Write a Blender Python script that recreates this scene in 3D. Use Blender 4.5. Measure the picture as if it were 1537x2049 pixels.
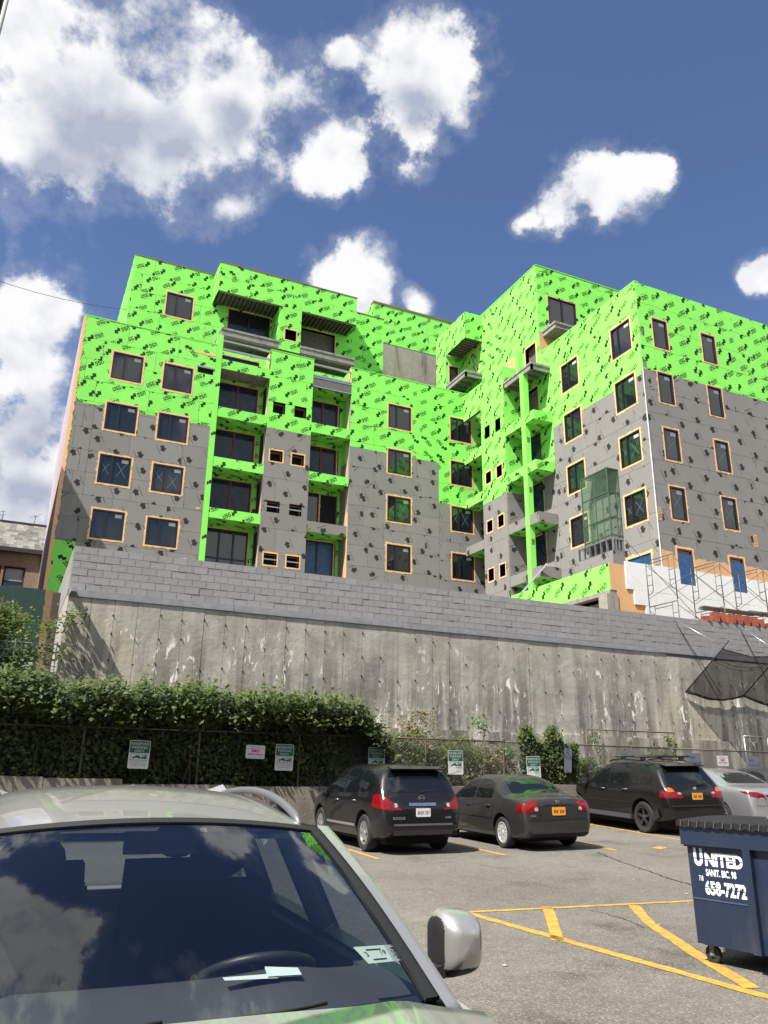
import bpy, bmesh, math, random
from mathutils import Vector, Matrix, noise as mnoise
from mathutils.bvhtree import BVHTree
random.seed(7)
for o in list(bpy.data.objects): bpy.data.objects.remove(o)
S = bpy.context.scene
C = S.collection
R = math.radians

# ------------------------------------------------------------------ camera
# rotation recovered from the three vanishing points of the building (camera x right, y down, z forward)
F_PX, CX, CY = 1601.0, 768.5, 1024.5
HCAM = 1.65
def _n(v): return Vector(v).normalized()
_up = _n((70, -4864, 1601)); _u = _n((3680, 580, 1601)); _u = (_u - _up*_u.dot(_up)).normalized(); _v = _up.cross(_u)
ROT = Matrix((_u, _v, _up))
CAM = Vector((0, 0, HCAM))
cam = bpy.data.cameras.new('camera'); cam_o = bpy.data.objects.new('camera', cam); C.objects.link(cam_o)
cam.sensor_fit = 'VERTICAL'; cam.sensor_height = 24.0; cam.lens = 24.0*F_PX/2049.0
cam.clip_start = 0.05; cam.clip_end = 3000
m3 = Matrix((ROT.col[0], -ROT.col[1], -ROT.col[2])).transposed()
cam_o.matrix_world = Matrix.Translation(CAM) @ m3.to_4x4()
S.camera = cam_o
def ray(px, py): return (ROT @ Vector((px-CX, py-CY, F_PX))).normalized()
def onY(px, py, Y): d = ray(px, py); return CAM + d*(Y/d.y)
def onX(px, py, X): d = ray(px, py); return CAM + d*(X/d.x)
def onZ(px, py, Z): d = ray(px, py); return CAM + d*((Z-HCAM)/d.z)

# ------------------------------------------------------------------ light, sky, exposure
SUN_DIR = _n((0.538, 0.222, -0.815))            # the way the light travels
S.render.engine = 'CYCLES'
S.view_settings.view_transform = 'Standard'; S.view_settings.look = 'None'
S.view_settings.exposure = 1.0; S.view_settings.gamma = 1.0; S.view_settings.use_curve_mapping = False
S.cycles.max_bounces = 6; S.cycles.diffuse_bounces = 3; S.cycles.glossy_bounces = 3; S.cycles.transparent_max_bounces = 12
S.cycles.caustics_reflective = False; S.cycles.caustics_refractive = False
sun = bpy.data.lights.new('sun', 'SUN'); sun.energy = 5.0; sun.angle = R(0.55); sun.color = (1.0, 0.955, 0.88)
sun_o = bpy.data.objects.new('sun', sun); C.objects.link(sun_o)
sun_o.rotation_euler = SUN_DIR.to_track_quat('-Z', 'Y').to_euler(); sun_o.location = (-20, -10, 40)
W = bpy.data.worlds.new('World'); S.world = W; W.use_nodes = True
def nd(nt, typ, **kw):
    n = nt.nodes.new(typ)
    for k, v in kw.items():
        if k.startswith('i_'): n.inputs[k[2:].replace('_', ' ')].default_value = v
        elif k.startswith('n_'): n.inputs[int(k[2:])].default_value = v
        else: setattr(n, k, v)
    return n
CLOUDS = [(40,40,165),(190,120,150),(110,250,135),(250,235,140),(380,205,115),(480,195,110),(575,190,62),(420,265,105),(310,330,85),(180,345,70),(40,250,110),
 (838,85,72),(842,155,100),(825,225,82),(815,272,55),(885,110,48),(690,105,26),(930,235,30),(640,312,72),(668,272,42),(615,350,46),(705,305,30),
 (508,392,52),(478,396,34),(534,386,30),(1220,352,72),(1268,335,44),(1180,388,60),(1115,428,46),(1058,452,32),(1300,318,26),
 (680,535,66),(735,570,52),(638,545,42),(835,612,30),(700,605,60),(35,612,62),(85,622,38),(25,730,115),(85,765,90),(60,860,115),(50,970,110),(212,632,30),(1530,535,30),(1490,556,18),(960,170,16),(20,1040,70)]
NZS = 9.0
THICK = [(190,265,150),(90,340,60),(330,290,75),(450,255,60),(845,215,70),(55,850,95),(40,980,100)]
def build_world():
    nt = W.node_tree; nt.nodes.clear(); L = nt.links
    out = nd(nt, 'ShaderNodeOutputWorld'); bg = nd(nt, 'ShaderNodeBackground'); bg.inputs[1].default_value = SKY_K
    sky = nd(nt, 'ShaderNodeTexSky'); sky.sky_type = 'NISHITA'; sky.sun_disc = False
    sky.sun_elevation = math.asin(-SUN_DIR.z); sky.sun_rotation = math.atan2(-SUN_DIR.x, -SUN_DIR.y)
    sky.altitude = 0; sky.air_density = 1.0; sky.dust_density = 0.9; sky.ozone_density = 4.0
    skt = nd(nt, 'ShaderNodeVectorMath', operation='MULTIPLY'); skt.inputs[1].default_value = (1.0, 1.0, 1.12); L.new(sky.outputs[0], skt.inputs[0])   # camera white balance
    tc = nd(nt, 'ShaderNodeTexCoord'); dirv = tc.outputs['Generated']
    # puffy cloud field: fractal noise pushed up around cloud centres (directions), same noise everywhere else
    nz = nd(nt, 'ShaderNodeTexNoise', noise_dimensions='3D'); nz.inputs['Scale'].default_value = NZS; nz.inputs['Detail'].default_value = 8; nz.inputs['Roughness'].default_value = 0.62
    L.new(dirv, nz.inputs['Vector'])
    nz2 = nd(nt, 'ShaderNodeTexNoise', noise_dimensions='3D'); nz2.inputs['Scale'].default_value = 2.3; nz2.inputs['Detail'].default_value = 1; nz2.inputs['Roughness'].default_value = 0.5
    L.new(dirv, nz2.inputs['Vector'])
    def field(blobs, sm):
        cur = None
        for (px, py, r) in blobs:
            c = ray(px, py); ang = r/1601.0*1.0*(0.86+0.14*abs(c.z))
            ds = nd(nt, 'ShaderNodeVectorMath', operation='DISTANCE'); ds.inputs[1].default_value = c; L.new(wv.outputs[0], ds.inputs[0])
            mr = nd(nt, 'ShaderNodeMath', operation='MULTIPLY_ADD'); mr.inputs[1].default_value = -1.0/ang; mr.inputs[2].default_value = 1.0   # 1 at the centre, 0 at the rim
            L.new(ds.outputs['Value'], mr.inputs[0])
            if cur is None: cur = mr.outputs[0]
            else:
                mx = nd(nt, 'ShaderNodeMath', operation='SMOOTH_MAX'); mx.inputs[2].default_value = sm
                L.new(cur, mx.inputs[0]); L.new(mr.outputs[0], mx.inputs[1]); cur = mx.outputs[0]
        return cur
    # bend the outline with a slow noise so that no cloud is round
    wn = nd(nt, 'ShaderNodeTexNoise', noise_dimensions='3D'); wn.inputs['Scale'].default_value = 10; wn.inputs['Detail'].default_value = 1; L.new(dirv, wn.inputs['Vector'])
    ws = nd(nt, 'ShaderNodeVectorMath', operation='MULTIPLY_ADD'); ws.inputs[1].default_value = (.055, .055, .055); L.new(wn.outputs['Color'], ws.inputs[0])
    of = nd(nt, 'ShaderNodeVectorMath', operation='ADD'); of.inputs[1].default_value = (-.0275, -.0275, -.0275); L.new(dirv, of.inputs[0]); L.new(of.outputs[0], ws.inputs[2]); wv = ws
    cur = field(CLOUDS, 0.6); thick = field(THICK, 0.5)
    # outside the part of the sky in view the cloud amount comes from the broad noise
    dv = nd(nt, 'ShaderNodeVectorMath', operation='DOT_PRODUCT'); dv.inputs[1].default_value = ray(768, 700); L.new(dirv, dv.inputs[0])
    inv = nd(nt, 'ShaderNodeMapRange', interpolation_type='SMOOTHSTEP'); inv.inputs[1].default_value = 0.835; inv.inputs[2].default_value = 0.74; inv.inputs[3].default_value = -3.0; inv.inputs[4].default_value = 0.0
    L.new(dv.outputs['Value'], inv.inputs[0])
    br = nd(nt, 'ShaderNodeMapRange'); br.inputs[1].default_value = 0.36; br.inputs[2].default_value = 0.57; br.inputs[3].default_value = -0.75; br.inputs[4].default_value = 0.55; br.clamp = False
    L.new(nz2.outputs[0], br.inputs[0])
    ad = nd(nt, 'ShaderNodeMath', operation='ADD'); L.new(br.outputs[0], ad.inputs[0]); L.new(inv.outputs[0], ad.inputs[1])
    mx = nd(nt, 'ShaderNodeMath', operation='MAXIMUM'); L.new(cur, mx.inputs[0]); L.new(ad.outputs[0], mx.inputs[1]); cur = mx.outputs[0]
    cl = nd(nt, 'ShaderNodeMath', operation='MINIMUM'); cl.inputs[1].default_value = 1.0; L.new(cur, cl.inputs[0])
    # coverage with ragged edges
    e = nd(nt, 'ShaderNodeMath', operation='MULTIPLY_ADD'); e.inputs[1].default_value = 4.4; e.inputs[2].default_value = -2.22; L.new(nz.outputs[0], e.inputs[0])
    d = nd(nt, 'ShaderNodeMath', operation='ADD'); L.new(cl.outputs[0], d.inputs[0]); L.new(e.outputs[0], d.inputs[1])
    cov = nd(nt, 'ShaderNodeMapRange', interpolation_type='SMOOTHSTEP'); cov.inputs[1].default_value = -0.10; cov.inputs[2].default_value = 0.62; L.new(d.outputs[0], cov.inputs[0])
    wd = nd(nt, 'ShaderNodeMapRange'); wd.inputs[1].default_value = .38; wd.inputs[2].default_value = .62; wd.inputs[3].default_value = .34; wd.inputs[4].default_value = 1.0; L.new(wn.outputs[0], wd.inputs[0]); L.new(wd.outputs[0], cov.inputs[2])
    wis = nd(nt, 'ShaderNodeMapRange', interpolation_type='SMOOTHSTEP'); wis.inputs[1].default_value = -0.45; wis.inputs[2].default_value = 0.15; wis.inputs[4].default_value = .13; L.new(d.outputs[0], wis.inputs[0])
    cmx = nd(nt, 'ShaderNodeMath', operation='MAXIMUM'); L.new(cov.outputs[0], cmx.inputs[0]); L.new(wis.outputs[0], cmx.inputs[1]); cov = cmx
    # shade: the same noise sampled a little towards the sun; thick cloud hearts greyer
    off = nd(nt, 'ShaderNodeVectorMath', operation='ADD'); off.inputs[1].default_value = (-SUN_DIR.x*0.022, -SUN_DIR.y*0.022, -SUN_DIR.z*0.022); L.new(dirv, off.inputs[0])
    nz3 = nd(nt, 'ShaderNodeTexNoise', noise_dimensions='3D'); nz3.inputs['Scale'].default_value = NZS; nz3.inputs['Detail'].default_value = 3; nz3.inputs['Roughness'].default_value = 0.5
    L.new(off.outputs[0], nz3.inputs['Vector'])
    df = nd(nt, 'ShaderNodeMath', operation='SUBTRACT'); L.new(nz3.outputs[0], df.inputs[0]); L.new(nz.outputs[0], df.inputs[1])
    th = nd(nt, 'ShaderNodeMath', operation='MULTIPLY_ADD'); th.inputs[1].default_value = 2.6; th.inputs[2].default_value = 0.05; L.new(df.outputs[0], th.inputs[0])
    tk = nd(nt, 'ShaderNodeMapRange', interpolation_type='SMOOTHSTEP'); tk.inputs[1].default_value = -.05; tk.inputs[2].default_value = 0.75; tk.inputs[4].default_value = 0.85; L.new(thick, tk.inputs[0])
    shd = nd(nt, 'ShaderNodeMath', operation='ADD', use_clamp=True); L.new(th.outputs[0], shd.inputs[0]); L.new(tk.outputs[0], shd.inputs[1])
    cc = nd(nt, 'ShaderNodeMix', data_type='RGBA'); cc.inputs[6].default_value = (0.49, 0.49, 0.495, 1); cc.inputs[7].default_value = (0.225, 0.25, 0.31, 1)
    L.new(shd.outputs[0], cc.inputs[0])
    ck = nd(nt, 'ShaderNodeVectorMath', operation='SCALE'); ck.inputs['Scale'].default_value = 1.0/SKY_K; L.new(cc.outputs[2], ck.inputs[0])
    mix = nd(nt, 'ShaderNodeMix', data_type='RGBA'); L.new(cov.outputs[0], mix.inputs[0]); L.new(skt.outputs[0], mix.inputs[6]); L.new(ck.outputs[0], mix.inputs[7])
    L.new(mix.outputs[2], bg.inputs[0]); L.new(bg.outputs[0], out.inputs[0])
SKY_K = 0.064
build_world()
W.cycles.sampling_method = 'MANUAL'; W.cycles.sample_map_resolution = 512

# ------------------------------------------------------------------ helpers: objects
def link(name, me, parent=None):
    o = bpy.data.objects.new(name, me); C.objects.link(o)
    if parent is not None: o.parent = parent
    return o
def tag(o, label=None, cat=None, group=None, kind=None):
    if label: o['label'] = label
    if cat: o['category'] = cat
    if group: o['group'] = group
    if kind: o['kind'] = kind
    return o
def thing(name, label, cat, loc=(0, 0, 0), group=None, rotm=None):
    o = bpy.data.objects.new(name, None); C.objects.link(o); o.empty_display_size = 0.3
    if rotm is not None: o.matrix_world = rotm
    else: o.location = loc
    return tag(o, label, cat, group)
class MB:
    def __init__(s): s.v = []; s.f = []; s.m = []
    def face(s, pts, m=0):
        b = len(s.v); s.v += [tuple(p) for p in pts]; s.f.append(tuple(range(b, b+len(pts)))); s.m.append(m)
    def box(s, a, b, m=0):
        (x0, y0, z0), (x1, y1, z1) = a, b; k = len(s.v)
        s.v += [(x0,y0,z0),(x1,y0,z0),(x1,y1,z0),(x0,y1,z0),(x0,y0,z1),(x1,y0,z1),(x1,y1,z1),(x0,y1,z1)]
        for q in ((0,3,2,1),(4,5,6,7),(0,1,5,4),(1,2,6,5),(2,3,7,6),(3,0,4,7)): s.f.append(tuple(k+i for i in q)); s.m.append(m)
    def hexa(s, p, m=0):
        k = len(s.v); s.v += [tuple(q) for q in p]
        for q in ((0,3,2,1),(4,5,6,7),(0,1,5,4),(1,2,6,5),(2,3,7,6),(3,0,4,7)): s.f.append(tuple(k+i for i in q)); s.m.append(m)
    def bar(s, a, b, w, h=None, up=(0, 0, 1), m=0):
        a = Vector(a); b = Vector(b); h = h or w; d = (b-a).normalized(); u = Vector(up)
        if abs(d.dot(u)) > 0.98: u = Vector((1, 0, 0))
        x = d.cross(u).normalized()*w/2; y = x.cross(d).normalized()*h/2
        s.hexa([a-x-y, a+x-y, a+x+y, a-x+y, b-x-y, b+x-y, b+x+y, b-x+y], m)
    def tube(s, pts, r, n=8, m=0, cap=True, closed=False):
        pts = [Vector(p) for p in pts]; k0 = len(s.v); N = len(pts)
        rr = r if isinstance(r, (list, tuple)) else [r]*N
        prev = None
        for i, p in enumerate(pts):
            if closed: d = pts[(i+1) % N]-pts[i-1]
            else: d = pts[min(i+1, N-1)]-pts[max(i-1, 0)]
            d.normalize()
            if prev is None:
                u = Vector((0, 0, 1)) if abs(d.z) < 0.9 else Vector((1, 0, 0))
                x = d.cross(u).normalized()
            else:
                x = (prev-d*prev.dot(d)).normalized()
            prev = x; y = d.cross(x)
            for j in range(n):
                a = 2*math.pi*j/n; q = p+(x*math.cos(a)+y*math.sin(a))*rr[i]; s.v.append(tuple(q))
        for i in range(N if closed else N-1):
            i2 = (i+1) % N
            for j in range(n):
                s.f.append((k0+i*n+j, k0+i*n+(j+1) % n, k0+i2*n+(j+1) % n, k0+i2*n+j)); s.m.append(m)
        if cap and not closed:
            s.f.append(tuple(k0+j for j in reversed(range(n)))); s.m.append(m)
            s.f.append(tuple(k0+(N-1)*n+j for j in range(n))); s.m.append(m)
    def prism(s, poly, fn, d0, d1, m=0):
        """poly: 2-D outline, fn(u,v,d)->point; solid between depths d0 and d1"""
        n = len(poly); k = len(s.v)
        s.v += [tuple(fn(u, v, d0)) for u, v in poly]+[tuple(fn(u, v, d1)) for u, v in poly]
        s.f.append(tuple(k+i for i in reversed(range(n)))); s.f.append(tuple(k+n+i for i in range(n))); s.m += [m, m]
        for i in range(n):
            j = (i+1) % n; s.f.append((k+i, k+j, k+n+j, k+n+i)); s.m.append(m)
    def lathe(s, prof, n=24, axis='x', cen=(0, 0, 0), m=0):
        k = len(s.v); c = Vector(cen)
        for (r, h) in prof:
            for j in range(n):
                a = 2*math.pi*j/n; p = (h, r*math.cos(a), r*math.sin(a)) if axis == 'x' else ((r*math.cos(a), r*math.sin(a), h) if axis == 'z' else (r*math.cos(a), h, r*math.sin(a)))
                s.v.append(tuple(c+Vector(p)))
        for i in range(len(prof)-1):
            for j in range(n):
                s.f.append((k+i*n+j, k+i*n+(j+1) % n, k+(i+1)*n+(j+1) % n, k+(i+1)*n+j)); s.m.append(m)
    def grid(s, fn, nu, nv, m=0, mf=None):
        k = len(s.v)
        for i in range(nu+1):
            for j in range(nv+1): s.v.append(tuple(fn(i/nu, j/nv)))
        for i in range(nu):
            for j in range(nv):
                s.f.append((k+i*(nv+1)+j, k+(i+1)*(nv+1)+j, k+(i+1)*(nv+1)+j+1, k+i*(nv+1)+j+1)); s.m.append(mf(i, j) if mf else m)
    def mesh(s, name, mats, smooth=False, org=None, fix=True):
        me = bpy.data.meshes.new(name)
        v = s.v if org is None else [(x-org[0], y-org[1], z-org[2]) for x, y, z in s.v]
        me.from_pydata(v, [], s.f)
        if not isinstance(mats, (list, tuple)): mats = [mats]
        for mt in mats: me.materials.append(mt)
        if len(mats) > 1: me.polygons.foreach_set('material_index', s.m)
        if fix:
            bm = bmesh.new(); bm.from_mesh(me); bmesh.ops.recalc_face_normals(bm, faces=bm.faces); bm.to_mesh(me); bm.free()
        if smooth is True: me.polygons.foreach_set('use_smooth', [True]*len(me.polygons))
        elif smooth:
            me.polygons.foreach_set('use_smooth', [True]*len(me.polygons)); me.set_sharp_from_angle(angle=R(smooth))
        me.update()
        return me
    def build(s, name, mats, parent=None, smooth=False, org=None, fix=True):
        if org is None and parent is not None:
            p = parent
            while p.parent is not None: p = p.parent
            org = tuple(p.location) if p.get('_world') else None
        return link(name, s.mesh(name, mats, smooth, org, fix), parent)

# ------------------------------------------------------------------ helpers: materials
MATS = {}
def mat(name, col, rough=0.6, metal=0.0, var=0.0, vscale=6.0, rnd=0.0, bump=0.0, bscale=40.0, spec=0.5, coat=0.0, coatr=0.05, emit=None, dirt=None, dscale=1.5, dstretch=(1, 1, 1), damt=0.6):
    if name in MATS: return MATS[name]
    m = bpy.data.materials.new(name); m.use_nodes = True; nt = m.node_tree; L = nt.links
    b = nt.nodes['Principled BSDF']; b.inputs['Roughness'].default_value = rough; b.inputs['Metallic'].default_value = metal
    b.inputs['Specular IOR Level'].default_value = spec; b.inputs['Coat Weight'].default_value = coat; b.inputs['Coat Roughness'].default_value = coatr
    c4 = (col[0], col[1], col[2], 1); b.inputs['Base Color'].default_value = c4
    src = None; tc = None
    if var or bump or dirt: tc = nd(nt, 'ShaderNodeTexCoord')
    if var:
        nz = nd(nt, 'ShaderNodeTexNoise'); nz.inputs['Scale'].default_value = vscale; nz.inputs['Detail'].default_value = 8; nz.inputs['Roughness'].default_value = 0.62
        L.new(tc.outputs['Object'], nz.inputs['Vector'])
        mr = nd(nt, 'ShaderNodeMapRange'); mr.inputs[1].default_value = 0.28; mr.inputs[2].default_value = 0.72; mr.inputs[3].default_value = 1-var; mr.inputs[4].default_value = 1+var
        L.new(nz.outputs[0], mr.inputs[0]); src = mr.outputs[0]
    if rnd:
        oi = nd(nt, 'ShaderNodeObjectInfo'); mr = nd(nt, 'ShaderNodeMapRange'); mr.inputs[3].default_value = 1-rnd; mr.inputs[4].default_value = 1+rnd
        L.new(oi.outputs['Random'], mr.inputs[0])
        if src is None: src = mr.outputs[0]
        else:
            mu = nd(nt, 'ShaderNodeMath', operation='MULTIPLY'); L.new(src, mu.inputs[0]); L.new(mr.outputs[0], mu.inputs[1]); src = mu.outputs[0]
    colout = None
    if src is not None:
        sc = nd(nt, 'ShaderNodeVectorMath', operation='SCALE'); sc.inputs[0].default_value = col; L.new(src, sc.inputs['Scale']); colout = sc.outputs[0]
    if dirt:
        mp = nd(nt, 'ShaderNodeMapping'); mp.inputs['Scale'].default_value = dstretch; L.new(tc.outputs['Object'], mp.inputs[0])
        nz = nd(nt, 'ShaderNodeTexNoise'); nz.inputs['Scale'].default_value = dscale; nz.inputs['Detail'].default_value = 8; nz.inputs['Roughness'].default_value = 0.66; L.new(mp.outputs[0], nz.inputs['Vector'])
        mr = nd(nt, 'ShaderNodeMapRange', interpolation_type='SMOOTHSTEP'); mr.inputs[1].default_value = 0.48; mr.inputs[2].default_value = 0.74; mr.inputs[4].default_value = damt; L.new(nz.outputs[0], mr.inputs[0])
        mx = nd(nt, 'ShaderNodeMix', data_type='RGBA'); mx.inputs[7].default_value = (*dirt, 1); L.new(mr.outputs[0], mx.inputs[0])
        if colout is not None: L.new(colout, mx.inputs[6])
        else: mx.inputs[6].default_value = c4
        colout = mx.outputs[2]
    if colout is not None: L.new(colout, b.inputs['Base Color'])
    if bump:
        nz = nd(nt, 'ShaderNodeTexNoise'); nz.inputs['Scale'].default_value = bscale; nz.inputs['Detail'].default_value = 6; L.new(tc.outputs['Object'], nz.inputs['Vector'])
        bp = nd(nt, 'ShaderNodeBump'); bp.inputs['Strength'].default_value = bump; bp.inputs['Distance'].default_value = 0.02; L.new(nz.outputs[0], bp.inputs['Height']); L.new(bp.outputs[0], b.inputs['Normal'])
    if emit: b.inputs['Emission Color'].default_value = (*emit[:3], 1); b.inputs['Emission Strength'].default_value = emit[3]
    MATS[name] = m
    return m
def textmesh(txt, size, bold=0.0, ax='CENTER', sp=1.0, ext=0.0):
    """text outline as plain mesh data in its own XY plane"""
    cu = bpy.data.curves.new('txt', 'FONT'); cu.body = txt; cu.size = size; cu.align_x = ax; cu.align_y = 'CENTER'; cu.space_character = sp; cu.offset = bold; cu.extrude = ext; cu.resolution_u = 3
    o = bpy.data.objects.new('txt', cu); C.objects.link(o)
    dg = bpy.context.evaluated_depsgraph_get(); me = bpy.data.meshes.new_from_object(o.evaluated_get(dg))
    vs = [tuple(v.co) for v in me.vertices]; fs = [tuple(p.vertices) for p in me.polygons]
    bpy.data.objects.remove(o); bpy.data.curves.remove(cu); bpy.data.meshes.remove(me)
    return vs, fs
def add_text(mb, txt, size, fn, m=0, **kw):
    vs, fs = textmesh(txt, size, **kw); k = len(mb.v)
    mb.v += [tuple(fn(x, y)) for x, y, z in vs]
    for f in fs: mb.f.append(tuple(k+i for i in f)); mb.m.append(m)
# ================================================================== THE BUILDING UNDER CONSTRUCTION
M_GREEN = mat('green_sheathing', (0.25, 0.79, 0.12), 0.75, var=0.06, vscale=0.9, rnd=0.05, spec=0.25)
M_GREY = mat('grey_sheathing', (0.232, 0.224, 0.212), 0.85, var=0.05, vscale=1.1, rnd=0.05, spec=0.2)
M_ORANGE = mat('orange_sealant', (0.78, 0.47, 0.22), 0.7, var=0.10, vscale=5)
M_INK = mat('dark_print', (0.016, 0.045, 0.012), 0.7, spec=0.2)
M_INK2 = mat('grey_print', (0.036, 0.034, 0.032), 0.8, spec=0.2)
M_PINK = mat('lavender_sheathing', (0.44, 0.36, 0.40), 0.85, var=0.08, vscale=1.5, dirt=(0.30, 0.26, 0.27), dscale=1.2, dstretch=(1, 1, 0.15), damt=0.5)
M_FRAME = mat('black_window_frame', (0.012, 0.012, 0.013), 0.4)
M_REDFR = mat('red_door_frame', (0.16, 0.02, 0.018), 0.5)
M_PANE = mat('window_pane', (0.012, 0.016, 0.020), 0.03, spec=0.9, var=0.15, vscale=0.7)
M_PANEB = mat('blue_film_pane', (0.010, 0.026, 0.050), 0.08, spec=0.35, var=0.6, vscale=3.5, bump=0.12, bscale=5)
M_BLUE = mat('blue_plastic_film', (0.018, 0.075, 0.20), 0.25, var=0.35, vscale=5, bump=0.8, bscale=7)
M_STICK = mat('window_sticker', (0.55, 0.57, 0.58), 0.6)
M_TEAL = mat('teal_marker', (0.12, 0.24, 0.27), 0.7)
M_CONC = mat('slab_concrete', (0.26, 0.245, 0.225), 0.9, var=0.25, vscale=4, bump=0.3, bscale=20, dirt=(0.08, 0.075, 0.07), dscale=2.2, damt=0.7)
M_CONC2 = mat('shaft_concrete', (0.30, 0.28, 0.235), 0.9, var=0.15, vscale=3, dirt=(0.09, 0.085, 0.07), dscale=1.4, dstretch=(1.6, 1.6, 0.22), damt=0.85, bump=0.3, bscale=12)
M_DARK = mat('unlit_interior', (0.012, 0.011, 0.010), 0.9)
M_STEEL = mat('galvanised_steel', (0.46, 0.47, 0.49), 0.38, metal=0.85, var=0.1)
M_DKSTEEL = mat('dark_steel', (0.15, 0.14, 0.13), 0.6, metal=0.3, var=0.3)
M_WHITE = mat('white_foam_board', (0.74, 0.74, 0.72), 0.8, var=0.04, vscale=2, dirt=(0.55, 0.53, 0.5), dscale=2.5, damt=0.35)
M_TAN = mat('orange_membrane', (0.62, 0.36, 0.17), 0.8, var=0.08, vscale=1.3)
M_CAP = mat('parapet_cap', (0.20, 0.13, 0.08), 0.7)
M_GLASSG = None
def bay_glass():
    m = bpy.data.materials.new('green_bay_glass'); m.use_nodes = True; nt = m.node_tree; nt.nodes.clear(); L = nt.links
    o = nd(nt, 'ShaderNodeOutputMaterial'); mx = nd(nt, 'ShaderNodeMixShader'); tr = nd(nt, 'ShaderNodeBsdfTransparent'); gl = nd(nt, 'ShaderNodeBsdfPrincipled')
    tr.inputs[0].default_value = (0.78, 0.88, 0.79, 1); gl.inputs['Base Color'].default_value = (0.16, 0.27, 0.18, 1); gl.inputs['Roughness'].default_value = 0.04; gl.inputs['Specular IOR Level'].default_value = 0.9
    mx.inputs[0].default_value = 0.24; L.new(tr.outputs[0], mx.inputs[1]); L.new(gl.outputs[0], mx.inputs[2]); L.new(mx.outputs[0], o.inputs[0]); return m
M_GLASSG = bay_glass()

bld = thing('apartment_building', 'seven storey building under construction sheathed in bright green and grey printed boards', 'building', (14, 41.3, 6.8)); bld['_world'] = 1

def FA(Y):  # wall facing the car park, u = X
    return lambda u, v, d: (u, Y-d, v)
def FB(X):  # wall facing left, u = -Y so that u grows to the right as seen
    return lambda u, v, d: (X-d, -u, v)
def FD(Z):  # underside, u = X, v = Y
    return lambda u, v, d: (u, v, Z-d)
def cut(rects, hole):
    out = []
    a, b, c, d = hole
    for (u0, u1, v0, v1) in rects:
        if b <= u0 or a >= u1 or d <= v0 or c >= v1: out.append((u0, u1, v0, v1)); continue
        if v0 < c: out.append((u0, u1, v0, c))
        if d < v1: out.append((u0, u1, d, v1))
        w0, w1 = max(v0, c), min(v1, d)
        if u0 < a: out.append((u0, a, w0, w1))
        if b < u1: out.append((b, u1, w0, w1))
    return [r for r in out if r[1]-r[0] > 0.004 and r[3]-r[2] > 0.004]
def clip(poly, r):
    for ax, lim, sg in ((0, r[0], 1), (0, r[1], -1), (1, r[2], 1), (1, r[3], -1)):
        res = []; n = len(poly)
        for i in range(n):
            p, q = poly[i], poly[(i+1) % n]; a = (p[ax]-lim)*sg; b = (q[ax]-lim)*sg
            if a >= 0: res.append(p)
            if (a >= 0) != (b >= 0):
                t = a/(a-b); res.append((p[0]+(q[0]-p[0])*t, p[1]+(q[1]-p[1])*t))
        poly = res
        if len(poly) < 3: return None
    return poly
def _rc(a, b, c, d): return [(a, b), (c, b), (c, d), (a, d)]
_U = [_rc(0, 0, .2, 1), _rc(.2, 0, .44, .2), _rc(.44, 0, .64, 1)]
_S = [_rc(0, 0, .62, .18), _rc(.42, .18, .62, .41), _rc(0, .41, .62, .59), _rc(0, .59, .2, .82), _rc(0, .82, .62, 1)]
_G = [_rc(0, 0, .2, 1), _rc(.2, 0, .62, .18), _rc(.2, .82, .62, 1), _rc(.42, .18, .62, .52), _rc(.3, .4, .42, .52)]
USG = []
for k, g in enumerate((_U, _S, _G)): USG += [[(x+.15*y+k*.76, y) for x, y in p] for p in g]
USG += [[(2.38, -.05), (2.98, -.3), (3.25, .55), (2.66, .85)], [(3.05, .2), (3.4, 1.28), (4.2, .95), (3.9, .12)]]
USG += [_rc(.1, -.42, 2.2, -.385)]
USG = [[((x-1.9)*.215, (y-.4)*.225) for x, y in p] for p in USG]
HAT = [[(-.10, -.17), (.10, -.17), (.115, .05), (-.115, .05)], [(-.20, .04), (.20, .04), (.02, .20)], _rc(.24, -.30, .262, .30)]
def marks(rects, full, green, rnd, flip):
    """printed marks of one sheet, cut where the sheet ends or an opening begins"""
    u0, u1, v0, v1 = full; res = []
    if green: ang, du, dv, src = (R(31), 1.50, 0.66, USG)
    else: ang, du, dv, src = (R(27), 1.26, 0.95, HAT)
    if flip: ang = -ang-R(18)
    if rnd.random() < 0.06: ang += R(rnd.choice((-75, 90)))
    ca, sa = math.cos(ang), math.sin(ang)
    pu, pv = rnd.uniform(0, du), rnd.uniform(0, dv)
    L = max(u1-u0, v1-v0); cu, cv = (u0+u1)/2, (v0+v1)/2
    nn = int(L/du)+2; nm = int(L/dv)+2
    for i in range(-nm, nm+1):
        for j in range(-nn, nn+1):
            a = j*du+(i % 2)*du*.5+pu; b = i*dv+pv
            x = cu+a*ca-b*sa; y = cv+a*sa+b*ca
            if x < u0-.5 or x > u1+.5 or y < v0-.5 or y > v1+.5: continue
            k = -1 if (i % 2) else 1
            for p in src:
                q = [(x+k*(px*ca-py*sa), y+k*(px*sa+py*ca)) for px, py in p]
                for r in rects:
                    w = clip(q, r)
                    if w: res.append(w)
    return res
NPANEL = [0]; EXTRA = {}
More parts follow.
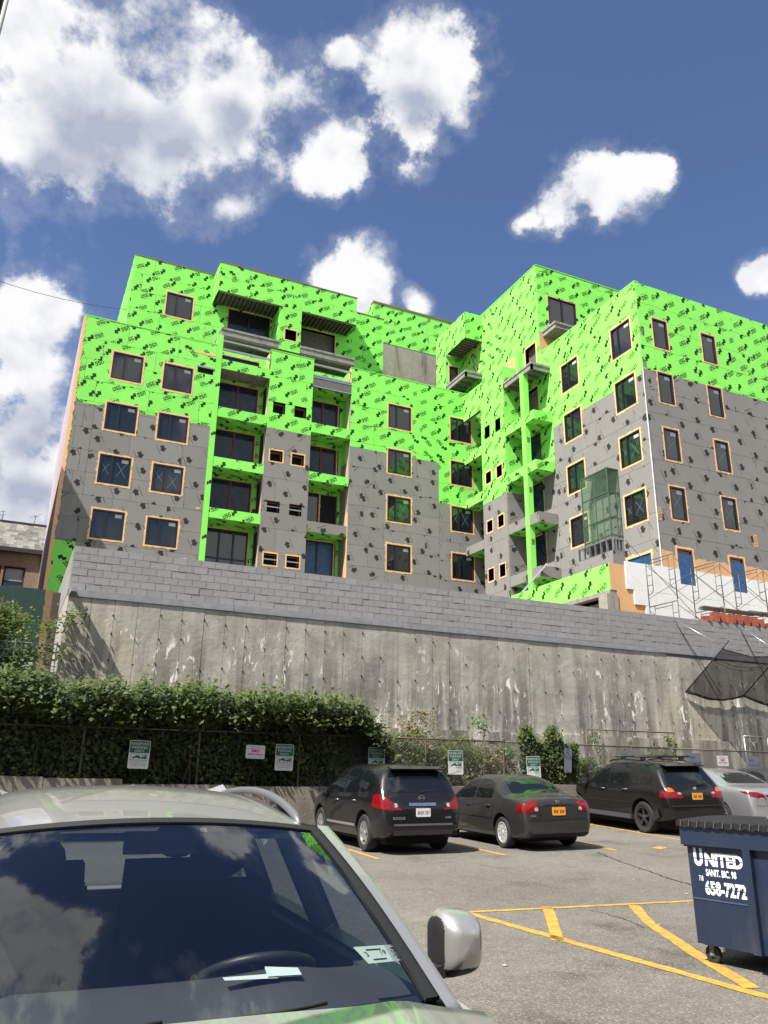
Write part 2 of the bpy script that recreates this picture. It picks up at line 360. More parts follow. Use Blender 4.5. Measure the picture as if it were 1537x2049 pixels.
def sheets(fn, u0, u1, v0, v1, color, holes=(), rh=1.22, ln=2.75, seed=1, flip=False, d0=0.0, base=None, prints=True):
    """a wall area clad with sheathing boards, each board its own object"""
    rnd = random.Random(seed)
    green = color == 'green'; mt = M_GREEN if green else M_GREY; ink = M_INK if green else M_INK2
    v = base if base is not None else v0; row = 0; J = 0.007
    while v < v1-0.02:
        va, vb = max(v, v0), min(v+rh, v1); v += rh
        if vb-va < 0.02: continue
        u = u0-rnd.uniform(0.2, ln*.9) if row else u0-rnd.uniform(0, ln*.5)
        row += 1
        while u < u1-0.02:
            ua, ub = max(u, u0), min(u+ln, u1); u += ln
            if ub-ua < 0.05: continue
            if u1-ub < 0.35: ub = u1; u = u1+1
            full = (ua+J, ub-J, va+J, vb-J); rs = [full]
            for h in holes: rs = cut(rs, h)
            if not rs: continue
            t = d0+0.016+rnd.uniform(0, 0.004); comps = []
            for r in rs:     # pieces of a board cut apart by an opening are separate boards
                hit = [c for c in comps if any(r[0] <= q[1]+.001 and r[1] >= q[0]-.001 and r[2] <= q[3]+.001 and r[3] >= q[2]-.001 for q in c)]
                new = [r]
                for c in hit: new += c; comps.remove(c)
                comps.append(new)
            allm = marks(rs, full, green, rnd, flip) if prints else []
            for cn_, rs in enumerate(comps):
              mb = MB()
              for r in rs: mb.hexa([fn(r[0], r[2], d0), fn(r[1], r[2], d0), fn(r[1], r[2], t), fn(r[0], r[2], t), fn(r[0], r[3], d0), fn(r[1], r[3], d0), fn(r[1], r[3], t), fn(r[0], r[3], t)], 0)
              for p in allm:
                mu_, mv_ = sum(q[0] for q in p)/len(p), sum(q[1] for q in p)/len(p)
                if any(r[0] <= mu_ <= r[1] and r[2] <= mv_ <= r[3] for r in rs): mb.face([fn(x, y, t+0.004) for x, y in p], 1)
              NPANEL[0] += 1
              if NPANEL[0] <= 300: mb.build('sheathing_board', [mt, ink], bld, fix=False)
              else:
                e = EXTRA.setdefault(green, MB()); k = len(e.v); e.v += mb.v; e.f += [tuple(i+k for i in f) for f in mb.f]; e.m += mb.m
def core(fn, u0, u1, v0, v1, holes=(), d0=-0.25, d1=-0.003, m=None, name='wall'):
    rs = [(u0, u1, v0, v1)]
    for h in holes: rs = cut(rs, h)
    mb = MB()
    for r in rs: mb.hexa([fn(r[0], r[2], d0), fn(r[1], r[2], d0), fn(r[1], r[2], d1), fn(r[0], r[2], d1), fn(r[0], r[3], d0), fn(r[1], r[3], d0), fn(r[1], r[3], d1), fn(r[0], r[3], d1)])
    return mb.build(name, m or M_GREY, bld)
def ring(mb, fn, o, i, d0, d1, m=0):
    (a, b, c, d), (e, f, g, h) = o, i
    for r in ((a, b, c, g), (a, b, h, d), (a, e, g, h), (f, b, g, h)):
        mb.hexa([fn(r[0], r[2], d0), fn(r[1], r[2], d0), fn(r[1], r[2], d1), fn(r[0], r[2], d1), fn(r[0], r[3], d0), fn(r[1], r[3], d0), fn(r[1], r[3], d1), fn(r[0], r[3], d1)], m)
def tape(parent, fn, r, w, seed, jag=0.03, m=None, d=0.026):
    """band of sealant round an opening with a ragged outer edge"""
    rnd = random.Random(seed); u0, u1, v0, v1 = r; mb = MB(); n = 14
    def edge(p, q, out):
        pr = None
        for i in range(n+1):
            t = i/n; x = p[0]+(q[0]-p[0])*t; y = p[1]+(q[1]-p[1])*t; k = w+rnd.uniform(-jag, jag)*(0.5 if rnd.random() < .7 else 1.6)
            cur = ((x, y), (x+out[0]*k, y+out[1]*k))
            if pr: mb.prism([pr[0], cur[0], cur[1], pr[1]], fn, 0.005, d)
            pr = cur
    edge((u0-w, v1), (u1+w, v1), (0, 1)); edge((u0-w, v0), (u1+w, v0), (0, -1)); edge((u0, v0), (u0, v1), (-1, 0)); edge((u1, v0), (u1, v1), (1, 0))
    return mb.build('sealant_border', m or M_ORANGE, parent)
WN = [0]
def window(fn, u0, u1, v0, v1, div=0.4, tp=0.09, xm=False, sticker=True, jag=0.035, film=None, frame=None, stick_side=1, pane=None):
    WN[0] += 1; sd = WN[0]; fw = 0.075
    mb = MB(); ring(mb, fn, (u0, u1, v0, v1), (u0+fw, u1-fw, v0+fw, v1-fw), -0.11, 0.022)
    um = u0+(u1-u0)*div if div else None
    if um: mb.hexa([fn(um-.045, v0+fw, -.09), fn(um+.045, v0+fw, -.09), fn(um+.045, v0+fw, .012), fn(um-.045, v0+fw, .012), fn(um-.045, v1-fw, -.09), fn(um+.045, v1-fw, -.09), fn(um+.045, v1-fw, .012), fn(um-.045, v1-fw, .012)])
    w = mb.build('window', frame or M_FRAME, bld)
    spans = [(u0+fw, um-.045), (um+.045, u1-fw)] if um else [(u0+fw, u1-fw)]
    for a, b in spans:
        p = MB(); p.prism(_rc(a, v0+fw, b, v1-fw), fn, -0.06, -0.045); p.build('pane', pane or M_PANE, w)
    if tp: tape(w, fn, (u0, u1, v0, v1), tp, sd, jag)
    if sticker:
        a, b = spans[-1]; p = MB(); c = b-.06 if stick_side > 0 else a+.42
        p.prism(_rc(c-.34, v1-fw-.24, c, v1-fw-.07), fn, -0.044, -0.040)
        s = p.build('sticker', M_STICK, w)
        q = MB()
        for k in range(3): q.prism(_rc(c-.30+.02*k, v1-fw-.12-.045*k, c-.05-.05*(k == 1), v1-fw-.095-.045*k), fn, -0.0395, -0.037)
        k = len(s.data.vertices)
    if xm:
        p = MB(); rnd = random.Random(sd)
        for a, b in spans:
            c = (a+b)/2+rnd.uniform(-.04, .04); h = (v0+v1)/2+rnd.uniform(-.1, .1); l = min((b-a)*.36, .24); k = rnd.uniform(1.1, 1.7)
            for s in (-1, 1): p.prism([(c-l*s-.009, h-l*k), (c-l*s+.009, h-l*k), (c+l*s+.009, h+l*k), (c+l*s-.009, h+l*k)], fn, -0.0435, -0.0415)
        p.build('marker_cross', M_TEAL, w)
    if film:
        p = MB(); p.prism(_rc(u0+.03, v0+.02, u1-.03, v1-film), fn, 0.0225, 0.03); p.build('plastic_film', M_BLUE, w)
    return (u0, u1, v0, v1)
def hole(fn, r, tp=True, depth=0.5, bars=False, m=None):
    """open square in the sheathing with the dark interior behind"""
    u0, u1, v0, v1 = r; WN[0] += 1; mb = MB()
    P = lambda u, v, d: fn(u, v, d)
    for q in (((u0, v0), (u1, v0)), ((u1, v0), (u1, v1)), ((u1, v1), (u0, v1)), ((u0, v1), (u0, v0))):
        mb.face([P(*q[0], 0.018), P(*q[1], 0.018), P(*q[1], -depth), P(*q[0], -depth)])
    mb.face([P(u0, v0, -depth), P(u1, v0, -depth), P(u1, v1, -depth), P(u0, v1, -depth)], 1)
    w = mb.build('wall_opening', [m or M_TAN, M_DARK], bld)
    if tp: tape(w, fn, r, 0.075, WN[0], 0.02)
    if bars:
        b = MB(); vm = (v0+v1)/2; b.prism(_rc(u0, vm-.03, u1, vm+.03), fn, -0.06, 0.0); b.build('stud', M_STEEL, w)
    return r
def door(fn, u0, u1, v0, v1, frame=None, pane=None, n=2, tp=True, d=0.0, rail=False):
    WN[0] += 1; mb = MB(); fw = 0.07; f2 = lambda u, v, e: fn(u, v, e+d)
    ring(mb, f2, (u0, u1, v0, v1), (u0+fw, u1-fw, v0+fw, v1-fw), -0.1, 0.03)
    w = (u1-u0)/n
    for i in range(1, n): mb.prism(_rc(u0+w*i-.05, v0+fw, u0+w*i+.05, v1-fw), f2, -0.08, 0.02)
    o = mb.build('balcony_door', frame or M_FRAME, bld)
    for i in range(n):
        a = u0+w*i+(.05 if i else fw); b = u0+w*(i+1)-(.05 if i < n-1 else fw)
        p = MB(); p.prism(_rc(a, v0+fw, b, v1-fw), f2, -0.05, -0.035); p.build('pane', pane or M_PANE, o)
        if rail:
            p = MB(); p.prism(_rc(a, v0+.55, b, v0+.63), f2, -0.034, 0.01); p.build('door_rail', M_FRAME, o)
    if tp: tape(o, f2, (u0, u1, v0, v1), 0.07, WN[0], 0.02, d=0.02)
    return (u0, u1, v0, v1)
def slab(x0, x1, y0, y1, z0, z1, m, name='balcony_slab', under=None):
    mb = MB(); mb.box((x0, y0, z0), (x1, y1, z1)); o = mb.build(name, m, bld)
    return o

# ---------------- left wing, plane Y = 41.3 (faces the car park)
YA = 41.3; A0 = FA(YA)
ZB = 6.0
left_w = []
for i, (za, zb) in enumerate(((21.74, 23.34), (18.75, 20.32), (15.76, 17.35), (12.81, 14.34))):
    left_w.append(window(A0, 2.60, 4.19, za, zb, xm=(i == 2)))
    left_w.append(window(A0, 5.32, 6.92, za-.02, zb-.05, xm=(i == 2)))
vent = (7.15, 8.05, 23.15, 23.55)
core(A0, 0.85, 8.14, ZB, 25.05, left_w+[vent])
sheets(A0, 0.85, 8.14, 20.0, 25.13, 'green', left_w+[vent], seed=3, base=18.95)
sheets(A0, 2.02, 8.14, 8.9, 20.0, 'grey', left_w, seed=4, base=8.9)
sheets(A0, 0.85, 2.02, 12.5, 20.0, 'grey', left_w, seed=5, base=10.1)
sheets(A0, 0.85, 2.02, 8.9, 12.5, 'green', left_w, seed=6, base=8.9, rh=3.6, flip=True)
mb = MB(); mb.prism(_rc(*[vent[i] for i in (0, 2, 1, 3)]), A0, -0.2, -0.15); mb.prism(_rc(7.1, 23.5, 8.1, 23.6), A0, 0.0, 0.05, 1); mb.build('wall_vent', [M_DARK, M_STEEL], bld)
mb = MB()
rr = random.Random(2); zs = [8.9+i*(16.2/60) for i in range(61)]
for i in range(60):
    a = 0.85+.17+rr.uniform(-.05, .05); b = 0.85+.17+rr.uniform(-.05, .05)
    mb.prism([(0.845, zs[i]), (a, zs[i]), (b, zs[i+1]), (0.845, zs[i+1])], A0, 0.005, 0.028)
mb.build('sealant_border', M_ORANGE, bld)
# small patches of sealant
for (a, b, c, d) in ((6.9, 8.1, 24.35, 24.5), (7.75, 8.0, 15.1, 15.2), (7.2, 7.9, 12.2, 12.3)):
    mb = MB(); rr = random.Random(int(a*100)); n = 8; up = [(a+(b-a)*i/n, d+rr.uniform(-.05, .05)) for i in range(n+1)]; lo = [(a+(b-a)*i/n, c+rr.uniform(-.05, .05)) for i in range(n+1)]
    for i in range(n): mb.prism([lo[i], lo[i+1], up[i+1], up[i]], A0, 0.01, 0.027)
    mb.build('sealant_patch', M_ORANGE, bld)
# lavender side wall, plane X = 0.85
B_L = FB(0.85)
for i in range(8):
    za, zb = 6.0+i*2.4, min(6.0+(i+1)*2.4, 25.13)
    for j in range(7):
        mb = MB(); r = (-62.3+3*j+.006, -62.3+3*(j+1)-.006, za+.006, zb-.006); mb.prism(_rc(r[0], r[2], r[1], r[3]), B_L, -0.05, 0.0); mb.build('side_board', M_PINK, bld)
# roof caps and the mass of the building behind the faces (keeps daylight out)
def mass(x0, x1, y0, y1, z0, z1, m=None, name='roof'):
    mb = MB(); mb.box((x0, y0, z0), (x1, y1, z1)); return mb.build(name, m or M_DKSTEEL, bld)
mass(1.15, 25.4, 43.0, 62, 6, 24.9)
mass(.9, 8.1, 41.56, 43.0, 24.6, 24.9); mass(11.4, 14.0, 41.56, 43.0, 24.6, 24.9); mass(16.6, 25.4, 41.56, 43.0, 24.6, 24.9)
mass(26.1, 48, 26.7, 62, 6, 25.1); mass(26.1, 46, 34.8, 62, 25.1, 31.3); mass(3.6, 19.7, 44.6, 58, 24.9, 31.3)
# ---------------- bay 1 and bay 2 (loggias) and the pier between
def loggia(x0, x1, floors, yb, top, sides):
    """floors: (z_bottom, z_top, colour) of each front fascia; back wall at yb"""
    Bk = FA(yb)
    core(Bk, x0, x1, ZB, top, d0=-0.35, d1=-.13)
    for k, (za, zb, col) in enumerate(floors):
        slab(x0, x1, YA+.03, yb, za+.03, zb-.03, M_CONC)
        if col: sheets(A0, x0, x1, za, zb, col, seed=40+k+int(x0), ln=9, rh=3)
bay1 = [(23.72, 24.33, 'green'), (20.70, 21.33, 'green'), (17.70, 18.29, 'green'), (14.74, 15.32, 'green')]
bay2 = [(23.85, 24.42, None), (20.85, 21.48, 'green'), (17.82, 18.38, 'green'), (14.74, 15.36, 'grey')]
YBK = YA+1.3
loggia(8.46, 11.38, bay1, YBK, 25.6, None); loggia(14.05, 16.55, bay2, YBK, 25.6, None)
def soffit(x0, x1, y0, y1, z, col, seed):
    fn = lambda u, v, d: (u, v, z-d)
    sheets(fn, x0, x1, y0, y1, col, seed=seed, ln=9, rh=4)
for k, (za, zb, col) in enumerate(bay1):
    if k: soffit(8.46, 11.38, YA+.05, YBK, za+.03, 'green', 60+k)
for k, (za, zb, col) in enumerate(bay2): soffit(14.05, 16.55, YA+.05, YBK, za+.03, 'green', 70+k)
# side cheeks of the loggias
for (x, sgn) in ((11.38, 1), (16.55, 1)):
    fn = (lambda X: (lambda u, v, d: (X-d, -u, v)))(x)
    core(fn, -YBK, -YA-.02, ZB, 25.6, m=M_TAN, d0=-.2, d1=-.002); 
    mb = MB(); mb.prism(_rc(-YBK, 19.5, -YA-.45, 25.6), fn, 0.0, 0.014); mb.build('cheek_board', M_GREEN, bld)
    mb = MB(); mb.prism(_rc(-YBK, ZB, -YA-.45, 19.48), fn, 0.0, 0.014); mb.build('cheek_board', M_GREY, bld)
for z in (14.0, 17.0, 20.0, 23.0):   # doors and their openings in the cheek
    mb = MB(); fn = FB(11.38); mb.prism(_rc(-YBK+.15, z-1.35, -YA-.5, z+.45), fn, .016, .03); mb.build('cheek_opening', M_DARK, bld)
Dk = FA(YBK)
for (x0, x1, da, db, fl) in ((8.46, 11.38, 8.62, 11.05, 0), (14.05, 16.55, 14.12, 16.35, .06)):
    hs_ = [(da, db, za+fl, zb+fl) for za, zb in ((21.36, 23.5), (18.32, 20.5), (15.36, 17.5), (12.3, 14.55))]+[(da, db, 24.4, 25.4)]
    sheets(Dk, x0, x1, 12.0, 25.6, 'green', hs_, seed=int(x0*7), d0=-.02, rh=3.0, ln=5, base=12.3)
for k, (za, zb) in enumerate(((21.36, 23.5), (18.32, 20.5), (15.36, 17.5), (12.3, 14.55))):
    if k < 3: door(Dk, 8.62, 11.05, za, zb, frame=M_REDFR, pane=M_PANEB)
    else: door(Dk, 8.62, 11.05, za, zb, n=3, rail=True)
    if k < 2 or k == 3: door(Dk, 14.2, 16.2, za+.06, zb+.06, frame=M_REDFR if k < 2 else M_FRAME, pane=M_PANEB if k != 3 else M_BLUE)
    else:
        door(Dk, 14.12, 15.2, za+.06, zb+.06, n=1); hole(Dk, (15.25, 16.35, za+.06, zb+.06), tp=False, depth=.12)
door(Dk, 8.7, 11.0, 24.45, 25.3, pane=M_PANE, n=1); door(Dk, 14.2, 15.6, 24.6, 25.3, n=1)
# post of bay 1
mb = MB(); mb.box((8.14, YA-.03, ZB), (8.46, YA+.3, 25.85)); mb.build('post', M_GREEN, bld)
for k, z in enumerate((22.6, 19.6, 16.7, 13.6)):
    mb = MB()
    for p in USG[-3:-1]: mb.face([A0(8.2+(x-.1)*.7, z+y*.9, .035) for x, y in p])
    mb.build('post_print', M_INK, bld)
# bare framing above the top fascias
for (x0, x1, zs) in ((8.46, 11.38, (24.98, 25.52)), (14.05, 16.55, (24.62, 25.35))):
    for z in zs:
        mb = MB(); mb.box((x0, YA-.02, z-.045), (x1, YA+.12, z+.045)); mb.build('steel_track', M_STEEL, bld)
mb = MB(); mb.box((14.06, YA-.01, 23.9), (16.54, YA+.12, 24.45), 0); mb.box((14.06, YA-.03, 24.45), (16.54, YA+.1, 24.52), 1); mb.box((14.06, YA-.03, 23.84), (16.54, YA+.1, 23.9), 1); mb.build('steel_edge_beam', [M_DKSTEEL, M_STEEL], bld)
# pier with small square openings
ph = []
for k, (za, zb) in enumerate(((21.6, 22.32), (18.6, 19.26), (15.53, 16.2), (12.5, 13.16))):
    for (a, b) in ((11.66, 12.41), (12.97, 13.71)): ph.append(hole(A0, (a, b, za, zb), tp=(k in (1, 3)), bars=(k >= 2)))
core(A0, 11.38, 14.05, ZB, 25.55, ph)
sheets(A0, 11.36, 14.06, 20.6, 25.62, 'green', ph, seed=11, base=20.6, ln=5, rh=1.68); sheets(A0, 11.36, 14.06, 8.9, 20.6, 'grey', ph, seed=12, base=8.6, ln=5, rh=1.5)
mb = MB(); mb.box((11.335, YA-.022, 8.9), (11.36, YA+.04, 19.7)); mb.build('corner_bead', M_STEEL, bld)
mb = MB(); mb.box((16.5, YA-.024, 12.2), (16.55, YA+.06, 16.2)); mb.box((16.5, YA-.024, 24.55), (16.55, YA+.3, 25.6)); mb.build('corner_strip', M_ORANGE, bld)
# right part of the same wall
rw = []
for k, (za, zb) in enumerate(((22.18, 23.78), (19.15, 20.74), (16.08, 17.69), (13.05, 14.65))):
    rw.append(window(A0, 19.08, 20.65, za, zb, div=.36, xm=(k == 2))); rw.append(window(A0, 23.49, 25.02, za, zb, div=.36, xm=(k == 2)))
core(A0, 16.55, 25.8, ZB, 25.6, rw)
sheets(A0, 16.55, 25.8, 20.4, 25.65, 'green', rw, seed=21, base=19.55); sheets(A0, 16.55, 22.6, 8.9, 20.4, 'grey', rw, seed=22, base=8.2)
sheets(A0, 22.6, 25.8, 17.75, 20.4, 'green', rw, seed=23, base=17.75, rh=1.325); sheets(A0, 22.6, 25.8, 8.9, 17.75, 'grey', rw, seed=24, base=8.0)
# ---------------- set-back upper storeys, plane Y = 44.3
YT = 44.3; A1 = FA(YT)
tw = [window(A1, 5.40, 7.0, 28.1, 29.7, div=.38)]
tw += [door(A1, 9.25, 11.95, 27.2, 29.55), hole(A1, (14.1, 16.45, 27.2, 29.5), tp=True, depth=1.2)]
core(A1, 3.28, 20.0, 24.5, 31.6, tw)
sheets(A1, 3.28, 20.0, 24.9, 31.7, 'green', tw, seed=31, base=24.4)
sheets(FB(3.28), -58, -YT, 24.9, 31.7, 'green', (), seed=32, ln=5.5)
core(FB(3.28), -58, -YT-.25, 24.9, 31.6)
# overhang box, its soffit, the pillar and the bare balcony slabs
YO = 42.58; AO = FA(YO)
sheets(AO, 8.17, 17.27, 29.6, 31.6, 'green', (), seed=33, base=29.6, rh=1.0)
core(AO, 8.19, 17.25, 29.6, 31.6, d0=-.2)
sheets(FB(8.17), -YT, -YO, 29.6, 31.6, 'green', (), seed=34, ln=5, rh=2.2)
mass(8.2, 17.25, YO+.2, YT, 31.3, 31.55)
mb = MB(); mb.box((17.2, YO+.05, 29.62), (17.26, YT, 31.5)); mb.build('overhang_end', M_GREEN, bld)
for i in range(34):
    x = 8.3+i*.268; mb = MB(); mb.prism([(x, 29.64), (x+.08, 29.72), (x+.16, 29.72), (x+.2, 29.64), (x+.2, 29.78), (x, 29.78)], lambda u, v, d: (u, YO+.2+d, v), 0, YT-YO-.2); mb.build('deck_rib', M_DKSTEEL, bld)
bx = [hole(AO, (12.5, 13.23, 27.33, 28.05), tp=True)]
core(AO, 12.1, 13.52, 26.55, 29.6, bx, d0=-1.7); sheets(AO, 12.09, 13.53, 26.55, 29.6, 'green', bx, seed=35, ln=4, rh=4)
sheets(FB(12.1), -YT, -YO-.02, 26.55, 29.6, 'green', (), seed=36, ln=4, rh=4)
mb = MB(); mb.box((12.2, YO+.1, 25.7), (13.5, YT, 26.54)); mb.build('membrane_strip', M_TAN, bld)
for (x0, x1) in ((8.58, 12.17), (13.56, 17.2)):
    mb = MB(); mb.box((x0, YO-.02, 26.62), (x1, YT, 26.98)); mb.box((x0-.03, YO-.06, 26.98), (x1+.03, YT, 27.12)); mb.box((x0+.02, YO+.02, 26.52), (x1-.02, YO+.2, 26.62)); mb.build('balcony_slab', M_CONC, bld)
mb = MB(); mb.box((3.26, YT-.04, 31.7), (20.04, YT+.3, 31.76)); mb.build('parapet_cap', M_CAP, bld)
mb = MB(); mb.box((8.12, YO-.04, 31.6), (17.3, YT-.05, 31.66)); mb.build('parapet_cap', M_CAP, bld)
for (x0, x1, z) in ((.83, 8.16, 25.13), (16.5, 25.8, 25.66), (11.34, 14.08, 25.62)):
    mb = MB(); mb.box((x0, YA-.03, z), (x1, YA+.28, z+.05)); mb.build('parapet_cap', M_GREEN, bld)
# stair bulkhead behind
YP = 47.0; AP = FA(YP)
core(AP, 20.4, 27.5, 24, 31.62, m=M_CONC2, d1=0.0, name='concrete_wall'); core(AP, 20.4, 27.5, 31.62, 34.7)
sheets(AP, 20.4, 27.5, 31.62, 34.76, 'green', (), seed=37, base=31.62, rh=1.6); sheets(FB(20.4), -52, -YP, 30.0, 34.76, 'green', (), seed=38, rh=2.4, ln=3)
mass(20.7, 27.5, 47.3, 52, 24, 34.4)
mb = MB(); mb.box((20.35, YP-.06, 34.76), (27.6, YP+.4, 34.9)); mb.build('parapet_cap', M_CAP, bld)

# ---------------- the wall that faces left, plane X = 25.8
XB = 25.8; B0 = FB(XB)
bw = []
for k, (za, zb) in enumerate(((22.05, 23.72), (19.05, 20.68), (16.05, 17.62), (13.1, 14.66))):
    bw.append(window(B0, -32.62, -31.2, za, zb, div=.42 if k != 3 else .0, stick_side=1 if k in (0, 3) else -1, sticker=(k in (0, 3))))
for k, (za, zb) in enumerate(((22.05, 23.76), (19.05, 20.70), (16.07, 17.66), (13.1, 14.62))):
    bw.append(window(B0, -28.42, -27.0, za, zb, div=.33, xm=(k >= 2), sticker=(k < 3)))
bw.append(window(B0, -28.55, -27.0, 10.1, 11.5, div=0, sticker=False, film=0.1, tp=.12, jag=.05))
core(B0, -33.65, -26.4, ZB, 25.5, bw)
sheets(B0, -33.65, -26.4, 20.36, 25.55, 'green', bw, seed=51, base=19.1, flip=False); sheets(B0, -33.65, -26.4, 8.9, 20.36, 'grey', bw, seed=52, base=8.4)
# back wall of the protruding balconies
bd = []
for k, (za, zb) in enumerate(((24.6, 26.5), (21.34, 23.6), (18.3, 20.6), (15.3, 17.6), (12.3, 14.5))):
    f = B0
    if k == 0: bd.append(hole(f, (-35.95, -34.9, 24.9, 26.5), depth=1.0)); continue
    bd.append(hole(f, (-38.3, -36.85, za, zb), depth=1.0)) if k < 2 else bd.append(door(f, -38.3, -36.9, za, zb, pane=M_PANEB if k < 4 else M_PANE, n=1))
    bd.append(hole(f, (-36.1, -34.9, za, zb), depth=1.0)) if k < 2 else bd.append(door(f, -36.15, -34.85, za, zb, pane=M_PANEB, n=1))
core(B0, -41.3, -33.65, ZB, 25.5, bd); core(B0, -41.3, -34.52, 25.5, 31.6, bd)
sheets(B0, -38.5, -33.65, 18.0, 25.55, 'green', bd, seed=53, base=17.5); sheets(B0, -38.5, -33.65, 8.9, 18.0, 'grey', bd, seed=54, base=8.4)
mb = MB(); mb.prism(_rc(-38.05, 25.57, -36.7, 26.6), B0, 0.021, 0.03); mb.build('membrane_patch', M_TAN, bld)
for a_, b_ in (((XB-.35, 36.3, 24.3), (XB-.02, 36.68, 26.5)), ((XB-.3, 38.12, 24.4), (XB-.02, 38.45, 26.3))):
    mb = MB(); mb.box(a_, b_); mb.build('post', M_GREEN, bld)
sheets(B0, -45, -34.5, 25.55, 31.66, 'green', bd, seed=55, base=23.4, rh=2.05, ln=4.2)
core(B0, -47, -41.3, 25.0, 31.6)
# pier facing left, plane X = 24.5
XPR = 24.5; B1 = FB(XPR)
bh = []
for k, (za, zb) in enumerate(((21.38, 22.2), (18.45, 19.16), (15.38, 16.07), (12.42, 13.14))):
    for (a, b) in ((-38.77, -38.18), (-37.56, -36.98)): bh.append(hole(B1, (a, b, za, zb), tp=(k > 0), m=M_TAN))
core(B1, -39.16, -36.57, ZB, 25.4, bh, d0=-.6); sheets(B1, -39.16, -36.57, 17.25, 25.42, 'green', bh, seed=56, base=16.5, ln=5, rh=1.5); sheets(B1, -39.16, -36.57, 8.9, 17.25, 'grey', bh, seed=57, base=8.6, ln=5, rh=1.5)
mb = MB(); mb.box((XPR+.6, 36.6, ZB), (XB-.02, 39.13, 25.4)); mb.build('pier_core', M_GREY, bld)
sheets(FA(36.57), XPR+.02, XB-.02, 17.25, 25.42, 'green', (), seed=58, ln=4, rh=4); sheets(FA(36.57), XPR+.02, XB-.02, 8.9, 17.25, 'grey', (), seed=59, ln=4, rh=4)
# top of the pier runs on to the far wall
sheets(B1, -41.28, -39.16, 23.6, 25.42, 'green', (), seed=61, ln=4, rh=2.0); core(B1, -41.28, -39.16, 23.6, 25.4, d0=-.2)
def bslab(y0, y1, za, zb, col, seed, x0=XPR, x1=XB-.025, under=True, side=True):
    slab(x0+.02, x1, y0+.02, y1-.02, za+.03, zb-.02, M_CONC)
    if col:
        sheets(FB(x0+.02), -y1, -y0-.02, za, zb, col, seed=seed, ln=9, rh=3)
        if side: sheets(FA(y0+.02), x0+.02, x1, za, zb, col, seed=seed+1, ln=9, rh=3)
    if under: sheets(lambda u, v, d: (u, v, za+.03-d), x0+.02, x1, y0+.02, y1-.02, 'green', seed=seed+2, ln=9, rh=9)
for k, (za, zb, col) in enumerate(((20.72, 21.28, 'green'), (17.70, 18.28, 'green'), (14.68, 15.27, 'grey'), (11.66, 12.27, 'grey'))): bslab(33.65, 36.57, za, zb, col, 80+4*k)
for k, (za, zb, col) in enumerate(((20.58, 21.17, 'green'), (17.6, 18.19, 'green'), (14.55, 15.1, 'grey'))): bslab(39.16, 41.28, za, zb, col, 100+4*k, side=False)
def bare_slab(x0, x1, y0, y1, z, ribs='x'):
    mb = MB(); mb.box((x0-.04, y0-.04, z-.14), (x1, y1, z)); mb.box((x0, y0, z-.42), (x1, y0+.12, z-.14)); mb.box((x0, y0, z-.42), (x0+.12, y1, z-.14)); mb.box((x0, y1-.12, z-.42), (x1, y1, z-.14)); mb.build('balcony_slab', M_CONC, bld)
    mb = MB(); n = int((y1-y0)/.55)
    for i in range(1, n): yy = y0+(y1-y0)*i/n; mb.box((x0+.12, yy-.035, z-.3), (x1, yy+.035, z-.14))
    mb.build('balcony_joists', M_STEEL, bld)
bare_slab(XPR, XB-.02, 33.65, 36.57, 24.27)
mb = MB(); mb.box((XPR-.005, 34.5, 9), (XPR+.33, 34.87, 24.0)); mb.build('post', M_GREEN, bld)
for k, z in enumerate((19.9, 16.9, 13.9, 10.9)):
    mb = MB()
    for p in USG[:13]: mb.face([(XPR+.165+y*.8, 34.494, z+x*.7) for x, y in p])
    mb.build('post_print', M_INK, bld)
# overhang box on the left-facing wall
Y0, Y1, YF = 40.85, 43.6, 44.92
sheets(FB(XPR), -YF, -Y0, 29.65, 31.64, 'green', (), seed=121, ln=5, rh=2.2); sheets(FA(Y0), XPR+.02, XB, 29.65, 31.64, 'green', (), seed=122, ln=5, rh=2.2)
sh = [hole(FB(XPR), (-44.72, -44.25, 26.1, 27.2))]
core(FB(XPR), -YF, -Y1, 25.3, 29.65, sh, d0=-.5); sheets(FB(XPR), -YF, -Y1, 25.3, 29.65, 'green', sh, seed=123, ln=5, rh=5); sheets(FA(Y1), XPR+.02, XB, 25.3, 29.65, 'green', (), seed=124, ln=5, rh=5)
mass(XPR+.03, XB, Y0+.03, YF, 31.3, 31.6)
for i in range(9):
    y = Y0+.1+i*.3; mb = MB(); mb.box((XPR+.1, y, 29.68), (XB-.02, y+.12, 29.8)); mb.build('deck_rib', M_DKSTEEL, bld)
mb = MB(); mb.box((XPR+.03, Y0+.03, 29.8), (XB, Y1, 29.9)); mb.build('deck_soffit', M_DKSTEEL, bld)
bare_slab(XPR, XB-.02, 40.93, 43.6, 27.27)
hole(FB(XB-.03), (-42.9, -41.3, 27.3, 29.3), depth=.03); hole(FA(Y1-.05), (XPR+.25, XB-.35, 27.3, 28.9), depth=.03)
mb = MB(); mb.bar((XB-.3, 41.0, 27.3), (XB-.1, 42.2, 29.2), .05); mb.build('brace', M_STEEL, bld)
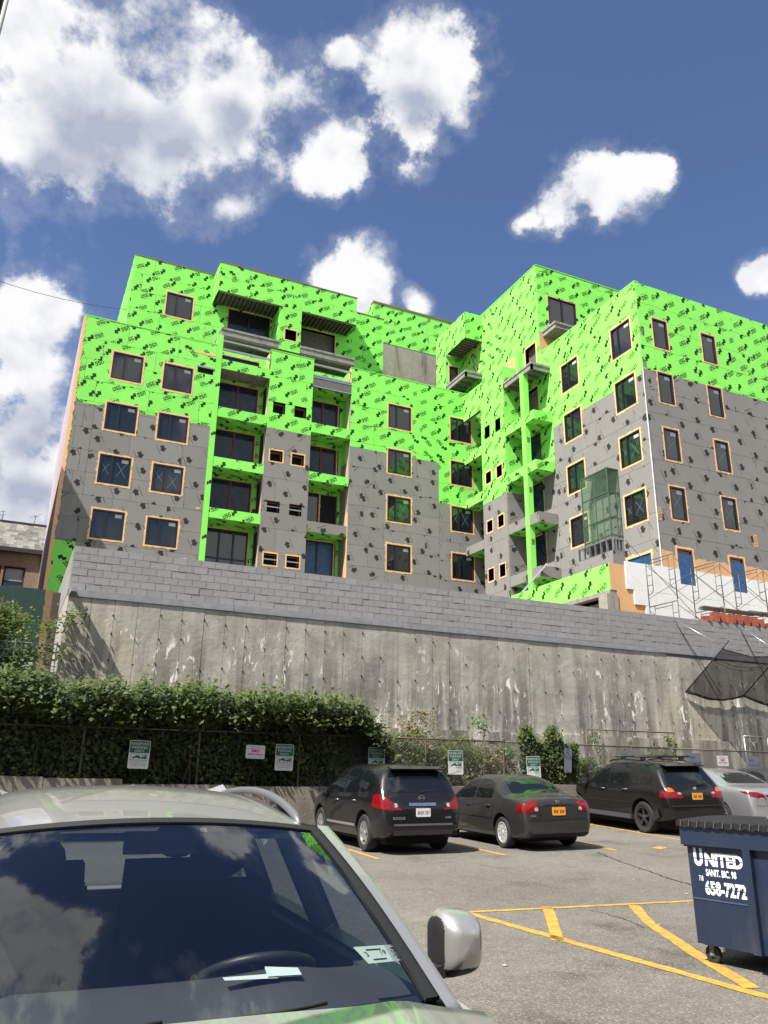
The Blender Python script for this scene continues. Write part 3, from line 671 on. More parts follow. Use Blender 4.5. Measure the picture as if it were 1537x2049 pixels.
# upper storeys of the right wing, plane Y = 34.5
A2 = FA(34.5)
uw = [door(A2, 26.58, 28.65, 27.5, 29.7)]
core(A2, XB, 46, 25.0, 31.6, uw); sheets(A2, XB, 33.4, 27.0, 31.68, 'green', uw, seed=126, base=26.8, rh=1.5); 
mb = MB(); mb.prism(_rc(XB+.02, 25.2, 33.4, 26.98), A2, 0, .014); mb.build('membrane_strip', M_TAN, bld)
mb = MB(); mb.box((26.0, 33.2, 26.98), (29.0, 34.48, 27.12)); mb.box((26.05, 33.25, 26.72), (28.95, 34.48, 26.98)); mb.build('balcony_slab', M_CONC, bld)
for a_, b_ in (((XB-.04, 34.46, 31.68), (34, 34.8, 31.73)), ((XB-.04, 34.81, 31.67), (XB+.25, 45, 31.72)), ((XB-.03, 26.38, 25.55), (XB+.25, 34.45, 25.6))):
    mb = MB(); mb.box(a_, b_); mb.build('parapet_cap', M_GREEN, bld)
# ---------------- right wing front, plane Y = 26.4
YR = 26.4; A3 = FA(YR); fw_ = []
for k, (za, zb) in enumerate(((22.04, 23.69), (19.02, 20.67), (16.04, 17.68), (13.07, 14.70))):
    for j, (a, b) in enumerate(((26.69, 27.64), (29.96, 30.91))):
        fw_.append(window(A3, a, b, za, zb, div=0, xm=(k >= 2 and j < 2), tp=.07))
for (a, b) in ((26.76, 27.69), (30.0, 30.92)): fw_.append(window(A3, a, b, 10.0, 11.69, div=0, sticker=False, film=.26, frame=M_REDFR))
vents = [(25.9, 26.1, 22.48, 23.0), (31.79, 31.98, 22.48, 23.0), (25.84, 26.05, 20.7, 21.12)]
for v in vents: hole(A3, v, tp=False, depth=.3, m=M_WHITE)
core(A3, 25.79, 40, ZB, 25.45, fw_+vents)
sheets(A3, 25.79, 37, 20.64, 25.52, 'green', fw_+vents, seed=131, base=19.5); sheets(A3, 25.79, 37, 11.3, 20.64, 'grey', fw_+vents, seed=132, base=8.6)
for (a, c) in ((25.8, 12.9), (31.78, 12.4)):
    mb = MB()
    for i in range(9):
        for j in range(2): mb.prism(_rc(a+j*.16, c+i*.072, a+j*.16+.11, c+i*.072+.035), A3, .018, .03)
    mb.build('perforated_strap', M_ORANGE, bld)
rr = random.Random(9); pts = [(25.74, 11.52)]
u = 25.74
while u < 37: u += .25; pts.append((u, 11.33+rr.uniform(-.05, .05)+(.15 if u < 26.4 else 0)))
mb = MB()
for i in range(len(pts)-1): mb.prism([(pts[i][0], 8.8), (pts[i+1][0], 8.8), pts[i+1], pts[i]], A3, .0, .022)
bh_ = fw_
mb.v, mb.f, mb.m = [], [], []
for i in range(len(pts)-1):
    rs = [(pts[i][0], pts[i+1][0], 10.6, pts[i][1])]
    for h in fw_: rs = cut(rs, h)
    for r in rs: mb.prism(_rc(r[0], r[2], r[1], r[3]), A3, .0, .023)
o = mb.build('membrane_strip', M_TAN, bld); o['kind'] = 'stuff'
# foam boards on the ground storey, stepped at the left end
bi = 0
for (za, zb, us) in ((9.45, 10.68, 23.62), (8.8, 9.45, 24.0), (8.1, 8.8, 24.6), (6.9, 8.1, 24.9)):
    u = us
    while u < 37:
        ub = min(u+1.22, 37); rs = [(u+.004, ub-.004, za+.004, zb-.004)]
        for h in fw_+[(25.0, 25.8, 0, 0)]: rs = cut(rs, h)
        mb = MB()
        for r in rs: mb.prism(_rc(r[0], r[2], r[1], r[3]), A3, .0, .055+.004*(bi % 2))
        if mb.v: mb.build('foam_board', M_WHITE, bld)
        u = ub; bi += 1
# ground storey projecting to the left, X = 22.78
mb = MB(); mb.box((22.8, 26.45, 6.2), (25.8, 26.7, 10.5)); mb.build('membrane_wall', M_TAN, bld)
mb = MB(); mb.prism([(22.8, 9.33), (25.72, 9.33), (25.72, 10.52), (22.8, 10.52)], A3, -.06, .0); mb.prism(_rc(23.12, 6.9, 25.72, 9.33), A3, -.06, 0.0); mb.build('membrane_wall', M_TAN, bld)
mb = MB(); mb.prism(_rc(23.6, 8.2, 25.0, 8.42), A3, .06, .1); mb.build('lintel', M_REDFR, bld)
sheets(FB(22.78), -36.5, -26.4, 9.33, 10.5, 'green', (), seed=141, ln=6.2, rh=2.0)
mb = MB(); mb.box((22.8, 26.5, 9.35), (23.0, 36.5, 10.48)); mb.build('parapet_wall', M_GREY, bld); mass(23.0, 25.8, 26.7, 36.5, 9.9, 10.1, M_CONC)
mb = MB(); mb.box((22.74, 26.42, 9.14), (23.1, 36.5, 9.33)); mb.build('edge_beam', M_CONC, bld)
mb = MB(); mb.box((22.5, 26.35, 6.8), (23.1, 26.9, 9.14)); mb.build('concrete_column', M_CONC2, bld)
sheets(FB(23.6), -36, -27, 6.9, 8.7, 'green', (), seed=144, ln=9, rh=4); mass(23.65, 25.8, 26.8, 36.5, 6.8, 9.1, M_CONC)
mb = MB(); mb.box((23.2, 27.0, 8.7), (23.6, 36, 9.0)); mb.build('edge_beam', M_CONC2, bld)
# glazed bay on the left-facing wall and its bare studs
XO = 25.08; ya, yb = 28.72, 30.7
mb = MB(); g = MB()
for (p, q) in (((XO, yb), (XO, ya)), ((XO, ya), (XB, ya)), ((XB, yb), (XO, yb))):
    mb.face([(p[0], p[1], 12.6), (q[0], q[1], 12.6), (q[0], q[1], 16.13), (p[0], p[1], 16.13)])
bay = mb.build('glazed_bay', M_GLASSG, bld)
g = MB()
for z in (12.72, 13.6, 14.9, 16.13): g.bar((XO, yb, z), (XO, ya, z), .05); g.bar((XO, ya, z), (XB, ya, z), .05)
for (x, y) in ((XO, ya), (XO, (ya+yb)/2), (XO, yb), (XB-.03, ya)): g.bar((x, y, 12.6), (x, y, 16.15), .05)
g.build('bay_mullions', mat('bay_frame', (0.10, 0.14, 0.11), .4, metal=.3), bay)
g = MB(); g.face([(XO, ya, 16.15), (XB, ya, 16.15), (XB, yb, 16.15), (XO, yb, 16.15)]); g.build('bay_roof', M_STEEL, bay)
mb = MB(); n = 6
for i in range(n+1):
    y = ya+(31.25-ya)*i/n
    mb.box((XO, y-.03, 11.95), (XO+.1, y+.03, 12.55))
for i in range(3): mb.box((XO+.22+.2*i, ya, 11.95), (XO+.28+.2*i, ya+.08, 12.55))
mb.box((XO-.01, ya-.02, 12.52), (XB, 31.25, 12.58)); mb.box((XO-.01, ya-.02, 11.92), (XB, 31.25, 11.97)); mb.build('bay_studs', M_STEEL, bld)
sheets(FB(XO), -31.25, -ya, 10.6, 11.93, 'grey', (), seed=151, ln=6, rh=3); sheets(FA(ya), XO, XB, 10.6, 11.93, 'grey', (), seed=152, ln=6, rh=3)
mb = MB(); mb.bar((23.2, 34.6, 10.2), (24.7, 33.4, 12.3), .1); mb.build('brace', M_STEEL, bld)
mb = MB(); mb.bar((26.0, 26.37, 25.55), (26.0, 26.37, 25.56), .01)
mb = MB(); mb.bar((25.77, 26.375, 8.9), (25.77, 26.375, 20.6), .035); mb.build('corner_bead', M_WHITE, bld)
for green, e in EXTRA.items():
    o = e.build('sheathing_boards', [M_GREEN, M_INK] if green else [M_GREY, M_INK2], bld, fix=False); o['kind'] = 'stuff'
print('PANELS', NPANEL[0])
# ================================================================== GROUND, CAR PARK, RETAINING WALL
def gz(x, y):
    """height of the asphalt: the car park rises gently towards the wall and to the right"""
    xc = min(max(x, -8), 26); yc = min(max(y, -6), 21)
    e = 0.02*max(0, yc-13)*min(max((xc-9)/6, 0), 1.2)
    return 0.012*xc+0.0085*yc+e
def onG(px, py):
    d = ray(px, py); t = -HCAM/d.z if d.z < 0 else 50
    for _ in range(30):
        p = CAM+d*t; t += (gz(p.x, p.y)-p.z)/d.z
    return CAM+d*t
def asphalt():
    m = bpy.data.materials.new('worn_asphalt'); m.use_nodes = True; nt = m.node_tree; L = nt.links; b = nt.nodes['Principled BSDF']; b.inputs['Roughness'].default_value = 0.9; b.inputs['Specular IOR Level'].default_value = 0.25
    tc = nd(nt, 'ShaderNodeTexCoord')
    def nz(s, d, r=.6): n = nd(nt, 'ShaderNodeTexNoise'); n.inputs['Scale'].default_value = s; n.inputs['Detail'].default_value = d; n.inputs['Roughness'].default_value = r; L.new(tc.outputs['Object'], n.inputs['Vector']); return n
    big = nz(0.35, 6); fine = nz(48, 4, .85); mid = nz(5, 6, .7)
    vo = nd(nt, 'ShaderNodeTexVoronoi'); vo.inputs['Scale'].default_value = 85; L.new(tc.outputs['Object'], vo.inputs['Vector'])
    c1 = nd(nt, 'ShaderNodeMix', data_type='RGBA'); c1.inputs[6].default_value = (0.105, 0.096, 0.082, 1); c1.inputs[7].default_value = (0.140, 0.128, 0.110, 1)
    mr = nd(nt, 'ShaderNodeMapRange'); mr.inputs[1].default_value = .35; mr.inputs[2].default_value = .65; L.new(big.outputs[0], mr.inputs[0]); L.new(mr.outputs[0], c1.inputs[0])
    k = nd(nt, 'ShaderNodeMapRange'); k.inputs[1].default_value = .3; k.inputs[2].default_value = .7; k.inputs[3].default_value = .42; k.inputs[4].default_value = 1.7; L.new(fine.outputs[0], k.inputs[0])
    k2 = nd(nt, 'ShaderNodeMapRange'); k2.inputs[1].default_value = .3; k2.inputs[2].default_value = .7; k2.inputs[3].default_value = .86; k2.inputs[4].default_value = 1.14; L.new(mid.outputs[0], k2.inputs[0])
    mu = nd(nt, 'ShaderNodeMath', operation='MULTIPLY'); L.new(k.outputs[0], mu.inputs[0]); L.new(k2.outputs[0], mu.inputs[1])
    sc = nd(nt, 'ShaderNodeVectorMath', operation='SCALE'); L.new(c1.outputs[2], sc.inputs[0]); L.new(mu.outputs[0], sc.inputs['Scale'])
    # oil stains and greyer patches
    sn = nz(.9, 5, .6); sr = nd(nt, 'ShaderNodeMapRange', interpolation_type='SMOOTHSTEP'); sr.inputs[1].default_value = .56; sr.inputs[2].default_value = .72; sr.inputs[3].default_value = 1.0; sr.inputs[4].default_value = .62; L.new(sn.outputs[0], sr.inputs[0])
    mu2 = nd(nt, 'ShaderNodeMath', operation='MULTIPLY'); L.new(mu.outputs[0], mu2.inputs[0]); L.new(sr.outputs[0], mu2.inputs[1]); L.new(mu2.outputs[0], sc.inputs['Scale'])
    # pale stones in the worn surface
    st = nd(nt, 'ShaderNodeMath', operation='GREATER_THAN'); st.inputs[1].default_value = .80; L.new(vo.outputs['Color'], st.inputs[0])
    st2 = nd(nt, 'ShaderNodeMath', operation='MULTIPLY'); st2.inputs[1].default_value = .5; L.new(st.outputs[0], st2.inputs[0])
    mx = nd(nt, 'ShaderNodeMix', data_type='RGBA'); mx.inputs[7].default_value = (0.32, 0.30, 0.26, 1); L.new(st2.outputs[0], mx.inputs[0]); L.new(sc.outputs[0], mx.inputs[6]); L.new(mx.outputs[2], b.inputs['Base Color'])
    bp = nd(nt, 'ShaderNodeBump'); bp.inputs['Strength'].default_value = .6; bp.inputs['Distance'].default_value = .006; L.new(fine.outputs[0], bp.inputs['Height']); L.new(bp.outputs[0], b.inputs['Normal'])
    return m
M_ASPH = asphalt()
xs = [-900, -200, -60, -20, -8]+[x*.5 for x in range(-14, 53)]+[27, 40, 80, 300, 900]; ys = [-900, -200, -40, -12, -6]+[y*.5 for y in range(-11, 43)]+[22, 40, 80, 300, 1200]
mb = MB(); n = len(ys)
for x in xs:
    for y in ys: mb.v.append((x, y, gz(x, y)))
for i in range(len(xs)-1):
    for j in range(n-1): mb.f.append((i*n+j, (i+1)*n+j, (i+1)*n+j+1, i*n+j+1)); mb.m.append(0)
tag(mb.build('ground', M_ASPH), kind='structure')

# painted lines: worn yellow
def worn_yellow():
    m = mat('worn_yellow_paint', (0.50, 0.27, 0.035), 0.7); nt = m.node_tree; L = nt.links; b = nt.nodes['Principled BSDF']
    tc = nd(nt, 'ShaderNodeTexCoord'); n = nd(nt, 'ShaderNodeTexNoise'); n.inputs['Scale'].default_value = 9; n.inputs['Detail'].default_value = 10; n.inputs['Roughness'].default_value = .75; L.new(tc.outputs['Object'], n.inputs['Vector'])
    r = nd(nt, 'ShaderNodeMapRange'); r.inputs[1].default_value = .38; r.inputs[2].default_value = .68; L.new(n.outputs[0], r.inputs[0])
    mx = nd(nt, 'ShaderNodeMix', data_type='RGBA'); mx.inputs[6].default_value = (0.56, 0.31, 0.035, 1); mx.inputs[7].default_value = (0.20, 0.135, 0.055, 1); L.new(r.outputs[0], mx.inputs[0]); L.new(mx.outputs[2], b.inputs['Base Color'])
    return m
M_YEL = worn_yellow()
def stripe(pts, w, label):
    mb = MB(); pts = [Vector((p[0], p[1], 0)) for p in pts]; rr = random.Random(len(label)+int(pts[0].x*10)); pr = None; path = []
    for a, b in zip(pts[:-1], pts[1:]):
        k = max(2, int((b-a).length/.18))
        for i in range(k): path.append(a.lerp(b, i/k))
    path.append(pts[-1]); N = len(path)
    for i, p in enumerate(path):
        d = (path[min(i+1, N-1)]-path[max(i-1, 0)]).normalized(); s = Vector((-d.y, d.x, 0)); w1 = w/2+rr.uniform(-.008, .008); w2 = w/2+rr.uniform(-.008, .008)
        a = p+s*w1; b = p-s*w2; cur = ((a.x, a.y, gz(a.x, a.y)+.005), (b.x, b.y, gz(b.x, b.y)+.005))
        if pr: mb.face([pr[0], cur[0], cur[1], pr[1]])
        pr = cur
    o = mb.build('painted_line', M_YEL); tag(o, label, 'line', 'yellow car park lines'); return o
g2 = lambda px, py: onG(px, py)[:2]
stripe([(6.95, 19.2), (6.55, 14.35)], .10, 'yellow bay line left of the black hatchback SUV')
stripe([(9.52, 19.2), (9.08, 14.05)], .10, 'yellow bay line between the black SUV and the grey sedan')
stripe([(12.1, 19.2), (11.66, 13.95)], .10, 'yellow bay line just right of the grey sedan')
stripe([(15.0, 19.2), (14.38, 14.6)], .10, 'long yellow bay line beside the black SUV with roof bars')
stripe([g2(930, 1826), g2(1392, 1803), g2(1480, 1799)], .09, 'yellow line along the far edge of the striped no parking area')
stripe([g2(930, 1826), g2(1230, 1910), g2(1537, 1996), g2(1640, 2024)], .12, 'yellow line along the near edge of the striped no parking area')
stripe([g2(1094, 1815), g2(1104, 1842), g2(1116, 1883)], .13, 'short yellow diagonal at the pointed end of the striped area')
stripe([g2(1268, 1812), g2(1300, 1848), g2(1390, 1908), g2(1505, 1978)], .13, 'long yellow diagonal that runs under the blue dumpster wheel')
mb = MB(); p = [g2(1305, 1697), g2(1318, 1694), g2(1336, 1697), g2(1322, 1700)]; mb.face([(a, b, gz(a, b)+.006) for a, b in p]); tag(mb.build('paint_mark', M_YEL), 'small smudged yellow paint mark on the asphalt behind the SUV', 'paint')
# crack in the asphalt and small litter
mb = MB(); pr = None; rr = random.Random(4)
cp = [g2(1195, 1705), g2(1240, 1724), g2(1300, 1744), g2(1345, 1760), g2(1395, 1774)]; path = []
for a, b in zip(cp[:-1], cp[1:]):
    for i in range(14): path.append((a[0]+(b[0]-a[0])*i/14+rr.uniform(-.025, .025), a[1]+(b[1]-a[1])*i/14+rr.uniform(-.025, .025)))
for x, y in path:
    w = rr.uniform(.008, .022); cur = ((x-w, y, gz(x, y)+.004), (x+w, y, gz(x, y)+.004))
    if pr: mb.face([pr[0], cur[0], cur[1], pr[1]])
    pr = cur
for (q0, q1, q2) in (((1040, 1770), (1120, 1762), (1180, 1768)), ((960, 1730), (1010, 1742), (1090, 1740)), ((1180, 1822), (1240, 1832), (1290, 1858))):
    A_, B_, C_ = g2(*q0), g2(*q1), g2(*q2); pr = None
    for i in range(26):
        t_ = i/25; x = (1-t_)**2*A_[0]+2*t_*(1-t_)*B_[0]+t_*t_*C_[0]+rr.uniform(-.02, .02); y = (1-t_)**2*A_[1]+2*t_*(1-t_)*B_[1]+t_*t_*C_[1]+rr.uniform(-.02, .02); w = rr.uniform(.003, .009); cur = ((x-w, y, gz(x, y)+.004), (x+w, y, gz(x, y)+.004))
        if pr: mb.face([pr[0], cur[0], cur[1], pr[1]])
        pr = cur
tag(mb.build('asphalt_crack', mat('crack', (0.012, 0.011, 0.010), .95)), kind='structure')
M_PAPER = mat('litter_paper', (0.36, 0.34, 0.30), .8)
for k, (px, py, s) in enumerate(((1010, 1933, .03), (1375, 1789, .035), (1319, 1851, .02), (1329, 1937, .02), (1268, 1760, .014), (860, 1786, .018))):
    p = onG(px, py); rr = random.Random(k); mb = MB(); n = 6
    ring_ = [(p.x+math.cos(i*6.283/n)*s*rr.uniform(.5, 1), p.y+math.sin(i*6.283/n)*s*rr.uniform(.5, 1), p.z+rr.uniform(.004, .01)) for i in range(n)]
    for i in range(n): mb.face([(p.x, p.y, p.z+.014), ring_[i], ring_[(i+1) % n]])
    tag(mb.build('litter', M_PAPER), ['pale scrap of litter on asphalt right of the wing mirror', 'white scrap of litter beside the dumpster lettering', 'tiny white scrap between the yellow diagonals', 'tiny pale scrap near the long yellow diagonal', 'tiny pale scrap on asphalt below the crack', 'small pale scrap on open asphalt behind black hatchback'][k], 'litter')

# ---------------- low wall that holds the planting bed, and the bed
YLW = 19.35
M_LOW = mat('low_wall_concrete', (0.20, 0.175, 0.145), .9, var=.2, vscale=3, dirt=(0.07, 0.06, 0.05), dscale=1.5, dstretch=(1, 1, .3), damt=.7, bump=.4, bscale=14)
low = thing('low_concrete_wall', 'low stained concrete kerb wall in front of the parked cars', 'wall', (10, YLW, .3)); low['_world'] = 1
rr = random.Random(5); x = -6.0
while x < 34:
    w = rr.uniform(1.6, 2.6); h = 1.50+rr.uniform(-.03, .03) if x < 1.2 else 1.38+rr.uniform(-.03, .03); h += .012*max(0, x-8)
    mb = MB(); n = 6
    for i in range(n):
        a = x+.006+(w-.012)*i/n; b = x+.006+(w-.012)*(i+1)/n; z1 = h+.012*mnoise.noise(Vector((a*3, 0, 0))); z2 = h+.012*mnoise.noise(Vector((b*3, 0, 0)))
        mb.hexa([(a, YLW, -.2), (b, YLW, -.2), (b, YLW+.3, -.2), (a, YLW+.3, -.2), (a, YLW, z1), (b, YLW, z2), (b, YLW+.3, z2), (a, YLW+.3, z1)])
    mb.build('wall_section', M_LOW, low); x += w
M_SOIL = mat('planting_soil', (0.045, 0.036, 0.026), .95, var=.4, vscale=6, bump=.8, bscale=9)
mb = MB(); mb.grid(lambda u, v: (-9+45*u, YLW+.28+(22.65-YLW-.28)*v, 1.24+.10*mnoise.noise(Vector((u*40, v*6, 0)))+.4*v), 90, 10); tag(mb.build('planting_bed', M_SOIL, smooth=True), kind='structure')

# ---------------- tall retaining wall
YW = 22.6
def stained():
    m = bpy.data.materials.new('stained_concrete'); m.use_nodes = True; nt = m.node_tree; L = nt.links; b = nt.nodes['Principled BSDF']; b.inputs['Roughness'].default_value = .92; b.inputs['Specular IOR Level'].default_value = .2
    geo = nd(nt, 'ShaderNodeTexCoord')
    def nz(s, d, r, st=(1, 1, 1), dist=0):
        mp = nd(nt, 'ShaderNodeMapping'); mp.inputs['Scale'].default_value = st; L.new(geo.outputs['Object'], mp.inputs[0])
        n = nd(nt, 'ShaderNodeTexNoise'); n.inputs['Scale'].default_value = s; n.inputs['Detail'].default_value = d; n.inputs['Roughness'].default_value = r; n.inputs['Distortion'].default_value = dist; L.new(mp.outputs[0], n.inputs['Vector']); return n.outputs[0]
    def rng(src, a, b_, c, d_, smooth=True):
        r = nd(nt, 'ShaderNodeMapRange', interpolation_type='SMOOTHSTEP' if smooth else 'LINEAR'); r.inputs[1].default_value = a; r.inputs[2].default_value = b_; r.inputs[3].default_value = c; r.inputs[4].default_value = d_; L.new(src, r.inputs[0]); return r.outputs[0]
    def mixc(f, a, b_):
        x = nd(nt, 'ShaderNodeMix', data_type='RGBA')
        L.new(f, x.inputs[0])
        for k, c in ((6, a), (7, b_)):
            if isinstance(c, tuple): x.inputs[k].default_value = (*c, 1)
            else: L.new(c, x.inputs[k])
        return x.outputs[2]
    sep = nd(nt, 'ShaderNodeSeparateXYZ'); L.new(geo.outputs['Object'], sep.inputs[0])   # object origin: foot of the wall
    base = mixc(rng(nz(.9, 8, .65), .36, .66, 0, 1), (0.43, 0.41, 0.35), (0.29, 0.275, 0.235))
    # warm wash on the upper part
    warm = mixc(rng(nz(.22, 3, .5), .5, .68, 0, .45), base, (0.50, 0.44, 0.32))
    # dark vertical streaks, heavier low down
    low_ = rng(sep.outputs['Z'], 1.6, 5.0, 1.0, .22)
    stk = rng(nz(2.2, 9, .66, (1, 1, .10)), .42, .60, 0, 1)
    f = nd(nt, 'ShaderNodeMath', operation='MULTIPLY'); L.new(low_, f.inputs[0]); L.new(stk, f.inputs[1])
    f2 = nd(nt, 'ShaderNodeMath', operation='MULTIPLY'); f2.inputs[1].default_value = .74; L.new(f.outputs[0], f2.inputs[0])
    dark = mixc(f2.outputs[0], warm, (0.10, 0.096, 0.088))
    # pale lime runs and flakes
    fl = rng(nz(4.6, 10, .7, (1, 1, .38), .7), .57, .60, 0, 1)
    area = rng(nz(.75, 4, .6, (1, 1, .55)), .45, .56, 0, 1)
    mid = rng(sep.outputs['Z'], 4.6, 3.6, 0, 1)
    q = nd(nt, 'ShaderNodeMath', operation='MULTIPLY'); L.new(fl, q.inputs[0]); L.new(area, q.inputs[1]); q2 = nd(nt, 'ShaderNodeMath', operation='MULTIPLY'); L.new(q.outputs[0], q2.inputs[0]); L.new(mid, q2.inputs[1])
    run = rng(nz(3.2, 6, .6, (1, 1, .06)), .60, .70, 0, .55); q3 = nd(nt, 'ShaderNodeMath', operation='MULTIPLY'); L.new(run, q3.inputs[0]); L.new(mid, q3.inputs[1])
    c3 = mixc(q3.outputs[0], dark, (0.50, 0.48, 0.44)); c4 = mixc(q2.outputs[0], c3, (0.78, 0.76, 0.70))
    oi = nd(nt, 'ShaderNodeObjectInfo'); k = nd(nt, 'ShaderNodeMapRange'); k.inputs[3].default_value = .93; k.inputs[4].default_value = 1.07; L.new(oi.outputs['Random'], k.inputs[0])
    sc = nd(nt, 'ShaderNodeVectorMath', operation='SCALE'); L.new(c4, sc.inputs[0]); L.new(k.outputs[0], sc.inputs['Scale']); L.new(sc.outputs[0], b.inputs['Base Color'])
    bp = nd(nt, 'ShaderNodeBump'); bp.inputs['Strength'].default_value = .5; bp.inputs['Distance'].default_value = .03; L.new(nz(7, 8, .7), bp.inputs['Height']); L.new(bp.outputs[0], b.inputs['Normal'])
    return m
M_WALL = stained()
M_CMU = mat('concrete_block', (0.255, 0.25, 0.24), .92, var=.12, vscale=9, rnd=.10, bump=.4, bscale=60, dirt=(0.42, 0.41, 0.39), dscale=2.6, damt=.35)
M_MORT = mat('mortar', (0.15, 0.145, 0.135), .95, var=.15, vscale=8)
M_LEDGE = mat('ledge_steel', (0.22, 0.23, 0.24), .8, metal=.0, var=.2, vscale=4, dirt=(0.30, 0.29, 0.27), dscale=3, dstretch=(.3, 1, 1), damt=.5)
wall = thing('retaining_wall', 'tall stained concrete retaining wall topped with grey block courses', 'wall', (14, YW, 1.3)); wall['_world'] = 1
X0, X1 = 1.1, 31.0
ZL = lambda x: 6.24 if x < 21.5 else 5.97
x = X0; k = 0; rr = random.Random(12)
mb_t = MB()
while x < X1:
    w = .61; z1 = ZL(x); d = rr.uniform(0, .012)
    mb = MB(); mb.box((x+.005, YW-.02-d, 3.02), (x+w-.005, YW+.5, z1)); mb.build('concrete_panel', M_WALL, wall)
    mb = MB(); mb.box((x+.005, YW-.16-d, 1.0), (x+w-.005, YW+.5, 3.012)); mb.build('footing_panel', M_WALL, wall)
    for z in (5.72, 5.12, 4.42, 3.62, 3.12):
        if rr.random() < .22: continue
        a = x+rr.uniform(-.02, .02); z += rr.uniform(-.09, .09)
        mb_t.bar((a, YW-.02, z), (a+rr.uniform(-.02, .02), YW-.02-rr.uniform(.025, .055), z-rr.uniform(0, .02)), .020); mb_t.box((a-.02, YW-.035, z-.025), (a+.02, YW-.02, z+.015))
    x += w; k += 1
o = mb_t.build('form_ties', mat('rusty_tie', (0.055, 0.045, 0.04), .8, metal=.3), wall); o['kind'] = 'stuff'
# steel ledge in lengths
for (a, b) in ((1.05, 5.6), (5.6, 11.0), (11.0, 16.2), (16.2, 21.4), (21.4, 24.3)):
    dz = rr.uniform(-.015, .015); mb = MB(); mb.box((a+.01, YW-.065, 6.14+dz), (b-.01, YW+.05, 6.165+dz)); mb.box((a+.01, YW-.035, 6.165+dz), (b-.01, YW-.02, 6.26+dz)); mb.box((a+.01, YW-.065, 6.07+dz), (b-.01, YW-.05, 6.14+dz)); mb.build('steel_ledge', M_LEDGE, wall)
mb = MB(); mb.box((1.12, YW-.62, 6.10), (1.28, YW, 6.22)); mb.build('beam_stub', M_LEDGE, wall)
# block courses
def block_mesh(w, h, d):
    mb = MB(); b = .008; mb.hexa([(0, -d, 0), (w, -d, 0), (w, 0, 0), (0, 0, 0), (0, -d, h), (w, -d, h), (w, 0, h), (0, 0, h)]); return mb.mesh('block', M_CMU)
BM = {}
cnt = 0; rest = MB()
for course in range(8):
    z = 7.48-.2032*(course+1); x = X0+(0 if course % 2 else -.2); xstart = X0
    if course >= 6:
        xstart = 21.5
        if z < 5.95: break
    while x < X1:
        a = max(x, xstart); b = min(x+.4064, X1); x += .4064
        if b-a < .05: continue
        key = round(b-a-.009, 3)
        if (a < 18.2 and course < 6) and cnt < 300:
            if key not in BM: BM[key] = block_mesh(key, .195, .19)
            o = link('block', BM[key], wall); o.location = (a-14, YW+.17+rr.uniform(-.006, .006)-YW, z-1.3); cnt += 1
        else: dd = rr.uniform(-.006, .006); rest.box((a, YW-.02+dd, z), (a+key, YW+.17, z+.195))
o = rest.build('blocks', M_CMU, wall); o['kind'] = 'stuff'
mb = MB(); mb.box((X0+.01, YW-.006, 6.26), (21.5, YW+.18, 7.475)); mb.box((21.5, YW-.006, 5.97), (X1, YW+.18, 7.475)); mb.build('mortar_joints', M_MORT, wall)
# return of the wall at its left end, lit by the sun: courses seen end on
for course in range(6):
    z = 7.48-.2032*(course+1); mb = MB(); mb.box((X0-.01, YW+.19, z), (X0+.19, 33, z+.190)); mb.build('block_course', M_CMU, wall)
mb = MB(); mb.box((X0-.004, YW+.18, 6.24), (X0+.18, 33, 7.47)); mb.build('mortar_joints', M_MORT, wall)
mb = MB(); mb.box((X0, YW+.5, 1.0), (X0+.4, 33, 6.24)); mb.build('return_wall', mat('return_concrete', (0.34, 0.325, 0.29), .9, var=.12, vscale=4), wall)
# upper terrace behind the wall
mb = MB(); mb.box((X0+.4, YW+.2, 6.0), (60, 41.2, 6.7)); tag(mb.build('terrace', mat('packed_earth', (0.20, 0.17, 0.13), .95, var=.2, vscale=2)), kind='structure')
# ================================================================== FENCE, SIGNS, PLANTS
YF_ = 19.75
M_RUST = mat('rusty_galvanised', (0.13, 0.10, 0.08), .75, metal=.4, var=.35, vscale=6)
M_WIRE = mat('fence_wire', (0.16, 0.15, 0.13), .6, metal=.5)
fence = thing('chain_link_fence', 'rusty chain link fence along the planting bed behind the parked cars', 'fence', (12, YF_, 1.3)); fence['_world'] = 1
FZ0 = 1.34
ftop = lambda x: 2.60-.004*max(0, x-10)
for x in (-3.5, -.9, 1.7, 4.3, 6.8, 9.3, 10.35, 12.8, 15.2, 16.3, 18.8, 21.2, 23.7, 26.2, 28.7):
    mb = MB(); mb.tube([(x, YF_, 1.1), (x, YF_, ftop(x)+.05)], .028, 8); mb.lathe([(.036, 0), (.036, .03), (.02, .055), (0.001, .06)], 8, 'z', (x, YF_, ftop(x)+.04)); mb.build('post', M_RUST, fence, smooth=40)
xs_ = [-4, 1.7, 7.5, 12.8, 18.8, 24.5, 30]
for a, b in zip(xs_[:-1], xs_[1:]):
    mb = MB(); mb.tube([(a, YF_, ftop(a)), (b-.01, YF_, ftop(b))], .021, 7); mb.build('top_rail', M_RUST, fence, smooth=True)
mb = MB(); p = .062; r = .0032; x = 7.0; h = 1.22
while x < 28:
    zt = ftop(x)
    mb.bar((x, YF_-.004, FZ0), (x+(zt-FZ0), YF_-.004, zt), r*2); mb.bar((x+(zt-FZ0), YF_+.004, FZ0), (x, YF_+.004, zt), r*2); x += p*1.41
o = mb.build('wire_mesh', M_WIRE, fence, fix=False); o['kind'] = 'stuff'
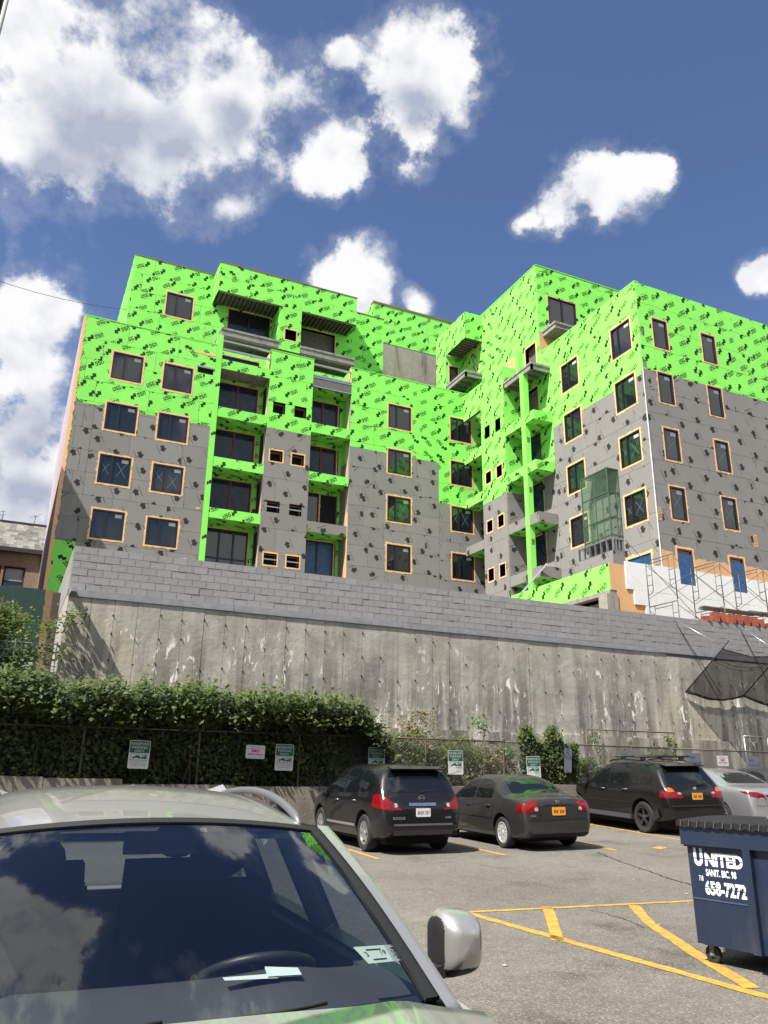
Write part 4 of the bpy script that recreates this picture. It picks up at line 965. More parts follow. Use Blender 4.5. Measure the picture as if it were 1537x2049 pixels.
# taller framed panels standing behind the fence
def fpanel(x0, x1, y, z0, z1, label, m):
    t = thing('fence_panel', label, 'fence panel', ((x0+x1)/2, y, z0)); t['_world'] = 1
    for a, b in (((x0, z0), (x0, z1)), ((x1, z0), (x1, z1)), ((x0, z1), (x1, z1)), ((x0, z0+.15), (x1, z0+.15))):
        mb = MB(); mb.tube([(a[0], y, a[1]), (b[0], y, b[1])], .02, 6); mb.build('frame_tube', m, t, smooth=True)
    mb = MB(); x = x0; h = z1-z0-.15
    while x < x1:
        w = min(h, x1-x); mb.bar((x, y, z0+.15), (x+w, y, z0+.15+w), .006); w2 = min(h, x-x0+.001)
        if x > x0+.02: mb.bar((x, y+.006, z0+.15), (x-w2, y+.006, z0+.15+w2), .006)
        x += .09
    o = mb.build('wire_mesh', M_WIRE, t, fix=False); o['kind'] = 'stuff'
fpanel(15.9, 19.35, 20.0, 1.5, 3.05, 'tall chain link panel laced with thin vines behind the black SUV', M_RUST)
fpanel(24.4, 25.6, 21.8, 1.6, 3.18, 'grey framed chain link panel against the wall at right', M_STEEL)
# ---------------- signs
M_SGREEN = mat('sign_green', (0.008, 0.085, 0.052), .45); M_SWHITE = mat('sign_white', (0.60, 0.62, 0.59), .5, var=.06, vscale=7); M_SRED = mat('sign_red', (0.35, 0.012, 0.02), .5); M_SBLK = mat('sign_black', (0.02, 0.02, 0.02), .5)
M_SGREY = mat('faded_sign_grey', (0.135, 0.14, 0.165), .6, var=.12, vscale=4); M_SBLUE = mat('faded_sign_blue', (0.055, 0.062, 0.22), .6)
def rrect(w, h, r, n=4):
    pts = []
    for cx, cy, a0 in ((w/2-r, h/2-r, 0), (-w/2+r, h/2-r, 90), (-w/2+r, -h/2+r, 180), (w/2-r, -h/2+r, 270)):
        for i in range(n+1): a = R(a0+90*i/n); pts.append((cx+r*math.cos(a), cy+r*math.sin(a)))
    return pts
def sign_base(name, label, group, x, z, y, w, h, tilt, m, rim=None):
    mt = Matrix.Translation((x, y, z)) @ Matrix.Rotation(R(tilt), 4, 'Y') @ Matrix.Rotation(R(90), 4, 'X')
    t = thing(name, label, 'sign', group=group, rotm=mt)
    mb = MB(); mb.prism(rrect(w, h, .03), lambda u, v, d: (u, v, d), -.004, 0); mb.build('plate', m, t)
    return t
def fit_text(mb, txt, x0, x1, z0, z1, d, bold=0.0):
    vs, fs = textmesh(txt, .1, ax='LEFT', bold=bold); a0 = min(p[0] for p in vs); a1 = max(p[0] for p in vs); b0 = min(p[1] for p in vs); b1 = max(p[1] for p in vs); k = len(mb.v)
    mb.v += [(x0+(x1-x0)*(p[0]-a0)/(a1-a0), z0+(z1-z0)*(p[1]-b0)/(b1-b0), d) for p in vs]
    for f in fs: mb.f.append(tuple(k+i for i in f)); mb.m.append(0)
def reserved(x, z, tilt, label, torn=False):
    w, h = .457, .61; t = sign_base('parking_sign', label, 'reserved parking signs', x, z, 19.48, w, h, tilt, M_SWHITE)
    P = lambda d: (lambda u, v, dd=0: (u, v, d))
    g = MB(); g.prism([(-w/2+.012, .035), (w/2-.012, .035), (w/2-.012, h/2-.03), (w/2-.03, h/2-.012), (-w/2+.03, h/2-.012), (-w/2+.012, h/2-.03)], lambda u, v, d: (u, v, d), .0005, .0015); g.build('green_field', M_SGREEN, t)
    q = MB()
    for s, yy, ww in (('RESERVED', .232, .395), ('PARKING', .155, .335), ('ONLY', .078, .215)): fit_text(q, s, -ww/2, ww/2, yy-.027, yy+.027, .003)
    q.build('lettering', M_SWHITE, t)
    q = MB(); ring(q, lambda u, v, d: (u, v, d), (-.185, .185, -.125, .018), (-.176, .176, -.116, .009), .0006, .0022)   # tow-away pictogram
    for poly in ([(-.15, -.075), (-.13, -.045), (-.085, -.04), (-.06, -.015), (-.005, -.012), (.015, -.04), (.04, -.043), (.04, -.075)], [(.05, -.085), (.165, -.085), (.165, -.01), (.13, -.01), (.125, -.035), (.05, -.05)], [(.03, -.02), (.06, -.012), (.12, .0), (.12, -.008), (.06, -.03)]):
        q.prism(poly, lambda u, v, d: (u, v, d), .0008, .0022)
    for cx in (-.12, .01, .075, .14): q.prism([(cx+.016*math.cos(a*.785), -.086+.016*math.sin(a*.785)) for a in range(8)], lambda u, v, d: (u, v, d), .001, .0024)
    for s, yy in (('UNAUTHORIZED VEHICLES', -.155), ('WILL BE TOWED AT VEHICLE', -.195), ("OWNER'S EXPENSE", -.235)): fit_text(q, s, -.19+.03*(yy < -.2), .19-.03*(yy < -.2), yy-.0095, yy+.0095, .002)
    q.build('pictogram', M_SGREEN, t)
    if torn:
        q = MB(); q.prism([(-.21, -.13), (-.02, -.1), (.05, -.21), (-.05, -.27), (-.19, -.285)], lambda u, v, d: (u, v, d), .003, .004); q.build('peeled_film', M_SWHITE, t)
    return t
def novisitor(x, z, tilt, label, y=19.48):
    w, h = .47, .31; t = sign_base('no_parking_sign', label, 'no visitor parking signs', x, z, y, w, h, tilt, M_SWHITE)
    q = MB()
    fit_text(q, 'ALL TENANTS AND', -.12, .12, .105, .128, .002); fit_text(q, 'CUSTOMERS OF THIS BUILDING', -.20, .20, .070, .090, .002); fit_text(q, 'PARK AT YOUR OWN RISK', -.17, .17, -.126, -.112, .002); q.build('small_print', M_SBLK, t, fix=False)['kind'] = 'stuff'
    q = MB(); fit_text(q, 'NO', -.095, .095, -.012, .056, .002, bold=.006); fit_text(q, 'VISITOR PARKING', -.19, .19, -.075, -.035, .002, bold=.003); q.build('lettering', M_SRED, t, fix=False)
def bank(x, z, tilt, label, w=.50, h=.66, lines=('Bank', 'Customer', 'Parking')):
    t = sign_base('bank_sign', label, 'faded bank customer signs', x, z, 19.48, w, h, tilt, M_SGREY)
    q = MB()
    for i, s in enumerate(lines): add_text(q, s, .118, lambda u, v, i=i: (-w/2+.05+u, h/2-.12-.15*i+v, .002), bold=.0015, ax='LEFT', sp=.95)
    q.build('lettering', M_SBLUE, t)
YS = 19.48
K = YS/20.2
sx = lambda x: x*K
sz = lambda z: 1.65+(z-1.65)*K
reserved(sx(3.01), sz(2.035), 1.0, 'green and white reserved parking sign on the hedge, leftmost of the row')
reserved(sx(6.57), sz(2.045), 1.0, 'reserved parking sign next to the small white no parking sign')
reserved(sx(9.12), sz(2.04), 0, 'reserved parking sign half hidden behind the black hatchback roof')
reserved(sx(11.52), sz(2.015), -.5, 'reserved parking sign with peeling lower half between two parked cars', torn=True)
reserved(sx(14.1), sz(1.92), -1.5, 'reserved parking sign over the grey sedan against dense vines', torn=True)
novisitor(sx(5.81), sz(2.16), 1.5, 'small white no visitor parking sign hanging in the dark hedge'); novisitor(sx(21.53), sz(2.25), -.5, 'white no visitor parking sign on the fence above the silver sedan')
bank(sx(15.33), sz(2.15), 4, 'faded grey sign seen edge on at the end of the vines', w=.26, lines=('Ba', 'Cus')); bank(sx(17.58), sz(2.13), 0, 'faded grey bank sign mostly hidden behind SUV roof bars'); bank(sx(20.33), sz(2.12), -1, 'faded grey bank customer sign beside the white no parking sign'); bank(sx(22.9), sz(2.08), -1, 'faded grey bank sign above the silver sedan, rightmost')

# ---------------- foliage
def leafmat(name, c, tr=.35, var=.35):
    m = bpy.data.materials.new(name); m.use_nodes = True; nt = m.node_tree; L = nt.links; b = nt.nodes['Principled BSDF']; b.inputs['Roughness'].default_value = .55; b.inputs['Specular IOR Level'].default_value = .35
    at = nd(nt, 'ShaderNodeAttribute'); at.attribute_name = 'tint'
    mr = nd(nt, 'ShaderNodeMapRange'); mr.inputs[3].default_value = 1-var; mr.inputs[4].default_value = 1+var; L.new(at.outputs['Fac'], mr.inputs[0])
    sc = nd(nt, 'ShaderNodeVectorMath', operation='SCALE'); sc.inputs[0].default_value = c; L.new(mr.outputs[0], sc.inputs['Scale']); L.new(sc.outputs[0], b.inputs['Base Color'])
    tl = nd(nt, 'ShaderNodeBsdfTranslucent'); sc2 = nd(nt, 'ShaderNodeVectorMath', operation='MULTIPLY'); sc2.inputs[1].default_value = (1.5, 1.7, .5); L.new(sc.outputs[0], sc2.inputs[0]); L.new(sc2.outputs[0], tl.inputs[0])
    mx = nd(nt, 'ShaderNodeMixShader'); mx.inputs[0].default_value = tr; out = [n for n in nt.nodes if n.type == 'OUTPUT_MATERIAL'][0]
    L.new(b.outputs[0], mx.inputs[1]); L.new(tl.outputs[0], mx.inputs[2]); L.new(mx.outputs[0], out.inputs[0]); return m
M_IVY = leafmat('hedge_leaf', (0.060, 0.088, 0.026)); M_IVY2 = leafmat('light_leaf', (0.095, 0.130, 0.036)); M_DRY = leafmat('dry_seed_heads', (0.20, 0.17, 0.085), .2); M_WOOD = mat('bark', (0.06, 0.045, 0.032), .9, var=.3, vscale=8)
class Leaves:
    def __init__(s, seed): s.v = []; s.f = []; s.t = []; s.r = random.Random(seed)
    def leaf(s, p, size, nrm=None, tint=None, asp=.62):
        r = s.r; p = Vector(p)
        d = Vector((r.gauss(0, 1), r.gauss(0, 1), r.gauss(0, .7))); d.normalize()
        n = Vector(nrm) if nrm else Vector((r.gauss(0, .6), r.gauss(-.3, .6), r.gauss(.7, .5))); n += Vector((r.gauss(0, .45), r.gauss(0, .45), r.gauss(0, .45)))
        n.normalize(); d = (d-n*d.dot(n))
        if d.length < .05: d = n.orthogonal()
        d.normalize(); w = d.cross(n); L = size*r.uniform(.7, 1.3); W_ = L*asp*.5; k = len(s.v)
        s.v += [tuple(p), tuple(p+d*L*.4+w*W_-n*.1*L), tuple(p+d*L-n*.12*L), tuple(p+d*L*.4-w*W_-n*.1*L)]
        s.f.append((k, k+1, k+2)); s.f.append((k, k+2, k+3)); t = r.random() if tint is None else tint; s.t += [t, t]
    def build(s, name, m, parent):
        p = parent
        while p.parent is not None: p = p.parent
        org = p.location
        me = bpy.data.meshes.new(name); me.from_pydata([(x-org.x, y-org.y, z-org.z) for x, y, z in s.v], [], s.f); me.materials.append(m)
        a = me.attributes.new('tint', 'FLOAT', 'FACE'); a.data.foreach_set('value', s.t); me.update()
        return link(name, me, parent)
def nzz(x, y, z=0): return mnoise.noise(Vector((x, y, z)))
def hedge_top(x):
    b = 3.40 if x < 6 else 3.40-.05*(x-6)
    if x > 8.1: b -= (x-8.1)*.75
    if x < 1.2: b += (1.2-x)*.14
    return b+.24*nzz(x*1.1, 3)+.15*nzz(x*3.7, 9)
# vines grown over the fence: a solid leafy hedge
hg = thing('vine_hedge', 'dense dark green vine hedge grown over the fence, left of the parked cars', 'hedge', (3.5, 20.2, 1.25)); hg['_world'] = 1
lv = Leaves(1); rr = lv.r
for i in range(26000):
    x = rr.uniform(-4.2, 9.35); zt = hedge_top(x); u = rr.random()
    if u < .48:       # front skin
        z = 1.3+(zt-1.3)*rr.random()**.8; k = (z-2.6-.2*nzz(x*1.1, 4))/.6; bulge = .85*min(1, max(0, k))**.7+.10*nzz(x*1.7, z*1.7, 5)
        p = (x, 19.78-bulge+abs(rr.gauss(0, .09)), z); n = (0, -1, .55)
    elif u < .88:      # sunlit crown
        t = rr.uniform(-1, 1); p = (x, 19.75+t*.85, zt-.22*t*t+rr.gauss(0, .09)-(.18 if t < 0 else 0)*abs(t)*1.5); n = (-.2, -.35, 1)
    else: p = (x, rr.uniform(19.8, 20.5), rr.uniform(1.4, zt)); n = None
    tnt = min(1, max(0, .5+.55*nzz(x*.9, p[2]*.9, 2)+rr.gauss(0, .22)))
    lv.leaf(p, rr.choice((.08, .10, .12, .155)), n, tnt)
o = lv.build('foliage', M_IVY, hg); o['kind'] = 'stuff'
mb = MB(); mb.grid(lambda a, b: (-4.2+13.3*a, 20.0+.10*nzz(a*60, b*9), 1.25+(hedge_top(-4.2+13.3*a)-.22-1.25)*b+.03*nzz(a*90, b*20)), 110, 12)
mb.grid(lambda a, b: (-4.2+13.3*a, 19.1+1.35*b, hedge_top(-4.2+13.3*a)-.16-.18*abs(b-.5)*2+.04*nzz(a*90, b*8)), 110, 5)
o = mb.build('shade_core', mat('shade_core', (0.020, 0.026, 0.010), .9, var=.5, vscale=9), hg, smooth=True); o['kind'] = 'stuff'  # dark sheets fill the gaps; the hedge's inner shade is in their colour
lv = Leaves(2); rr = lv.r
for i in range(5200):
    x = rr.uniform(-4, 9.2); zt = hedge_top(x); lv.leaf((x, rr.uniform(18.95, 20.5), zt+abs(rr.gauss(0, .15))-.03), .11, (-.2, -.3, 1))
for c in range(70):   # stray shoots above the crown
    cx = rr.uniform(-4, 9.0); cy = rr.uniform(19.2, 20.3); h0 = hedge_top(cx); L_ = rr.uniform(.15, .5); dx = rr.uniform(-.25, .25)
    for i in range(int(14+L_*30)): tt = rr.random(); lv.leaf((cx+dx*tt+rr.gauss(0, .035), cy-.12*tt+rr.gauss(0, .035), h0-.05+L_*tt), .055+.05*(1-tt)*rr.uniform(.7, 1.5), (-.2, -.4, .8))
for c in range(30):   # shoots of pale leaves on the shaded face
    cx, cz = rr.uniform(-.5, 8.6), rr.uniform(1.4, 2.5)
    for i in range(16): lv.leaf((cx+rr.gauss(0, .13), 19.62+rr.gauss(0, .05), cz+rr.gauss(0, .11)), .10, (0, -.8, .6))
o = lv.build('young_leaves', M_IVY2, hg); o['kind'] = 'stuff'
mb = MB(); rr = random.Random(3)
for i in range(70):
    x = rr.uniform(-4, 9); z1 = rr.uniform(2.2, 3.2); mb.tube([(x, 19.9+rr.uniform(-.2, .2), 1.2), (x+rr.uniform(-.2, .2), 19.85+rr.uniform(-.3, .3), (1.2+z1)/2), (x+rr.uniform(-.4, .4), 19.9, z1)], [.016, .012, .005], 5)
o = mb.build('stems', M_WOOD, hg); o['kind'] = 'stuff'
lv = Leaves(4); rr = lv.r
for c in range(90):   # feathery seed heads behind the crown
    cx = rr.choice((rr.uniform(1.5, 3.6), rr.uniform(4.0, 6.6), rr.uniform(-4, 9.0))); cy = rr.uniform(20.2, 20.8); h = hedge_top(cx)+rr.uniform(.02, .22)
    for i in range(34):
        t = rr.random(); lv.leaf((cx+rr.gauss(0, .10), cy+rr.gauss(0, .1), h-.35*t+rr.gauss(0, .03)), .05, (rr.gauss(0, 1), rr.gauss(0, 1), .3), asp=.3)
o = lv.build('seed_heads', M_DRY, hg); o['kind'] = 'stuff'
def shrub(label, cx, cy, z0, w, d, h, n, seed, m, size=.09, stems=6, shape=1.0, name='shrub', group=None):
    t = thing(name, label, 'plant', (cx, cy, z0), group); t['_world'] = 1
    lv = Leaves(seed); rr = lv.r
    cl = [(rr.gauss(0, .33)*w, rr.gauss(0, .3)*d, abs(rr.gauss(.55, .25))*h, rr.uniform(.12, .24)*max(w, .5)) for _ in range(max(5, n//55))]
    for i in range(n):
        a = rr.choice(cl); x, y, z = cx+a[0]+rr.gauss(0, a[3]), cy+a[1]+rr.gauss(0, a[3]), z0+min(h, max(.03, a[2]+rr.gauss(0, a[3])))
        lv.leaf((x, y, z), size, (-.2, -.3, .8), min(1, max(0, .5+.5*nzz(x*2, z*2, seed)+rr.gauss(0, .2))))
    o = lv.build('foliage', m, t); o['kind'] = 'stuff'
    for i in range(stems):
        mb = MB(); a = rr.choice(cl); mb.tube([(cx+rr.uniform(-.1, .1)*w, cy, z0-.05), (cx+a[0]*.5, cy+a[1]*.5, z0+a[2]*.5), (cx+a[0], cy+a[1], z0+a[2])], [.012, .009, .004], 5); mb.build('stem', M_WOOD, t)
    return t
for k, (x, y, h, w, n, mt, lab) in enumerate((
    (9.75, 20.2, 1.35, .9, 2600, M_IVY2, 'olive green shrub just right of the hedge end'), (10.7, 20.9, 2.05, .9, 1900, M_DRY, 'dry yellowish bush rising behind the hatchback roof'),
    (10.7, 20.15, 1.0, .9, 1900, M_IVY2, 'low green shrub behind the hatchback roof'), (11.7, 20.3, 1.25, 1.0, 2600, M_IVY2, 'leafy shrub behind the sign with peeling film'), (12.5, 20.9, 1.95, .6, 900, M_IVY2, 'thin upright weed in front of the concrete wall'),
    (12.7, 20.25, 1.1, .8, 1800, M_DRY, 'dry straw coloured weeds left of the vine mass'), (13.4, 20.5, 1.25, .6, 1000, M_IVY2, 'small green weed beside the two peaked vine mass'), (15.9, 20.25, .9, .55, 1200, M_IVY2, 'pale green bush left of the tall fence panel'))):
    shrub(lab, x, y, 1.35, w, .6, h, n, 20+k, mt, size=.085, group='weeds behind the fence')
# two-humped mass of vines on the fence
vm = thing('vine_mass', 'two peaked mass of vines hanging over the fence above the grey sedan', 'plant', (14.4, 19.8, 1.3)); vm['_world'] = 1
lv = Leaves(31); rr = lv.r
for i in range(5200):
    x = rr.uniform(13.35, 15.25); zt = 2.55+.10*nzz(x*3, 1)
    for c, hgt in ((13.55, .52), (14.45, .55)): zt += hgt*math.exp(-((x-c)/.17)**2)
    z = 1.35+(zt-1.35)*rr.random()**.75
    if abs(x-14.3) > .8 and z < 1.7 and rr.random() < .5: continue
    y = 19.75-.16*math.sin((z-1.3)*1.6)-.05+abs(rr.gauss(0, .12)); lv.leaf((x, y, z), .095, (-.1, -.8, .55), min(1, max(0, .5+.6*nzz(x*2.2, z*2.2, 8)+rr.gauss(0, .2))))
o = lv.build('foliage', M_IVY, vm); o['kind'] = 'stuff'
lv = Leaves(32); rr = lv.r
for i in range(900):
    c = rr.choice((13.55, 14.45)); x = c+rr.gauss(0, .18); lv.leaf((x, 19.7+rr.gauss(0, .1), 2.75+rr.random()*.38-abs(x-c)), .085, (-.2, -.4, 1))
o = lv.build('young_leaves', M_IVY2, vm); o['kind'] = 'stuff'
for x in (13.55, 14.4, 15.0):
    mb = MB(); mb.tube([(x, 19.85, 1.2), (x+.05, 19.8, 2.0), (x, 19.78, 2.7)], [.02, .014, .006], 6); mb.build('stem', M_WOOD, vm)
# thin vines on the tall panel
tv = thing('thin_vine', 'thin sparse vine with pale leaves climbing the tall chain link panel', 'plant', (17.6, 19.97, 1.5)); tv['_world'] = 1
lv = Leaves(33); rr = lv.r
for x0, h, n in ((16.3, 1.45, 170), (16.9, 1.0, 70), (17.4, 1.2, 60), (18.3, 1.3, 150), (18.9, 1.42, 330), (19.2, 1.3, 220), (16.1, .7, 120)):
    for i in range(n):
        t = rr.random(); lv.leaf((x0+.16*math.sin(t*9+x0)+rr.gauss(0, .09), 19.95+rr.gauss(0, .03), 1.55+h*t), .075, (-.2, -.8, .4))
    mb = MB(); mb.tube([(x0+.16*math.sin(t*9/8+x0), 19.97, 1.4+h*t/8) for t in range(9)], .006, 5); mb.build('stem', M_WOOD, tv)
o = lv.build('foliage', M_IVY2, tv); o['kind'] = 'stuff'
# young tree at the left end of the wall
tr = thing('young_tree', 'leafy young tree by the left end of the retaining wall', 'tree', (-.6, 23.2, 3.8)); tr['_world'] = 1
rr = random.Random(41)
mb = MB(); mb.tube([(-.7, 23.3, 3.4), (-.65, 23.2, 4.3), (-.5, 23.1, 5.2), (-.45, 23.0, 6.0)], [.06, .05, .035, .012], 7); mb.build('trunk', M_WOOD, tr, smooth=True)
ends = []
for i in range(17):
    z = rr.uniform(3.9, 5.7); a = rr.uniform(0, 6.28); l = rr.uniform(.6, 1.3); b0 = Vector((-.6, 23.15, z)); e = b0+Vector((math.cos(a)*l, math.sin(a)*l*.7, rr.uniform(.05, .5))); e.x = min(e.x, .85)
    mb = MB(); mb.tube([b0, (b0+e)/2+Vector((0, 0, .08)), e], [.022, .014, .005], 5); mb.build('limb', M_WOOD, tr); ends.append((b0, e))
ends.append((Vector((-.5, 23.1, 4.6)), Vector((1.35, 22.35, 5.5)))); ends.append((Vector((-.5, 23.1, 4.4)), Vector((1.15, 22.4, 4.6))))
lv = Leaves(42); r2 = lv.r
for i in range(9000):
    b0, e = r2.choice(ends); t = r2.uniform(.2, 1.08); p = b0.lerp(e, t)+Vector((r2.gauss(0, .17), r2.gauss(0, .17), r2.gauss(0, .15))); lv.leaf(p, .105, (-.2, -.2, 1))
o = lv.build('crown', M_IVY2, tr); o['kind'] = 'stuff'
# ================================================================== VEHICLES
def paint(name, c, metal=.0, rough=.4, coat=.75, coatr=.03, dust=(.10, .095, .085), damt=.25):
    return mat(name, c, rough, metal, var=.05, vscale=2, spec=.25, coat=coat, coatr=coatr, dirt=dust, dscale=1.6, damt=damt)
M_BLACKP = paint('black_paint', (0.006, 0.006, 0.0075), damt=.06, dust=(.03,.028,.025)); M_BLACKQ = paint('black_paint_dusty', (0.006, 0.0058, 0.0055), damt=.10, dust=(.03,.027,.024)); M_GREYP = paint('dark_grey_paint', (0.030, 0.0295, 0.029), metal=.3, damt=.12); M_SILV = paint('silver_paint', (0.50, 0.51, 0.53), metal=.75, rough=.3, damt=.1); M_DGRN = paint('dark_car_paint', (0.03, 0.034, 0.036))
M_CGL = mat('car_glass_dark', (0.006, 0.008, 0.009), .02, spec=.75); M_RUB = mat('tyre_rubber', (0.016, 0.016, 0.016), .85, var=.2, vscale=12); M_RIM = mat('alloy_rim', (0.55, 0.55, 0.55), .3, metal=.8); M_RIMD = mat('dark_alloy_rim', (0.10, 0.10, 0.105), .3, metal=.8); M_PLAST = mat('black_plastic', (0.014, 0.014, 0.014), .6)
M_TAIL = mat('red_tail_lamp', (0.16, 0.003, 0.005), .2, coat=.25, var=.35, vscale=14); M_AMB = mat('amber_lamp', (0.42, 0.10, 0.004), .15, coat=1.0); M_CLR = mat('clear_lamp', (0.30, 0.30, 0.30), .2, coat=.3); M_CHR = mat('chrome', (0.65, 0.66, 0.67), .15, metal=1.0); M_PLT_W = mat('white_plate', (0.62, 0.62, 0.60), .5); M_PLT_Y = mat('orange_plate', (0.72, 0.30, 0.02), .5); M_PLT_T = mat('plate_digits', (0.02, 0.025, 0.06), .5); M_SEAM = mat('panel_gap', (0.003, 0.003, 0.003), .9); M_WELL = mat('wheel_well', (0.006, 0.006, 0.006), .95)
def hermite(pts):
    xs = [p[0] for p in pts]; ys = [p[1] for p in pts]; n = len(xs); d = [(ys[i+1]-ys[i])/(xs[i+1]-xs[i]) for i in range(n-1)]; m = [d[0]]+[0.0 if d[i-1]*d[i] <= 0 else 2*d[i-1]*d[i]/(d[i-1]+d[i]) for i in range(1, n-1)]+[d[-1]]
    def f(x):
        if x <= xs[0]: return ys[0]
        if x >= xs[-1]: return ys[-1]
        i = 0
        while x > xs[i+1]: i += 1
        h = xs[i+1]-xs[i]; t = (x-xs[i])/h
        return (2*t**3-3*t*t+1)*ys[i]+(t**3-2*t*t+t)*h*m[i]+(-2*t**3+3*t*t)*ys[i+1]+(t**3-t*t)*h*m[i+1]
    return f
def car_body(sp):
    Lh = sp['L']/2; Wh = sp['W']/2; top = hermite(sp['top']); belt = hermite(sp['belt']); bot = hermite(sp['bot']); plan = hermite(sp['plan']); tum = sp.get('tum', .2)
    ys = [-Lh+sp['L']*(.5-.5*math.cos(math.pi*i/64)) for i in range(65)]
    ys = sorted(set([round(y, 4) for y in ys]+[round(-Lh+.012*k, 4) for k in range(1, 10)]))
    nU = 14; ring_ = []; zmax = sp['H']
    for y in ys:
        w = Wh*plan(y); zb = bot(y); zt = top(y); be = min(belt(y), zt-.015); h = be-zb; sec = [(0, zb), (w*.84, zb), (w*.935, zb+.05*h), (w*.975, zb+.25*h), (w*.995, zb+.5*h), (w, zb+.68*h), (w*.992, zb+.85*h), (w*.972, be-.035*h), (w*.955, be)]
        b = zt-be; cab = min(1, max(0, (b-.12)/.3)); n = 2.3+2.6*cab
        for k in range(1, nU+1):
            th = math.pi/2*k/nU; x = w*.955*(math.cos(th)**(2/n) if k < nU else 0); z = be+b*math.sin(th)**(2/n); x *= 1-tum*cab*(z-be)/(zmax-.9); sec.append((x, z))
        ring_.append((y, sec))
    mb = MB(); N = len(ring_[0][1]); full = []
    for y, sec in ring_:
        loop = [(x, y, z) for x, z in sec]+[(-x, y, z) for x, z in reversed(sec[1:-1])]
        full.append(loop)
    M_ = len(full[0])
    for lp in full: mb.v += lp
    for i in range(len(full)-1):
        for j in range(M_): mb.f.append((i*M_+j, i*M_+(j+1) % M_, (i+1)*M_+(j+1) % M_, (i+1)*M_+j)); mb.m.append(0)
    mb.f.append(tuple(reversed(range(M_)))); mb.m.append(0); k = (len(full)-1)*M_; mb.f.append(tuple(k+j for j in range(M_))); mb.m.append(0)
    me = mb.mesh('body', sp['paint'])
    # cut the wheel arches
    o = bpy.data.objects.new('tmp', me); C.objects.link(o); cut_o = []
    for s in (-1, 1):
        for ya in (sp['ra'], sp['fa']):
            c = MB(); prof = [(0.0001, 0), (sp['arch'], 0), (sp['arch'], .34), (0.0001, .34)]; c.lathe(prof, 36, 'x', (s*(Wh+.06) if s < 0 else Wh+.06-.34, ya, sp['tr']+.02)); cm = c.mesh('cut', M_WELL)
            co = bpy.data.objects.new('cut', cm); C.objects.link(co); md = o.modifiers.new('b', 'BOOLEAN'); md.operation = 'DIFFERENCE'; md.object = co; md.solver = 'EXACT'; cut_o.append(co)
    dg = bpy.context.evaluated_depsgraph_get(); ev = bpy.data.meshes.new_from_object(o.evaluated_get(dg)); bpy.data.objects.remove(o)
    for c in cut_o: bpy.data.objects.remove(c)
    if len(ev.polygons) < 200: ev = me
    for p in ev.polygons: p.use_smooth = True
    ev.set_sharp_from_angle(angle=R(38))
    # faces inside the arches are dark
    if len(ev.materials) < 2: ev.materials.append(M_WELL)
    for p in ev.polygons:
        c = p.center
        for ya in (sp['ra'], sp['fa']):
            r = math.hypot(c.y-ya, c.z-sp['tr']-.02)
            if r < sp['arch']+.004 and abs(c.x) < Wh-.035 and abs(c.x) > Wh-.36: p.material_index = 1
    bvh = BVHTree.FromPolygons([v.co.copy() for v in ev.vertices], [tuple(p.vertices) for p in ev.polygons])
    return ev, bvh
def cast(bvh, a, d):
    h = bvh.ray_cast(Vector(a), Vector(d)); return (h[0], h[1]) if h[0] is not None else (None, None)
def densify(poly, step=.05):
    out = []
    for i in range(len(poly)):
        a, b = poly[i], poly[(i+1) % len(poly)]; n = max(1, int(math.dist(a, b)/step))
        for k in range(n): out.append((a[0]+(b[0]-a[0])*k/n, a[1]+(b[1]-a[1])*k/n))
    return out
def rounded(poly, r=.04, n=3):
    out = []
    N = len(poly)
    for i in range(N):
        p0, p, p2 = Vector((*poly[i-1], 0)), Vector((*poly[i], 0)), Vector((*poly[(i+1) % N], 0)); a = (p0-p); b = (p2-p); ra = min(r, a.length*.45); rb = min(r, b.length*.45); A = p+a.normalized()*ra; B = p+b.normalized()*rb
        for k in range(n+1): t = k/n; q = A*(1-t)**2+p*2*t*(1-t)+B*t*t; out.append((q.x, q.y))
    return out
def patch(bvh, poly, view, name, m, parent, off=.004, rnd=.03, sub=4, depth=.012):
    """skin lying on the body: outline given in side view (y,z) or rear view (x,z) or top view (x,y)"""
    poly = densify(rounded(poly, rnd) if rnd else poly); cx = sum(p[0] for p in poly)/len(poly); cy = sum(p[1] for p in poly)/len(poly); n = len(poly)
    A = {'L': lambda a, b: ((-3, a, b), (1, 0, 0)), 'R': lambda a, b: ((3, a, b), (-1, 0, 0)), 'B': lambda a, b: ((a, -5, b), (0, 1, 0)), 'F': lambda a, b: ((a, 5, b), (0, -1, 0)), 'T': lambda a, b: ((a, b, 4), (0, 0, -1))}[view]
    mb = MB(); last = None; vd = Vector(A(0, 0)[1])
    def put(a, b, o):
        nonlocal last
        h, nr = cast(bvh, *A(a, b))
        if h is None: h, nr = last if last else (Vector((a, 0, b)), -vd)
        last = (h, nr); mb.v.append(tuple(h-vd*o))
    put(cx, cy, off)
    for s in range(1, sub+1):
        for (a, b) in poly: put(cx+(a-cx)*s/sub, cy+(b-cy)*s/sub, off)
    for (a, b) in poly: put(a, b, -depth)
    for j in range(n): mb.f.append((0, 1+j, 1+(j+1) % n)); mb.m.append(0)
    for s in range(sub):
        for j in range(n): mb.f.append((1+s*n+j, 1+(s+1)*n+j, 1+(s+1)*n+(j+1) % n, 1+s*n+(j+1) % n)); mb.m.append(0)
    return link(name, mb.mesh(name, m, smooth=30), parent)
